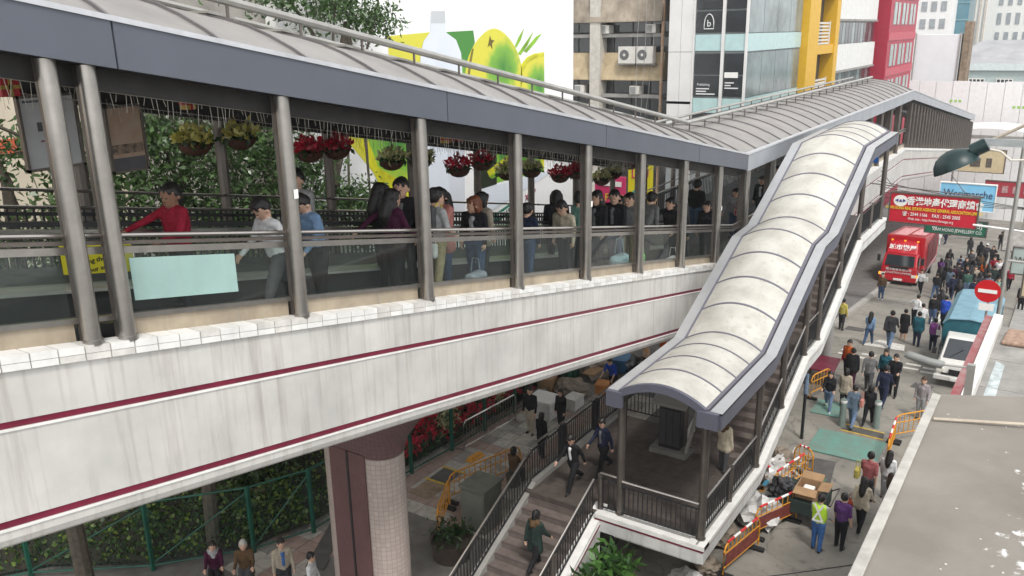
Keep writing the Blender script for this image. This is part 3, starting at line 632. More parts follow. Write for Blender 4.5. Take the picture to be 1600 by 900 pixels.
# ================================================================ TREES
bark = M('bark', (.10, .085, .065), .9, var=.3, scale=8)
tleaf = leafmat('tree_leaf', (.018, .05, .013), (.11, .19, .06), rough=.32)
def tree(name, label, base, trunk, blobs, nt_, per, size, mat=tleaf, group='trees behind the walkway', limb=.07, sig=.3, droop=.35):
    o = thing(name, label, 'tree', base, group)
    t0 = MB(); t0.tube([P(*p) for p in trunk], .2, 9, r1=.07); t0.build('trunk', bark, o, smooth=True)
    lim = MB(); tw = []
    for (c, r, w_) in blobs:
        for i in range(int(nt_*w_)):
            v = Vector((random.gauss(0, 1), random.gauss(0, 1), random.gauss(0, 1))); v.normalize(); q = random.random()**.45
            tw.append(Vector((c[0]+v.x*r[0]*q, c[1]+v.y*r[1]*q, c[2]+v.z*r[2]*q)))
        f = trunk[random.randrange(len(trunk)//2, len(trunk))]; f = Vector(f); e = Vector(c); md = (f+e)/2+Vector((random.uniform(-.3, .3), random.uniform(-.3, .3), .3))
        lim.tube([P(*f), P(*md), P(*e)], limb, 6, r1=limb*.45)
        for i in range(7):
            k_ = random.choice(tw[-int(nt_*w_):] or tw); lim.tube([P(*e), P(*((e+k_)/2+Vector((0, 0, .12)))), P(*k_)], limb*.36, 5, r1=.008)
    lim.build('limbs', bark, o, smooth=True)
    T = np.array([P(*k_) for k_ in tw]); pts = np.repeat(T, per, 0)+rng.normal(size=(len(T)*per, 3))*np.array([sig, sig, sig*.75])
    cr = np.repeat(rng.random(len(T)), per)*.55+rng.random(len(pts))*.45
    cards('crown', pts, size, mat, o, asp=.42, droop=droop, rnds=cr)
    return o
# crown blobs in (s, t, z): centre, radii, weight
tree('broadleaf_tree', 'large dark broadleaf tree seen through the left bays of walkway', (12.4, -18.0, -13.2), [(12.4, -18.2, -13.3), (12.5, -18.1, -9), (12.2, -18, -6), (12.7, -18, -3.5), (13.2, -18, -1.5)],
     [((11.2, -17.6, -1.9), (1.7, 1.2, 1.5), 1), ((13.2, -17.8, -2.6), (1.7, 1.3, 1.9), 1.4), ((15.2, -17.9, -3.0), (1.4, 1.1, 1.6), 1.0), ((12.2, -17.6, -4.6), (2.0, 1.2, 1.2), 1.1), ((14.4, -17.6, -5.0), (1.6, 1.1, 1.3), .8), ((10.3, -17.4, -3.6), (1.2, 1, 1.3), .55), ((13.6, -18, -.6), (2.2, 1.2, .9), .7), ((14.6, -17.2, -6.4), (2.2, .8, .8), .6)], 120, 20, .19)
tree('broadleaf_tree', 'upper tree crown rising above the walkway roof left of billboard', (17.6, -17.2, -13.2), [(17.0, -17.4, -13.3), (17.1, -17.4, -8), (17.2, -17.3, -4), (17.5, -17.2, -1), (17.9, -17.1, .4)],
     [((17.5, -17.1, .8), (1.2, .8, .65), .6), ((18.9, -17.0, .4), (.9, .7, .5), .4), ((15.7, -17.2, 1.2), (1.2, .8, .6), .5), ((17.3, -16.9, -4.6), (1.2, .7, .75), .8), ((18.2, -16.9, -5.5), (.9, .6, .5), .45), ((16.2, -17.0, -3.6), (.9, .7, .8), .4)], 95, 20, .17, sig=.25)
tree('young_tree', 'thin sparse tree before the cream wall at far left', (8.0, -16.6, -13.2), [(8.2, -16.8, -13.3), (8.1, -16.8, -8), (7.9, -16.7, -5), (8.0, -16.6, -2.5), (7.6, -16.6, -1.2)],
     [((7.6, -16.4, -3.6), (.8, .6, .5), .35), ((8.6, -16.5, -4.2), (.9, .6, .6), .6), ((8.3, -16.5, -2.0), (.6, .5, .9), .3), ((9.3, -16.5, -2.8), (.7, .6, 1.2), .6)], 60, 18, .17, limb=.045, sig=.24)

# ================================================================ BUILDINGS
dkglass = M('window_glass', (.035, .04, .045), .12, var=.3, scale=.6, spec=.8)
ltglass = M('pale_glass', (.20, .25, .25), .12, var=.35, scale=.35, spec=.8, c2=(.07, .09, .09))
teal_gl = M('teal_spandrel', (.42, .58, .57), .25, var=.08)
cream = M('cream_render', (.62, .55, .43), .8, var=.1, scale=.7, streak=.2)
orange = M('orange_band', (.50, .11, .05), .7, var=.1)
o = thing('cream_building', 'cream rendered building with an orange band behind trees at left', 'building', (10, -27, -13.6))
MB().box(-4, 19, -36, -26, -13.6, 9).build('wall', cream, o); MB().box(-4.02, 19.02, -26.02, -25.96, -3.12, -2.66).build('band', orange, o)
for i in range(4):
    w_ = MB().box(13.2+i*1.5, 14.1+i*1.5, -26.01, -25.93, -9.4, -6.6).build('window', dkglass, o); MB().box(13.1+i*1.5, 14.2+i*1.5, -26.0, -25.85, -9.55, -9.42).build('sill', cap_white, w_)
for i in range(3): MB().box(5.5+i*2.6, 6.9+i*2.6, -26.01, -25.95, -7.4, -5.4).build('window', dkglass, o)
# --- billboard
bb = thing('advertising_billboard', 'huge white billboard with bottle and green coconuts behind walkway', 'billboard', (24.5, -18.2, -13.6))
bbw = M('billboard_white', (.80, .80, .79), .5, var=.03)
MB().box(16.2, 32.3, -18.4, -18.0, -8.2, 7).build('panel', bbw, bb); MB().box(16.3, 32.1, -27.4, -18.42, -13.7, 6).build('backing_wall', concrete, bb)
CO = dict(grn=(.10, .30, .02), ylw=(.62, .60, .02), dgr=(.04, .20, .03), blk=(.02, .03, .012), wht=(.66, .70, .76), cap=(.5, .52, .54), mid=(.22, .44, .02), gry=(.6, .63, .68), brn=(.22, .17, .03))
def fruit(c0, r0, sx, inner, mid_, outer):
    m_ = bpy.data.materials.new('fruit_print'); m_.use_nodes = True; n_ = m_.node_tree; b_ = n_.nodes['Principled BSDF']; b_.inputs['Roughness'].default_value = .45; L = n_.links
    ge = n_.nodes.new('ShaderNodeNewGeometry'); mp = n_.nodes.new('ShaderNodeMapping'); mp.vector_type = 'POINT'; k = P(c0[0], -18, c0[1]); mp.inputs['Location'].default_value = (0, -k.y/(r0*sx), -k.z/r0); mp.inputs['Scale'].default_value = (0, 1/(r0*sx), 1/r0)
    no = n_.nodes.new('ShaderNodeTexNoise'); no.inputs['Scale'].default_value = 2.2; no.inputs['Detail'].default_value = 5; L.new(ge.outputs['Position'], no.inputs['Vector']); L.new(ge.outputs['Position'], mp.inputs[0])
    ln = n_.nodes.new('ShaderNodeVectorMath'); ln.operation = 'LENGTH'; L.new(mp.outputs[0], ln.inputs[0]); ad = n_.nodes.new('ShaderNodeMath'); ad.operation = 'MULTIPLY_ADD'; L.new(no.outputs[0], ad.inputs[0]); ad.inputs[1].default_value = .5; L.new(ln.outputs['Value'], ad.inputs[2])
    rp = n_.nodes.new('ShaderNodeValToRGB'); e = rp.color_ramp.elements; e[0].position = .3; e[0].color = inner+(1,); e[1].position = 1.2; e[1].color = outer+(1,); q = e.new(.75); q.color = mid_+(1,); L.new(ad.outputs[0], rp.inputs[0]); L.new(rp.outputs[0], b_.inputs[0]); return m_
YC, GC, DG_ = (.62, .58, .05), (.20, .42, .04), (.05, .22, .03)
def art(poly, c, lv, name='print'):
    if not isinstance(c, str):
        MB().prism([P(s, -18.0+.004*lv, z) for s, z in poly], P(0, .004, 0)-P(0, 0, 0)).build(name, c, bb); return
    MB().prism([P(s, -18.0+.004*lv, z) for s, z in poly], P(0, .004, 0)-P(0, 0, 0)).build(name, M('print_'+c, CO[c], .45, var=.42 if c not in ('wht', 'cap', 'gry') else .04, scale=.9), bb)
art([(20.6, .02), (22.68, .12), (22.56, -2.6), (20.6, -2.5)], fruit((20.9, -1.4), 1.6, .9, GC, YC, YC), 1); art([(23.58, .12), (25.12, .16), (25.2, -.24), (24.77, -.77), (24.3, -2.6), (23.4, -2.6)], fruit((24.2, -1.2), 1.4, .8, GC, DG_, DG_), 1)
def blob(c, r, n=22, a0=0, e=1): return [(c[0]+r[0]*math.cos(2*math.pi*i/n), c[1]+r[1]*math.sin(2*math.pi*i/n)*(1 if math.sin(2*math.pi*i/n) < 0 else e)) for i in range(n)]
art([(26.4+1.85*math.cos(a)*(1-.22*max(0, math.sin(a))**3), -1.5+(1.72 if math.sin(a) > 0 else 1.6)*math.sin(a)) for a in [i*math.pi/20 for i in range(40)]], fruit((26.95, -1.2), 1.5, 1.1, DG_, GC, YC), 2); art([(26.12, -.02), (26.2, -.16), (26.4, -.2), (26.24, -.3), (26.26, -.5), (26.12, -.34), (25.95, -.42), (26.04, -.24)], 'brn', 5); art([(24.62, -1.6), (24.8, -.9), (25.0, -.45), (25.1, -.45), (24.92, -.95), (24.75, -1.6)], 'brn', 5)
art([(28.19, -1.11), (28.6, -.85), (29.15, -.73), (29.91, -.69), (29.9, -3.0), (28.1, -3.0)], fruit((29.5, -2.0), 1.3, 1, DG_, GC, YC), 2); art([(28.19, -1.15), (28.6, -.88), (29.15, -.76), (29.9, -.72), (29.9, -.84), (29.2, -.92), (28.7, -1.05), (28.3, -1.4)], 'ylw', 3)
for q in ([(27.75, -.46), (28.05, -.1), (28.45, .23), (28.2, -.2), (27.9, -.46)], [(27.99, -.69), (28.8, -.12), (29.13, .11), (28.7, -.39), (28.16, -.76)], [(28.4, -.62), (29.3, -.1), (29.75, .02), (29.2, -.35), (28.6, -.68)]): art(q, 'mid', 2)
art([(25.0, -2.6), (26.46, -2.6), (26.36, -5.44), (24.86, -5.48)], 'blk', 1); art([(26.46, -2.6), (29.9, -2.6), (29.84, -5.45), (26.36, -5.39)], fruit((27.8, -4.0), 1.8, 1.2, GC, DG_, GC), 1); art(blob((26.0, -3.2), (.35, .22), 9), 'wht', 2); art(blob((25.4, -4.2), (.3, .3), 7), 'wht', 2); art(blob((26.1, -5.0), (.28, .2), 7), 'mid', 2)
art([(25.72, -4.87), (27.61, -4.3), (27.69, -4.6), (25.88, -5.08)], 'ylw', 3); art([(25.61, -3.66), (27.28, -3.5), (27.27, -3.84), (25.61, -3.94)], 'ylw', 3); art([(28.0, -2.7), (28.5, -2.7), (28.7, -5.3), (28.2, -5.3)], 'grn', 2); art([(29.2, -3), (29.88, -3), (29.84, -5.4), (29.5, -4.8)], 'ylw', 2)
art([(17.6, -2.0), (19.0, -2.0), (22.1, -2.0), (22.0, -5.1), (21.2, -5.0), (20.0, -4.5), (18.96, -3.4)], fruit((20.8, -3.2), 1.9, 1.2, DG_, GC, YC), 1); art([(18.5, -2.2), (19.08, -2.2), (19.78, -3.88), (21.58, -4.97), (21.2, -5.6), (20.0, -4.8)], 'ylw', 3); art([(18.9, -2.55), (20.5, -2.75), (22.0, -2.5), (22.0, -2.62), (20.5, -2.9), (18.9, -2.7)], 'ylw', 4)
art([(24.86, -5.46), (30.2, -5.46), (30.2, -5.6), (24.86, -6.6)], 'wht', 4)
bot = [(22.79, .77), (23.52, .78), (23.52, .39), (23.52, .11), (24.08, -.14), (24.34, -.59), (24.37, -1.3), (24.34, -3.18), (24.24, -6.2), (22.17, -5.83), (22.32, -2.98), (22.06, -1.2), (22.14, -.54), (22.33, -.15), (22.68, .12), (22.73, .39)]
art(bot, 'wht', 5, 'bottle_print'); art([(22.79, .78), (23.52, .79), (23.52, .40), (22.75, .40)], 'cap', 6, 'bottle_print'); art([(23.3, -2.9), (24.34, -3.0), (24.26, -6.1), (23.4, -5.9)], 'gry', 6, 'bottle_print')
text('xty°', .5, M('ad_ink', (.25, .02, .06), .5, var=0), bb, (28.75, -17.97, -6.25), '+t')
mk = thing('market_sign', 'small green tilted sign lettered MARKETPLACE under the billboard', 'sign', (26.3, -17.4, -13.6))
MB().hexa([P(s, t, z) for z, dz in ((0, 0), (.34, 0)) for s, t, z in ((25.4, -17.5, -6.72+z), (25.4, -17.44, -6.72+z), (27.2, -17.44, -6.36+z), (27.2, -17.5, -6.36+z))]).build('board', M('sign_green', (.02, .13, .09), .4, var=.05), mk)
text('MARKETPLACE', .24, wp, mk, (26.3, -17.42, -6.36), '+t', rot=.2)
MB().tube([P(26.3, -17.5, -13.6), P(26.3, -17.5, -6.5)], .04).build('pole', steel_dk, mk)
def windows(o, face, rects, mat=dkglass, depth=.12, fr=None, at=None):
    """each rect (a0,a1,z0,z1): recessed-looking window with a real frame and sill"""
    for a0, a1, z0, z1 in rects:
        bx = (lambda b, x0, x1, y0, y1, d0, d1: b.box(at-d1, at-d0, x0, x1, y0, y1)) if face == '-s' else (lambda b, x0, x1, y0, y1, d0, d1: b.box(x0, x1, at+d0, at+d1, y0, y1))
        w_ = bx(MB(), a0, a1, z0, z1, -.02, .012).build('window', mat, o)
        if fr:
            b = MB(); f = .07
            for x0, x1, y0, y1 in ((a0-f, a0, z0-f, z1+f), (a1, a1+f, z0-f, z1+f), (a0, a1, z1, z1+f), (a0, a1, z0-f, z0)): bx(b, x0, x1, y0, y1, -.02, .08)
            b.build('frame', fr, w_)
# --- air-conditioner building (faces the camera; numbers below in units of 1.27 m)
P_m = P
def P(s, t, z): return P_m(s*1.27, t*1.27, z*1.27)
o = thing('grimy_office_block', 'grimy beige concrete block with sloping sills and air conditioners', 'building', (46, -23, -15))
grime = M('grimy_concrete', (.33, .28, .22), .85, var=.35, scale=.8, streak=.5); sill_b = M('beige_spandrel', (.44, .35, .22), .75, var=.2, scale=1.2, streak=.35); colw = M('dirty_white', (.55, .52, .46), .8, var=.15, streak=.3)
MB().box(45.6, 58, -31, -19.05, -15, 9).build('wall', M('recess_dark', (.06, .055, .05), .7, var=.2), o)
def slope_sill(z0, z1, out, ma):
    MB().prism([P(45.6, -31, z1), P(45.25, -31, z1), P(45.6-out, -31, z0), P(45.6-out, -31, z0-.06), P(45.6, -31, z0-.06)], P(0, -19.4, 0)-P(0, -31, 0)).build('spandrel', ma, o)
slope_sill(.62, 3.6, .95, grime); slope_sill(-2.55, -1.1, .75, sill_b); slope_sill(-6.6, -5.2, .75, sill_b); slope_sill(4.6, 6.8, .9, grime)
for z in (-.1, -3.42): MB().box(44.95, 45.7, -31, -19.4, z-.16, z+.03).build('ledge', concrete, o)
for t in (-23.5, -28): MB().box(44.7, 45.7, t-.33, t+.33, -15, 8).build('column', colw, o)
for z0, z1 in ((.03, .6), (-1.08, -.28), (-3.36, -2.66), (-5.1, -3.65)):
    for i in range(9): MB().box(45.55, 45.585, -29.6+i*1.16, -29.6+i*1.16+1.08, z0, z1).build('window', dkglass, o)
MB().tube([P(44.9, -19.5, -12), P(44.9, -19.4, 4)], .12, 8).build('drain_pipe', M('rust', (.34, .17, .08), .85, var=.5, scale=5, c2=(.45, .40, .33)), o, smooth=True)
for i in range(3): MB().tube([P(44.6, -19.9-i*.35, 5), P(44.55, -19.8-i*.5, -1), P(44.6, -20.2-i*.3, -4.5)], .015, 5).build('cable', M('cable', (.35, .34, .32), .6, var=0), o)
acw = M('ac_white', (.62, .60, .55), .5, var=.12)
def fan_unit(s, t, z, label):
    u = thing('air_conditioner', label, 'air conditioner', (s, t, z), 'outdoor units on the beige block')
    MB().box(s-.25, s+.15, t-.52, t+.52, z, z+.92).build('casing', acw, u, bevel=.02)
    c = P(s-.262, t-.14, z+.47); n_ = 20
    b = MB(); b.prism([c+Vector((.36*math.cos(6.283*i/n_), 0, .36*math.sin(6.283*i/n_))) for i in range(n_)], (0, .01, 0)); f_ = b.build('fan_grille', M('fan_dark', (.12, .12, .12), .6), u)
    b = MB(); b.prism([c+Vector((.10*math.cos(6.283*i/n_), -.012, .10*math.sin(6.283*i/n_))) for i in range(n_)], (0, .01, 0)); b.build('hub', acw, f_)
    b = MB(); b.box(s-.2, s+.5, t-.6, t+.6, z-.08, z-.02); b.build('bracket', concrete, u)
fan_unit(44.85, -21.45, -1.68, 'left one of two white fan units side by side on beige block'); fan_unit(44.85, -20.36, -1.68, 'right one of two white fan units side by side on beige block')
def win_ac(s, t, z, label):
    u = thing('air_conditioner', label, 'air conditioner', (s, t, z), 'window units on the beige block')
    MB().box(s-.35, s+.3, t-.3, t+.3, z, z+.46).build('casing', acw, u, bevel=.015); MB().box(s-.358, s-.35, t-.27, t+.08, z+.04, z+.42).build('grille', M('grille_grey', (.28, .28, .27), .6), u)
for t, z, lb in ((-23.0, -.05, 'window air conditioner right of the upper concrete column'), (-20.15, -.05, 'window air conditioner on upper ledge near the rusty pipe'), (-24.6, -3.38, 'window air conditioner on lower ledge beside the billboard edge'), (-21.05, -3.38, 'window air conditioner at the middle of the lower ledge')): win_ac(45.2, t, z, lb)
P = P_m
# --- white and glass corner building
o = thing('glass_corner_building', 'white clad corner building with teal glass bands and dark windows', 'building', (56, -20, -16))
wclad = M('white_cladding', (.66, .65, .63), .4, var=.06, scale=.6)
MB().box(55.1, 67.5, -23.3, -18.1, -16, 10).build('core', M('core_grey', (.25, .27, .27), .6), o)
for z in (-7.9, -4.7, -1.3, 2.1, 5.5):
    for a, b in ((-23.34, -22.5), (-22.48, -21.64)): MB().box(54.95, 55.1, a, b, z, z+3.37).build('cladding_panel', wclad, o)
for a, b in ((-19.7, -19.5), (-18.14, -18.0), (-21.63, -21.53)): MB().box(54.9, 55.08, a, b, -16, 9).build('mullion', wclad, o)
ttl = M('pane_ink', (.7, .7, .7), .5, var=0)
for z in (-8.0, -4.2, -.15, 3.9):
    for a, b in ((-21.5, -19.72), (-19.48, -18.16)):
        MB().box(55.0, 55.07, a, b, z-1.1, z-.08).build('spandrel', teal_gl, o)
        for q in (0, 1): w_ = MB().box(54.99, 55.07, a+.03, b-.03, z+.06+q*1.42, z+1.36+q*1.42).build('window', dkglass, o)
    MB().box(55.1, 67.4, -18.08, -17.98, z-1.15, z-.05).build('spandrel', teal_gl, o)
    for i in range(4): MB().box(55.15+i*3.07, 58.15+i*3.07, -18.08, -18.02, z, z+2.8).build('window', ltglass, o)
text('Publishing', .22, ttl, o, (54.97, -20.8, -3.4), '-s', ext=.002); [MB().box(54.97, 54.985, -21.3, -21.3+w_, -3.7-i*.17, -3.63-i*.17).build('small_print', ttl, o) for i, w_ in enumerate((.9, .7, 1.3))]; [MB().box(54.97, 54.985, -19.35, -19.35+w_, -3.3-i*.17, -3.23-i*.17).build('small_print', ttl, o) for i, w_ in enumerate((.6, .4, .9))]; MB().box(54.96, 54.975, -19.4, -18.5, -2.95, -2.6).build('notice', wp, o)
lg = MB()
lg.tube([P(54.96, -20.6+.32*math.cos(a/8*math.pi), .42+.62*math.sin(a/8*math.pi)) for a in range(9)], .03, 5); lg.tube([P(54.96, -20.92, .42), P(54.96, -20.92, .12), P(54.96, -20.28, .12), P(54.96, -20.28, .42)], .03, 5); lg.build('emblem', ttl, o); text('b', .6, ttl, o, (54.96, -20.6, .45), '-s', ext=.002)
# --- yellow frame
o = thing('yellow_framed_stair_tower', 'bright yellow framed bay with white louvred balconies', 'building', (71, -18, -17))
yel = M('yellow_frame', (.62, .36, .02), .5, var=.06)
MB().box(67.6, 77, -26, -18.6, -17, 9).build('recess', M('recess_brown', (.10, .085, .07), .6, var=.3), o)
for a, b in ((67.55, 70.6), (76.0, 77.2)): MB().box(a, b, -18.6, -17.5, -17, 9).build('post', yel, o)
for z in (-1.6, 2.9, -6.1): MB().box(70.6, 76, -18.55, -17.6, z-.35, z+.35).build('beam', yel, o)
wlou = M('white_louvre', (.6, .58, .54), .5)
for z in (-1.2, -5.6, 3.2):
    for i in range(7): MB().box(70.7, 74.5, -17.72, -17.66, z+i*.26, z+i*.26+.14).build('louvre_slat', wlou, o)
    for a in (70.7, 74.4): MB().box(a, a+.14, -17.66, -17.6, z, z+1.8).build('louvre_post', wlou, o)
    MB().box(71.5, 73.4, -18.59, -18.5, z+.3, z+3.2).build('curtain', M('curtain', (.4, .38, .35), .7), o)
# --- white ribbed building
o = thing('white_ribbed_building', 'white office block with ribbed bands and long window strips', 'building', (86, -19, -18))
MB().box(77.2, 95, -30, -18.2, -18, 10).build('core', M('core_grey2', (.35, .35, .34), .6), o)
rib_w = M('ribbed_white', (.68, .68, .66), .5, var=.08, streak=.2)
for z in (-3.55, .78, 5.1, -7.9):
    for i in range(9): MB().box(77.25+i*1.97, 79.19+i*1.97, -18.2, -17.95, z, z+2.2).build('cladding_panel', rib_w, o)
    MB().box(77.2, 95.05, -18.2, -17.85, z-.18, z-.02).build('ledge', concrete, o)
    for i in range(14): MB().box(77.4+i*1.25, 78.5+i*1.25, -18.2, -18.12, z+2.25, z+4.05).build('window', dkglass if i % 3 else ltglass, o)
# --- red building
o = thing('red_building', 'crimson clad narrow building with stacked windows beyond white block', 'building', (102, -18, -20))
redc = M('crimson_clad', (.36, .018, .045), .5, var=.08); redl = M('crimson_light', (.45, .06, .09), .5, var=.08)
MB().box(96.5, 113, -28, -17.0, -20, 12).build('wall', redc, o)
for z in (-7.5, -3.9, .3, 4.2):
    MB().box(96.55, 112.9, -17.0, -16.92, z+2.6, z+3.4).build('band', redl, o)
    for i in range(3):
        w_ = MB().box(98.3+i*4.8, 101.6+i*4.8, -17.0, -16.94, z, z+2.2).build('window', M('pale_pane', (.34, .44, .42), .3, var=.25), o); MB().box(99.9+i*4.8, 100.05+i*4.8, -16.94, -16.88, z, z+2.2).build('mullion', redc, w_)
    w_ = MB().box(96.42, 96.5, -20.2, -18.6, z, z+1.7).build('window', dkglass, o); MB().box(96.2, 96.5, -20.4, -18.3, z+2.0, z+2.5).build('awning', M('green_awning', (.2, .38, .3), .6), o); MB().box(96.38, 96.42, -19.5, -19.42, z, z+1.7).build('mullion', redc, w_)
# --- far end of the street
pale = M('pale_tower', (.70, .69, .67), .7, var=.06); farwin = M('far_window', (.30, .32, .33), .4, var=.2)
o = thing('white_apartment_tower', 'tall pale apartment tower with grid of small windows far behind', 'building', (172, -24, -25)); MB().box(170, 190, -32, -20.3, -25, 30).build('wall', pale, o)
for r in range(11):
    for c_ in range(7): MB().box(169.9, 170, -31.2+c_*1.55, -30.3+c_*1.55, -9+r*2.9, -7.4+r*2.9).build('window', farwin, o)
o = thing('teal_glass_tower', 'blue-green glass tower sliver between far pale towers', 'building', (182, -20, -25)); MB().box(178, 196, -24, -18.3, -25, 40).build('curtain_wall', M('teal_glass', (.11, .24, .29), .2, var=.15, scale=.2), o)
for r in range(16): MB().box(177.9, 178.02, -24, -18.3, -20+r*3, -19.8+r*3).build('floor_band', M('teal_band', (.2, .33, .36), .4), o)
o = thing('pale_stone_tower', 'pale stone tower at the far right top', 'building', (190, -15, -25)); MB().box(188, 204, -19.4, -8, -25, 36).build('wall', M('pale_stone', (.72, .70, .66), .7, var=.05), o)
for c_ in range(3): MB().box(187.8, 188, -18.6+c_*.9, -18.2+c_*.9, -25, 36).build('pilaster', M('pilaster', (.6, .52, .45), .7), o)
for r in range(8):
    for c_ in range(4): MB().box(187.9, 188, -14.5+c_*1.5, -13.8+c_*1.5, -10+r*3.4, -8+r*3.4).build('window', farwin, o)
o = thing('scaffold_screen', 'white sheeted scaffold screen standing beyond the walkway roof', 'scaffold', (128, -16, -23)); MB().box(127, 132, -18.8, -13.7, -24, -1.0).build('sheeting', M('white_sheet', (.72, .73, .74), .6, var=.05, scale=.5), o)
for t in (-18.9, -13.6): MB().tube([P(126.9, t, -24), P(126.9, t, -.8)], .1, 6).build('pole', galv, o)
MB().box(129, 133, -13.5, -12.7, -24, .6).build('scaffold_stack', M('bamboo', (.25, .18, .12), .8, var=.4, scale=2), o)
o = thing('grey_green_market_hall', 'low grey-green hall with barred white windows at right', 'building', (150, -8, -24)); gg = M('grey_green', (.40, .47, .45), .7, var=.08, streak=.15)
MB().box(148, 175, -17.5, 12, -25, -5.6).build('wall', gg, o); MB().box(147.6, 148, -17.6, 12, -6.4, -5.4).build('cornice', M('cornice', (.58, .64, .63), .6), o)
MB().hexa([P(147.6, -17.6, -5.4), P(147.6, 12, -5.4), P(176, 12, -5.4), P(176, -17.6, -5.4), P(156, -14, -2.4), P(156, 12, -2.4), P(172, 12, -2.4), P(172, -14, -2.4)]).build('roof', M('hall_roof', (.33, .33, .34), .6, var=.15, scale=.5), o)
for t in (-13.0, -9.3, -5.2, -1.2):
    w_ = MB().box(147.85, 148.02, t-1.1, t+1.1, -10.2, -7.6).build('window', dkglass, o)
    for q in range(5): MB().box(147.75, 147.85, t-1.1+q*.52, t-.98+q*.52, -10.2, -7.6).build('bar', wp, w_)
    for z in (-10.2, -9.0, -7.7): MB().box(147.74, 147.84, t-1.1, t+1.1, z, z+.12).build('bar', wp, w_)
o = thing('site_hoarding', 'long white hoarding with small green leaf marks closing the street', 'hoarding', (124, -10, -23)); [MB().box(122, 122.3, -19+i*1.92, -17.12+i*1.92, -24, -6.6-.06*(i % 3)).build('board', M('hoarding_white', (.75, .76, .75), .5, var=.06, streak=.1), o) for i in range(12)]; MB().box(122.3, 122.5, -19, 4, -24, -6.9).build('frame', galv, o)
for t in (-13.4, -12.9, -12.4, -6.4, -5.9, -5.4): MB().prism([P(121.98, t, -9.2+(t > -9)*-.6), P(121.98, t+.3, -9.2+(t > -9)*-.6), P(121.98, t+.3, -8.9+(t > -9)*-.6), P(121.98, t, -8.9+(t > -9)*-.6)], (0, .01, 0)).build('leaf_mark', M('leaf_mark', (.3, .55, .1), .5, var=0), o)
o = thing('white_canopy', 'white curved canopy roof before the hoarding at far right', 'canopy', (112, -8, -22)); MB().extrude([(t, -11.6+.5*math.sin((t+12)/9*3.14)) for t in np.linspace(-12.5, -2, 12)]+[(t, -11.8+.5*math.sin((t+12)/9*3.14)) for t in np.linspace(-2, -12.5, 12)], [110, 118], lambda s: 0).build('roof', wclad, o)
MB().extrude([(-12.6, -12.3), (-12.6, -11.9), (-1.9, -11.9), (-1.9, -12.2)], [109.8, 110.2], lambda s: 0).build('edge', galv, o)
for t in (-11, -3): MB().tube([P(112, t, -23.5), P(112, t, -11.9)], .12, 6).build('post', galv, o)
# signs behind the walkway's far bays
def board(name, label, cat, s, t0, t1, z0, z1, mat, gz_=-14.5, posts=True, group=None):
    o = thing(name, label, cat, (s, (t0+t1)/2, gz_), group); MB().box(s, s+.12, t0, t1, z0, z1).build('board', mat, o, bevel=.01)
    if posts:
        for t in (t0+.1, t1-.1): MB().tube([P(s+.16, t, gz_), P(s+.16, t, z1)], .05, 6).build('pole', steel_dk, o)
    return o
pink = M('sign_pink', (.55, .04, .14), .5, var=.08); yel2 = M('sign_yellow', (.66, .58, .02), .5, var=.05); org_ = M('sign_orange', (.55, .20, .05), .5, var=.12)
o = board('pink_shop_sign', 'pink shop sign with white and yellow lettering behind walkway', 'sign', 38, -19.9, -18.2, -9.4, -6.9, pink)
MB().box(37.97, 37.99, -19.7, -18.4, -7.4, -7.15).build('white_strip', wp, o); text('A FUN', .55, yel2, o, (37.98, -19.05, -8.0), '-s')
o = board('yellow_shop_sign', 'yellow poster sign with teal mark beside the pink sign', 'sign', 38.1, -18.1, -16.8, -8.6, -6.2, yel2); text('L.U', .7, pink, o, (38.08, -17.45, -6.7), '-s'); MB().prism([P(38.09, -17.5+.4*math.cos(i*.63), -7.8+.4*math.sin(i*.63)) for i in range(10)], (0, .008, 0)).build('mark', M('teal_mark', (.05, .35, .3), .5, var=0), o)
o = board('orange_banner', 'tall orange banner with white swirls beyond billboard edge', 'banner', 37, -21.6, -20.5, -9.0, -4.9, org_)
for i in range(3): MB().prism([P(36.99, -21.3+.2*i, -5.6-i*.9), P(36.99, -21.0+.2*i, -5.5-i*.9), P(36.99, -20.8+.1*i, -6.1-i*.9), P(36.99, -21.2+.1*i, -6.2-i*.9)], (0, .005, 0)).build('swirl', wp, o)
o = board('cream_hoarding_wall', 'cream low wall under the colourful shop signs', 'wall', 39, -27, -12, -14.5, -9.2, cream, posts=False)
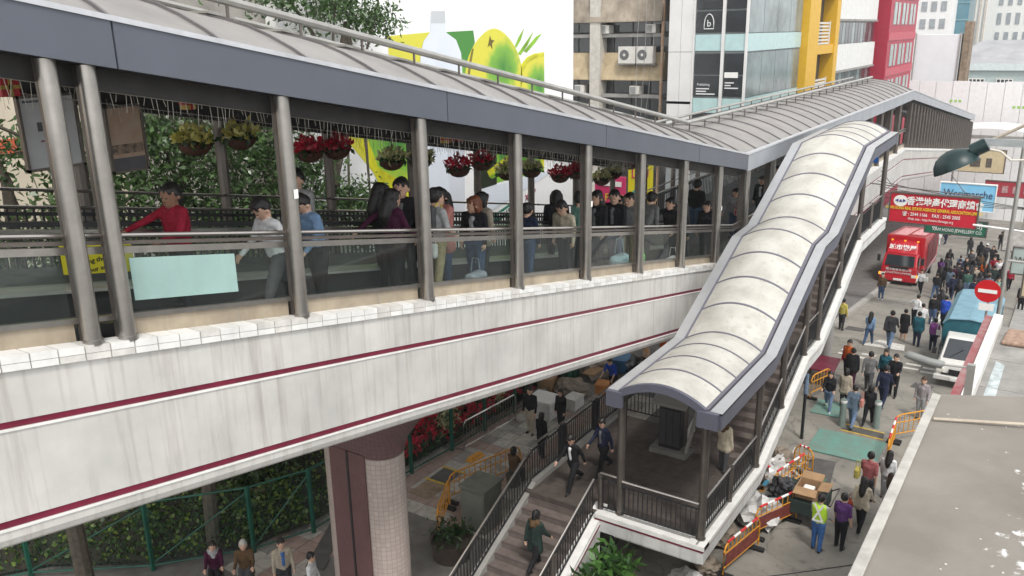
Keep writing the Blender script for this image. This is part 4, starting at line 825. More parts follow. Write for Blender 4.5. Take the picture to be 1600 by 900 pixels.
# ================================================================ HANGING BASKETS, POSTERS, ORNAMENTS IN THE WALKWAY
wick = M('wicker', (.09, .035, .02), .8, var=.3, scale=20)
yel_f = leafmat('basket_yellow', (.45, .40, .06), (.72, .66, .22)); crm_f = leafmat('basket_cream', (.52, .50, .2), (.74, .72, .42)); red_f = leafmat('basket_red', (.42, .008, .03), (.72, .02, .06))
def basket(s, h, kind, label):
    z = cz(s)+h; o = thing('hanging_basket', label, 'flower basket', (s, -13.9, z-.25), 'flower baskets hung along the walkway')
    MB().lathe(P(s, -13.9, z-.22), [(.10, 0), (.2, .04), (.28, .12), (.31, .22), (.27, .22)], 14).build('bowl', wick, o, smooth=True)
    N = 150; a = rng.uniform(0, 6.283, N); r = .34*np.sqrt(rng.random(N)); zz = .28*(1-(r/.36)**2)*rng.random(N)
    c = np.array(P(s, -13.9, z+.03)); pts = c+np.stack([r*np.cos(a), r*np.sin(a), zz+.04], 1)
    cards('blooms', pts, .17, {'y': yel_f, 'c': crm_f, 'r': red_f}[kind], o, asp=.5, droop=-.5)
    pts = c+np.stack([r*np.cos(a)*1.02, r*np.sin(a)*1.02, zz*.5-.02], 1); cards('leaves', pts[:90], .16, grn_l, o, asp=.5, droop=.5)
    b = MB()
    for k in range(3): b.tube([P(s+.27*math.cos(k*2.1), -13.9+.27*math.sin(k*2.1), z), P(s, -13.9, z+.5)], .006, 4)
    b.tube([P(s, -13.9, z+.5), P(s, -13.9, cz(s)+3.0)], .006, 4); b.build('hanger', steel_dk, o)
cn = {'y': 'yellow leaved', 'c': 'cream flowered', 'r': 'red flowered'}
ordn = ['first', 'second', 'third', 'fourth', 'fifth', 'sixth', 'seventh', 'eighth']
bl = [(10.23, 2.41, 'y'), (11.3, 2.6, 'y'), (13.11, 2.45, 'r'), (13.95, 2.57, 'r'), (15.8, 2.41, 'c'), (16.9, 2.5, 'c'), (18.54, 2.36, 'r'), (19.61, 2.6, 'r'), (20.95, 2.37, 'c'), (22.28, 2.5, 'c'), (24.07, 2.41, 'r'), (25.16, 2.57, 'r'), (27.06, 2.43, 'c'), (27.98, 2.63, 'c'), (29.45, 2.8, 'r'), (30.6, 2.7, 'r')]
for i, (s, h, k) in enumerate(bl): basket(s, h, k, '%s hanging basket, %s one of the %s pair from left' % (cn[k], ('left', 'right')[i % 2], ordn[i//2]))
def poster(s0, s1, h0, h1, label, base, parts):
    zc = cz((s0+s1)/2); o = thing('framed_poster', label, 'poster', ((s0+s1)/2, -13.85, zc+h0), 'posters hung on the far side of walkway')
    MB().box(s0+.04, s1-.04, -13.87, -13.83, zc+h0+.04, zc+h1-.04).build('sheet', base, o)
    for a, b, c, d in ((s0, s1, h0, h0+.045), (s0, s1, h1-.045, h1), (s0, s0+.045, h0, h1), (s1-.045, s1, h0, h1)): MB().box(a, b, -13.89, -13.8, zc+c, zc+d).build('frame', steel_dk, o)
    for a, b, c, d, ma in parts: MB().box(s0+a*(s1-s0), s0+b*(s1-s0), -13.832, -13.824, zc+h0+c*(h1-h0), zc+h0+d*(h1-h0)).build('print', ma, o)
    MB().tube([P(s0+.1, -13.85, zc+h1), P(s0+.1, -13.85, zc+3.1)], .01, 5).build('hanger', steel_dk, o); MB().tube([P(s1-.1, -13.85, zc+h1), P(s1-.1, -13.85, zc+3.1)], .01, 5).build('hanger', steel_dk, o)
pg_ = M('poster_grey', (.55, .55, .56), .4, var=.1); pb_ = M('poster_brown', (.36, .22, .15), .4, var=.5, scale=3, c2=(.5, .4, .3)); pd = M('poster_dark', (.10, .10, .11), .4, var=.2)
poster(7.02, 7.98, 1.80, 3.0, 'grey framed poster with small pictures, leftmost on walkway', pg_, [(.28, .55, .52, .64, pd), (.5, .72, .48, .58, pd), (.3, .6, .38, .40, maroon), (.62, .78, .22, .36, pd), (.1, .6, .9, .93, pd)])
poster(8.44, 9.16, 1.82, 2.98, 'brown framed group picture poster beside the double pillar', pb_, [(.08, .92, .28, .42, M('poster_crowd', (.30, .22, .16), .5, var=.6, scale=14)), (.08, .92, .04, .22, pd)])
gold = M('ornament_gold', (.45, .30, .06), .4, var=.3, scale=20); ored = M('ornament_red', (.42, .02, .03), .4, var=.2)
for s, h, c, lb in ((14.9, 3.0, gold, 'small gold gift box ornament hanging under the walkway roof'), (15.35, 3.12, ored, 'red gift box ornament with gold ribbon under walkway roof'), (8.42, 3.02, gold, 'gold ribbon ornament hanging between the left pillars'), (5.75, 2.92, ored, 'red and gold ornament at the left picture edge')):
    z = cz(s)+h; w_ = .09 if c is gold else .12; o = thing('gift_ornament', lb, 'ornament', (s, -11.5, z), 'hanging gift box ornaments')
    MB().box(s-w_, s+w_, -11.5-w_, -11.5+w_, z-w_, z+w_).build('box', c, o, bevel=.012)
    for a, b in ((w_*.22, w_*1.03), (w_*1.03, w_*.22)): MB().box(s-a, s+a, -11.5-w_*1.04, -11.5+w_*1.04, z-(w_*1.04 if a < b else w_*.2), z+(w_*1.04 if a < b else w_*.2)).build('ribbon', ored if c is gold else gold, o)
    MB().tube([P(s, -11.5, z+w_), P(s, -11.5, cz(s)+3.6)], .005, 4).build('string', steel_dk, o)

# ================================================================ NEAR ROOFS AT THE RIGHT
def peeling():
    m_ = bpy.data.materials.new('weathered_roof'); m_.use_nodes = True; n_ = m_.node_tree; b_ = n_.nodes['Principled BSDF']; b_.inputs['Roughness'].default_value = .85; L = n_.links
    ge = n_.nodes.new('ShaderNodeNewGeometry'); no = n_.nodes.new('ShaderNodeTexNoise'); no.inputs['Scale'].default_value = 1.1; no.inputs['Detail'].default_value = 7; L.new(ge.outputs['Position'], no.inputs['Vector'])
    rp = n_.nodes.new('ShaderNodeValToRGB'); rp.color_ramp.elements[0].color = (.165, .148, .125, 1); rp.color_ramp.elements[0].position = .32; rp.color_ramp.elements[1].color = (.22, .2, .172, 1); rp.color_ramp.elements[1].position = .66; L.new(no.outputs[0], rp.inputs[0])
    n2 = n_.nodes.new('ShaderNodeTexNoise'); n2.inputs['Scale'].default_value = 5.5; n2.inputs['Detail'].default_value = 8; n2.inputs['Roughness'].default_value = .6; L.new(ge.outputs['Position'], n2.inputs['Vector'])
    sp = n_.nodes.new('ShaderNodeSeparateXYZ'); L.new(ge.outputs['Position'], sp.inputs[0])
    # paint remains thicken towards the far wall of the roof
    mr = n_.nodes.new('ShaderNodeMapRange'); mr.inputs[1].default_value = -.5; mr.inputs[2].default_value = .6; mr.inputs[3].default_value = -.26; mr.inputs[4].default_value = .2; L.new(sp.outputs[0], mr.inputs[0])
    ad = n_.nodes.new('ShaderNodeMath'); L.new(n2.outputs[0], ad.inputs[0]); L.new(mr.outputs[0], ad.inputs[1])
    r2 = n_.nodes.new('ShaderNodeValToRGB'); r2.color_ramp.elements[0].position = .565; r2.color_ramp.elements[1].position = .66; L.new(ad.outputs[0], r2.inputs[0])
    mx = n_.nodes.new('ShaderNodeMix'); mx.data_type = 'RGBA'; L.new(r2.outputs[0], mx.inputs['Factor']); L.new(rp.outputs[0], mx.inputs['A']); mx.inputs['B'].default_value = (.72, .72, .71, 1); L.new(mx.outputs['Result'], b_.inputs[0])
    bp = n_.nodes.new('ShaderNodeBump'); bp.inputs['Strength'].default_value = .4; bp.inputs['Distance'].default_value = .03; L.new(ad.outputs[0], bp.inputs['Height']); L.new(bp.outputs[0], b_.inputs['Normal']); return m_
wroof = peeling()
o = thing('low_flat_roofed_building', 'near low building with weathered concrete roof and peeling white paint', 'building', (9, 2, -13.6))
MB().hexa([P(s, t, z) for z in (-5.22, -5.0) for s, t in ((2.5, -1.24), (2.5, 7), (16.5, 7), (12.5, -1.12))]).build('roof_slab', wroof, o, bevel=.02)
MB().box(2.7, 12.2, -1.0, 6.8, -13.6, -5.22).build('wall', concrete, o)
MB().hexa([P(s, t, z) for z in (-4.998, -4.96) for s, t in ((2.5, -1.23), (2.5, -1.10), (12.42, -1.0), (12.45, -1.11))]).build('roof_lip', M('lip_grey', (.40, .385, .35), .8, var=.2, scale=4), o, bevel=.01)
st = MB().tube([P(11.55, -.98, -4.97), P(12.0, .35, -4.93), (P(12.4, 1.5, -4.9))], .022, 7).build('bamboo_stick', M('bamboo_stick', (.38, .33, .26), .7, var=.2), smooth=True, org=P(11.6, 0, -4.97)); setp(st, 'thin weathered bamboo stick lying across the near concrete roof', 'stick')
rb = M('debris_white', (.5, .485, .45), .8, var=.1)
for k in range(18):
    s, t = random.uniform(7.5, 12.2), random.uniform(-.9, .6); q = random.uniform(.006, .022); a0 = random.uniform(0, 6)
    MB().prism([P(s+q*random.uniform(.35, 1.2)*math.cos(a0+i*.785), t+q*random.uniform(.35, 1.2)*math.sin(a0+i*.785), -4.999) for i in range(8)], (0, 0, .004)).build('paint_flake', rb, o)
o = thing('parapet_roofed_building', 'second low building with red and white coping beyond near roof', 'building', (18, 1, -13.6))
MB().hexa([P(s, t, z) for z in (-13.6, -6.75) for s, t in ((13.4, -1.2), (13.4, 8), (21.8, 8), (21.85, -.96))]).build('wall', concrete, o)
MB().hexa([P(s, t, z) for z in (-6.748, -6.7) for s, t in ((13.4, -.9), (13.4, 8), (21.7, 8), (21.7, -.76))]).build('roof_sheet', M('roof_sheet', (.27, .26, .24), .85, var=.25, scale=1.5), o)
MB().hexa([P(s, t, z) for z in (-6.748, -6.52) for s, t in ((13.4, -1.24), (13.4, -1.06), (21.8, -.9), (21.85, -1.06))]).build('red_coping', M('coping_red', (.22, .045, .05), .7, var=.25, scale=4, c2=(.3, .2, .19)), o)
MB().hexa([P(s, t, z) for z in (-6.748, -6.46) for s, t in ((13.4, -1.055), (13.4, -.88), (21.8, -.70), (21.85, -.89))]).build('white_coping', M('coping_white', (.62, .60, .57), .7, var=.12, scale=3), o)
for i in range(5): MB().box(14.2+i*1.7, 14.22+i*1.7, -.8, 3, -6.698, -6.69).build('sheet_joint', grout, o)
MB().hexa([P(s, t, z) for z in (-6.698, -6.6) for s, t in ((20.3, -.62), (20.3, -.1), (21.4, .1), (21.3, -.55))]).build('brown_rag', M('rag', (.33, .22, .16), .9, var=.3, scale=10), o, bevel=.04)
MB().hexa([P(s, t, z) for z in (-6.7, -6.693) for s, t in ((15.2, -.72), (15.2, -.5), (19, -.45), (19.2, -.62))]).build('paint_patch', M('pale_patch', (.45, .50, .5), .8, var=.3, scale=6), o)
# lamp on its post
o = thing('street_lamp', 'grey rounded floodlight head on an arm above the parked van', 'lamp', (15, -.82, -6.5)); lg_ = M('lamp_grey', (.20, .205, .195), .5, var=.12)
MB().box(14.95, 15.05, -.88, -.76, -6.6, -5.36).build('post', galv, o); MB().tube([P(15, -.82, -5.42), P(15, -1.3, -5.45)], .018, 6).build('arm', galv, o)
b = MB(); b.tube([P(15, -1.22, -5.46), P(15, -1.25, -5.455), P(15, -1.45, -5.44), P(15, -1.66, -5.40), P(15, -1.8, -5.375), P(15, -1.84, -5.37)], .07, 12); hd = b.build('lamp_head', lg_, o, smooth=True)
for v in hd.data.vertices:
    x = v.co.x+ORG[o.name].x; k = {True: .45}.get(x > -1.235 or x < -1.82, 1.0); c_ = -5.41+GZ-ORG[o.name].z; v.co.z = c_+(v.co.z-c_)*k; v.co.y *= k

# ================================================================ VEHICLES
redp = M('truck_red', (.42, .008, .018), .3, var=.05, coat=.4); blk = M('rubber_black', (.015, .015, .015), .7); chrome = M('chrome', (.5, .5, .5), .2, metal=.9, var=.05); wsg = M('windscreen', (.02, .025, .03), .06, var=.2, spec=1.0)
def wheel(o, s, t, z, r, w_, side):
    b = MB(); n_ = 20; c = P(s, t, z+r)
    ring = [c+Vector((0, r*math.cos(6.283*i/n_), r*math.sin(6.283*i/n_))) for i in range(n_)]; b.prism([v-Vector((w_/2, 0, 0)) for v in ring], (w_, 0, 0)); k = b.build('wheel', blk, o, bevel=.02)
    b = MB(); b.prism([c+Vector((side*w_/2, r*.55*math.cos(6.283*i/n_), r*.55*math.sin(6.283*i/n_))) for i in range(n_)], (side*.015, 0, 0)); b.build('rim', chrome, k)
g0 = -16.55; slp = .115
tk = thing('red_removal_truck', 'bright red box truck with white lettering driving towards the camera', 'truck', (60, -8.3, g0))
gt = lambda s: g0-(s-59.4)*slp
b = MB(); b.hexa([P(s, t, gt(s)+z) for s, z in ((59.4, .42),) for t in (-9.4, -7.2)]+[P(61.15, t, gt(61.15)+.42) for t in (-7.2, -9.4)]+[P(59.42, -9.4, gt(59.4)+1.25), P(59.42, -7.2, gt(59.4)+1.25), P(61.15, -7.2, gt(61)+1.25), P(61.15, -9.4, gt(61)+1.25)]); b.build('cab_lower', redp, tk, bevel=.08)
b = MB(); b.hexa([P(59.45, -9.38, gt(59.4)+1.252), P(59.45, -7.22, gt(59.4)+1.252), P(61.15, -7.22, gt(61)+1.252), P(61.15, -9.38, gt(61)+1.252), P(59.95, -9.3, gt(60)+2.12), P(59.95, -7.3, gt(60)+2.12), P(61.15, -7.3, gt(61)+2.12), P(61.15, -9.3, gt(61)+2.12)]); b.build('cab_upper', redp, tk, bevel=.06)
b = MB(); b.hexa([P(59.44, -9.2, gt(59.4)+1.33), P(59.44, -7.4, gt(59.4)+1.33), P(59.54, -7.4, gt(59.5)+1.33), P(59.54, -9.2, gt(59.5)+1.33), P(59.87, -9.15, gt(59.9)+2.02), P(59.87, -7.45, gt(59.9)+2.02), P(59.97, -7.45, gt(60)+2.02), P(59.97, -9.15, gt(60)+2.02)]); b.build('windscreen', wsg, tk)
b = MB(); b.hexa([P(59.9, -9.25, gt(60)+2.125), P(59.9, -7.35, gt(60)+2.125), P(61.2, -7.35, gt(61)+2.125), P(61.2, -9.25, gt(61)+2.125), P(60.5, -9.15, gt(60.5)+2.85), P(60.5, -7.45, gt(60.5)+2.85), P(61.2, -7.45, gt(61)+2.9), P(61.2, -9.15, gt(61)+2.9)]); b.build('wind_deflector', redp, tk, bevel=.07)
b = MB(); b.hexa([P(s, t, gt(s)+.75) for s, t in ((61.3, -9.5), (61.3, -7.1), (68.6, -7.1), (68.6, -9.5))]+[P(s, t, gt(s)+3.2) for s, t in ((61.3, -9.5), (61.3, -7.1), (68.6, -7.1), (68.6, -9.5))]); b.build('cargo_box', redp, tk, bevel=.03)
for i, (a, c_) in enumerate(((-9.2, -8.35), (-8.2, -7.35))): MB().hexa([P(s, t, gt(s)+z) for z in (3.205, 3.215) for s, t in ((61.8+i, a), (61.8+i, c_), (67.5, c_), (67.0, a))]).build('roof_lettering', M('faded_white', (.6, .4, .4), .6, var=.5, scale=6, c2=(.42, .06, .06)), tk)
tw_ = M('truck_white', (.75, .74, .72), .5, var=0); Fd = Matrix(((1, 0, 0), (0, .64, -.77), (0, .77, .64)))
text('城市搬屋', .42, tw_, tk, (60.18, -8.3, gt(60.2)+2.5), Fd, bold=.008); text('城市搬屋有限公司', .2, tw_, tk, (59.38, -8.3, gt(59.4)+1.08), '-s'); text('LOGISTICS LIMITED', .17, tw_, tk, (59.38, -8.3, gt(59.4)+.85), '-s', sx=1.1)
MB().box(59.3, 59.42, -9.42, -7.18, gt(59.4)+.3, gt(59.4)+.6).build('bumper', redp, tk, bevel=.03); MB().box(59.28, 59.31, -8.55, -8.0, gt(59.4)+.36, gt(59.4)+.5).build('number_plate', wp, tk)
MB().box(59.36, 59.41, -8.9, -7.7, gt(59.4)+1.16, gt(59.4)+1.3).build('grille', blk, tk)
for t in (-9.25, -7.35): MB().box(59.33, 59.4, t-.14, t+.14, gt(59.4)+.62, gt(59.4)+.82).build('headlight', M('headlight', (.7, .68, .6), .2, var=0), tk, bevel=.02)
for t in (-9.46, -7.14): MB().box(59.4, 59.5, t-.05, t+.05, gt(59.4)+.62, gt(59.4)+.8).build('indicator', M('amber', (.9, .35, .02), .3, var=0, em=.6), tk)
for t in (-9.65, -6.95): MB().box(59.7, 59.8, t-.1, t+.1, gt(59.7)+1.5, gt(59.7)+1.95).build('mirror', blk, tk, bevel=.02)
MB().box(59.95, 61.0, -7.215, -7.19, gt(60.5)+1.3, gt(60.5)+1.95).build('side_window', wsg, tk)
for i in range(2): MB().box(63.0+i*2.6, 65.2+i*2.6, -7.095, -7.075, gt(65)+1.0, gt(65)+2.9).build('side_panel', M('dark_panel', (.10, .01, .015), .4), tk)
for s in (60.2, 66.8):
    for t, sd in ((-9.3, -1), (-7.3, 1)): wheel(tk, s, t, gt(s), .42, .26, sd)
seam = M('panel_gap', (.03, .004, .006), .6, var=0)
for s_ in (59.98, 61.02): MB().box(s_, s_+.015, -7.2, -7.188, gt(60.5)+.55, gt(60.5)+1.95).build('door_seam', seam, tk)
MB().box(60.15, 60.3, -7.2, -7.17, gt(60.5)+1.15, gt(60.5)+1.2).build('door_handle', blk, tk)
for t in (-8.8, -7.9): MB().bar(P(59.46, t, gt(59.4)+1.36), P(59.66, t+.5, gt(59.6)+1.62), .02, .02).build('wiper', blk, tk)
for i in range(8): MB().box(61.5+i*.95, 61.53+i*.95, -7.1, -7.085, gt(65)+.95, gt(65)+3.0).build('body_rib', redp, tk)
MB().box(61.25, 68.65, -7.12, -7.06, gt(65)+.7, gt(65)+.8).build('side_rail', chrome, tk); MB().box(61.6, 66.0, -7.4, -7.2, gt(64)+.35, gt(64)+.7).build('side_guard', blk, tk)
for t in (-9.1, -8.3, -7.5): MB().box(60.9, 60.98, t-.06, t+.06, gt(61)+2.9, gt(61)+2.96).build('roof_marker', M('amber', (.9, .35, .02)), tk)
vn = thing('flatbed_van', 'white cab van with teal covered box parked by the near roofs', 'van', (37, -2.3, -13.75)); vw = M('van_white', (.62, .61, .57), .35, var=.06, coat=.3); teal = M('tarp_teal', (.012, .10, .13), .6, var=.2, scale=3); tlb = M('tarp_top', (.17, .31, .38), .6, var=.15, scale=2)
gv = -13.75
b = MB(); b.hexa([P(35.35, -3.2, gv+.35), P(35.35, -1.5, gv+.35), P(37.4, -1.5, gv+.35), P(37.4, -3.2, gv+.35), P(35.5, -3.15, gv+.98), P(35.5, -1.55, gv+.98), P(37.4, -1.5, gv+1.05), P(37.4, -3.2, gv+1.05)]); b.build('cab_lower', vw, vn, bevel=.09)
b = MB(); b.hexa([P(35.75, -3.12, gv+.985), P(35.75, -1.58, gv+.985), P(37.4, -1.52, gv+1.05), P(37.4, -3.18, gv+1.05), P(36.75, -3.02, gv+1.68), P(36.75, -1.68, gv+1.68), P(37.4, -1.65, gv+1.7), P(37.4, -3.05, gv+1.7)]); b.build('cab_upper', vw, vn, bevel=.05)
b = MB(); b.hexa([P(35.82, -3.0, gv+1.06), P(35.82, -1.7, gv+1.06), P(35.9, -1.7, gv+1.04), P(35.9, -3.0, gv+1.04), P(36.62, -2.92, gv+1.63), P(36.62, -1.78, gv+1.63), P(36.7, -1.78, gv+1.6), P(36.7, -2.92, gv+1.6)]); b.build('windscreen', wsg, vn)
b = MB(); pr_ = [(-3.3, .55), (-1.4, .55), (-1.4, 1.95), (-1.6, 2.14), (-2.35, 2.22), (-3.1, 2.14), (-3.3, 1.95)]; b.prism([P(37.5, t, gv+z) for t, z in pr_], P(42.3, 0, 0)-P(37.5, 0, 0)); b.build('cargo_cover', teal, vn, bevel=.03)
b = MB(); pr_ = [(-3.32, 1.93), (-3.1, 2.16), (-2.35, 2.245), (-1.6, 2.16), (-1.38, 1.93), (-1.38, 1.96), (-1.6, 2.19), (-2.35, 2.275), (-3.1, 2.19), (-3.32, 1.96)]; b.prism([P(37.45, t, gv+z) for t, z in pr_], P(42.35, 0, 0)-P(37.45, 0, 0)); b.build('cover_top', tlb, vn)
MB().box(35.25, 35.4, -3.22, -1.48, gv+.3, gv+.5).build('bumper', vw, vn, bevel=.03)
for t in (-3.0, -1.7): MB().box(35.34, 35.42, t-.14, t+.14, gv+.6, gv+.78).build('headlight', M('headlight', (.7, .68, .6), .2, var=0), vn, bevel=.02)
MB().box(35.32, 35.36, -2.7, -2.0, gv+.6, gv+.76).build('grille', blk, vn); MB().box(35.2, 35.25, -2.6, -2.1, gv+.34, gv+.46).build('number_plate', wp, vn)
MB().box(36.1, 37.2, -3.205, -3.19, gv+1.05, gv+1.5).build('side_window', wsg, vn)
for t in (-3.35, -1.35): MB().box(35.95, 36.05, t-.08, t+.08, gv+1.1, gv+1.35).build('mirror', blk, vn, bevel=.02)
for s in (36.2, 40.8):
    for t, sd in ((-3.08, -1), (-1.62, 1)): wheel(vn, s, t, gv-(.1 if s > 38 else .02), .33, .2, sd)

for t in (-2.75, -2.1): MB().bar(P(35.86, t, gv+1.09), P(36.2, t+.4, gv+1.36), .018, .018).build('wiper', blk, vn)
for s_ in (36.05, 37.25): MB().box(s_, s_+.012, -3.212, -3.2, gv+.5, gv+1.5).build('door_seam', blk, vn)
for i in range(6): MB().box(37.9+i*.8, 37.94+i*.8, -3.315, -3.3, gv+.6, gv+1.95).build('cover_rib', teal, vn)
MB().box(35.33, 35.37, -2.95, -1.75, gv+.52, gv+.58).build('grille_bar', blk, vn)
# ================================================================ STREET FURNITURE
obar = M('barrier_orange', (.62, .27, .02), .45, var=.2, scale=8); rw = M('tape_red', (.55, .03, .03), .5, var=.1); bpan = M('barrier_panel', (.20, .045, .035), .6, var=.3, scale=6)
def barrier(a, b_, label, panel=True, tape=False, z0=None, h=1.0, tilt=0):
    za = gz(a[0]) if z0 is None else z0; o = thing('barrier', label, 'barrier', (*a, za), 'orange works barriers'); u = Vector((b_[0]-a[0], b_[1]-a[1])); L_ = u.length; u /= L_
    q = lambda k, z: P(a[0]+u.x*k-u.y*tilt*z, a[1]+u.y*k+u.x*tilt*z, za+z)
    MB().tube([q(0, .12), q(0, h-.22), q(.08, h-.06), q(.22, h), q(L_-.22, h), q(L_-.08, h-.06), q(L_, h-.22), q(L_, .12)], .026, 8).build('frame', obar, o, smooth=True)
    MB().tube([q(0, .3), q(L_, .3)], .02, 6).build('rail', obar, o); MB().tube([q(0, h*.72), q(L_, h*.72)], .018, 6).build('rail', obar, o)
    n_ = max(4, int(L_/.2))
    for i in range(1, n_): MB().tube([q(L_*i/n_, h*.72 if panel else .3), q(L_*i/n_, h)], .014, 6).build('upright', obar, o)
    if panel: MB().hexa([q(.1, .32), q(.1, .32)+Vector((.012, 0, 0)), q(L_-.1, .32)+Vector((.012, 0, 0)), q(L_-.1, .32), q(.1, h*.68), q(.1, h*.68)+Vector((.012, 0, 0)), q(L_-.1, h*.68)+Vector((.012, 0, 0)), q(L_-.1, h*.68)]).build('panel', bpan, o)
    if tape:
        for i in range(5): MB().tube([q(.15+(L_-.3)*i/5, h+.012), q(.15+(L_-.3)*(i+1)/5, h+.012)], .034, 8).build('reflective_sleeve', wp if i % 2 else rw, o, smooth=True)
    for k in (.1, L_-.1): MB().hexa([q(k, 0)+Vector((x, y, z)) for z in (0, .1) for x, y in ((-.22, -.07), (.22, -.07), (.22, .07), (-.22, .07))]).build('foot', blk, o, bevel=.02)
barrier((18.6, -5.9), (20.4, -5.55), 'orange barrier with red panel at the bottom edge by staircase', tape=True)
barrier((20.7, -5.75), (22.3, -5.05), 'orange barrier with red and white sleeves left of the cardboard box', tape=True)
barrier((22.9, -5.9), (24.7, -5.45), 'orange barrier leaning on rubbish beside the staircase', tape=True, panel=False)
barrier((22.4, -6.4), (23.6, -6.6), 'orange barrier half hidden under the staircase parapet', panel=False)
barrier((26.9, -3.45), (28.9, -3.55), 'orange barrier running along the near roof edge', panel=False, tape=True)
barrier((28.9, -3.6), (30.0, -2.7), 'orange barrier standing across before near roof corner', panel=False)
barrier((31.0, -6.9), (32.2, -6.5), 'orange barrier by black pole next to the kerb', panel=False)
barrier((15.9, -13.1), (17.5, -13.9), 'orange barrier beside grey cabinet on the pavement', panel=False, z0=-13.47)
barrier((17.6, -14.0), (20.3, -13.2), 'long orange barrier on pavement behind grey cabinet', panel=False, z0=-13.47)
barrier((25.0, -5.3), (25.1, -5.9), 'narrow orange barrier end at the top of rubbish heap', panel=False, tape=True)
o = thing('crowd_barrier', 'silver steel crowd barrier before the red flower bed', 'barrier', (22, -15.5, -13.5)); q = lambda k, z: P(20.55+2.8*k, -15.6+.25*k, -13.48+z)
MB().tube([q(0, .05), q(0, 1.0), q(.03, 1.12), q(.97, 1.12), q(1, 1.0), q(1, .05)], .03, 8).build('frame', rail_steel, o, smooth=True); MB().tube([q(0, .2), q(1, .2)], .02, 6).build('rail', rail_steel, o)
for i in range(1, 20): MB().tube([q(i/20, .2), q(i/20, 1.1)], .011, 6).build('upright', rail_steel, o)
for k in (0, 1): MB().tube([q(k, .06)-Vector((.3, 0, 0)), q(k, .1), q(k, .06)+Vector((.3, 0, 0))], .025, 6).build('foot', rail_steel, o)
o = MB().hexa([P(20.0, -15.2, -13.47), P(20.0, -14.9, -13.47), P(20.7, -14.8, -13.47), P(20.7, -15.1, -13.47), P(20.05, -15.1, -13.3), P(20.05, -14.95, -13.3), P(20.6, -14.9, -13.3), P(20.6, -15.05, -13.3)]).build('traffic_light_base', obar, bevel=.03, org=P(20.3, -15, -13.47)); setp(o, 'orange plastic block at the foot of steel crowd barrier', 'block')
boll = M('bollard_grey_green', (.15, .19, .17), .5, var=.15)
for s, t, lb in ((29.35, -5.36, 'left one of the two grey-green bollards before the plate'), (29.8, -4.3, 'right one of the two grey-green bollards before the plate')):
    o = thing('bollard', lb, 'bollard', (s, t, -13.6), 'bollards across the road'); MB().lathe(P(s, t, -13.6), [(.125, 0), (.125, .02), (.115, .05), (.115, .98), (.10, 1.03), (.04, 1.05)], 16).build('shaft', boll, o, smooth=True); MB().lathe(P(s, t, -13.6), [(.118, .9), (.121, .91), (.121, .99), (.117, 1.0)], 16).build('band', M('band_white', (.6, .6, .58), .5), o, smooth=True)
o = thing('black_pole', 'thin black pole with faded blue wrap beside the staircase', 'pole', (27.6, -6.3, -13.6)); MB().tube([P(27.6, -6.3, -13.6), P(27.6, -6.3, -11.35)], .055, 10).build('shaft', black_rail, o, smooth=True); MB().tube([P(27.6, -6.3, -11.9), P(27.6, -6.3, -11.2)], .075, 8).build('wrap', M('blue_wrap', (.16, .22, .30), .8, var=.3, scale=9), o)
o = thing('maroon_board', 'dark maroon board laid on the pavement behind orange barrier', 'board', (33.3, -7.3, -13.4)); MB().hexa([P(s, t, z) for z in (-12.9, -12.84) for s, t in ((32.4, -7.7), (32.3, -6.4), (34.0, -6.5), (34.0, -7.8))]).build('top', maroon, o)
for s, t in ((32.5, -7.5), (32.5, -6.6), (33.8, -6.7), (33.8, -7.6)): MB().box(s-.04, s+.04, t-.04, t+.04, -13.6, -12.9).build('leg', steel_dk, o)
# cabinet, tub, floor hatch, bench
o = thing('utility_cabinet', 'grey green metal utility cabinet beside the lower stairs', 'cabinet', (17.2, -12.5, -13.5)); MB().box(16.8, 17.7, -12.95, -12.15, -13.5, -12.15).build('body', M('cabinet_grey', (.15, .155, .13), .5, var=.2), o, bevel=.03); MB().box(16.75, 17.75, -13.0, -12.1, -12.15, -12.08).build('lid', M('cabinet_grey', (.15, .155, .13)), o, bevel=.02); MB().box(16.785, 16.8, -12.9, -12.2, -13.35, -12.25).build('door', M('cabinet_door', (.17, .175, .15), .5), o)
o = thing('round_tub', 'dark round wooden tub with green plants beside lower stairs', 'planter', (15.6, -12.4, -13.5)); MB().lathe(P(15.6, -12.4, -13.5), [(.5, 0), (.58, .55), (.52, .55), (.5, .45)], 18).build('tub', M('tub', (.06, .045, .035), .7, var=.3), o); cards('foliage', np.array([P(15.6+random.gauss(0, .25), -12.4+random.gauss(0, .25), -12.85+random.random()*.3) for i in range(160)]), .25, grn_l, o, asp=.3)
o = thing('floor_hatch', 'yellow edged access hatch set in the tiled pavement', 'hatch', (18.9, -15.2, -13.46)); MB().box(18.5, 19.3, -15.5, -14.8, -13.462, -13.45).build('plate', dk_patch, o)
for a, b_, c_, d_ in ((18.42, 18.5, -15.6, -14.7), (19.3, 19.38, -15.6, -14.7)): MB().box(a, b_, c_, d_, -13.462, -13.44).build('edge', ylw_line, o)
MB().box(17.5, 18.42, -15.5, -14.7, -13.462, -13.455).build('rust_plate', M('rust_plate', (.26, .19, .13), .8, var=.3), o)
o = thing('drain_grating', 'long dark drain grating in the pavement behind the pier', 'grating', (14.2, -15.4, -13.46)); MB().hexa([P(s, t, z) for z in (-13.462, -13.455) for s, t in ((13.1, -15.4), (13.3, -14.9), (15.3, -16.0), (15.1, -16.4))]).build('frame', dk_patch, o)
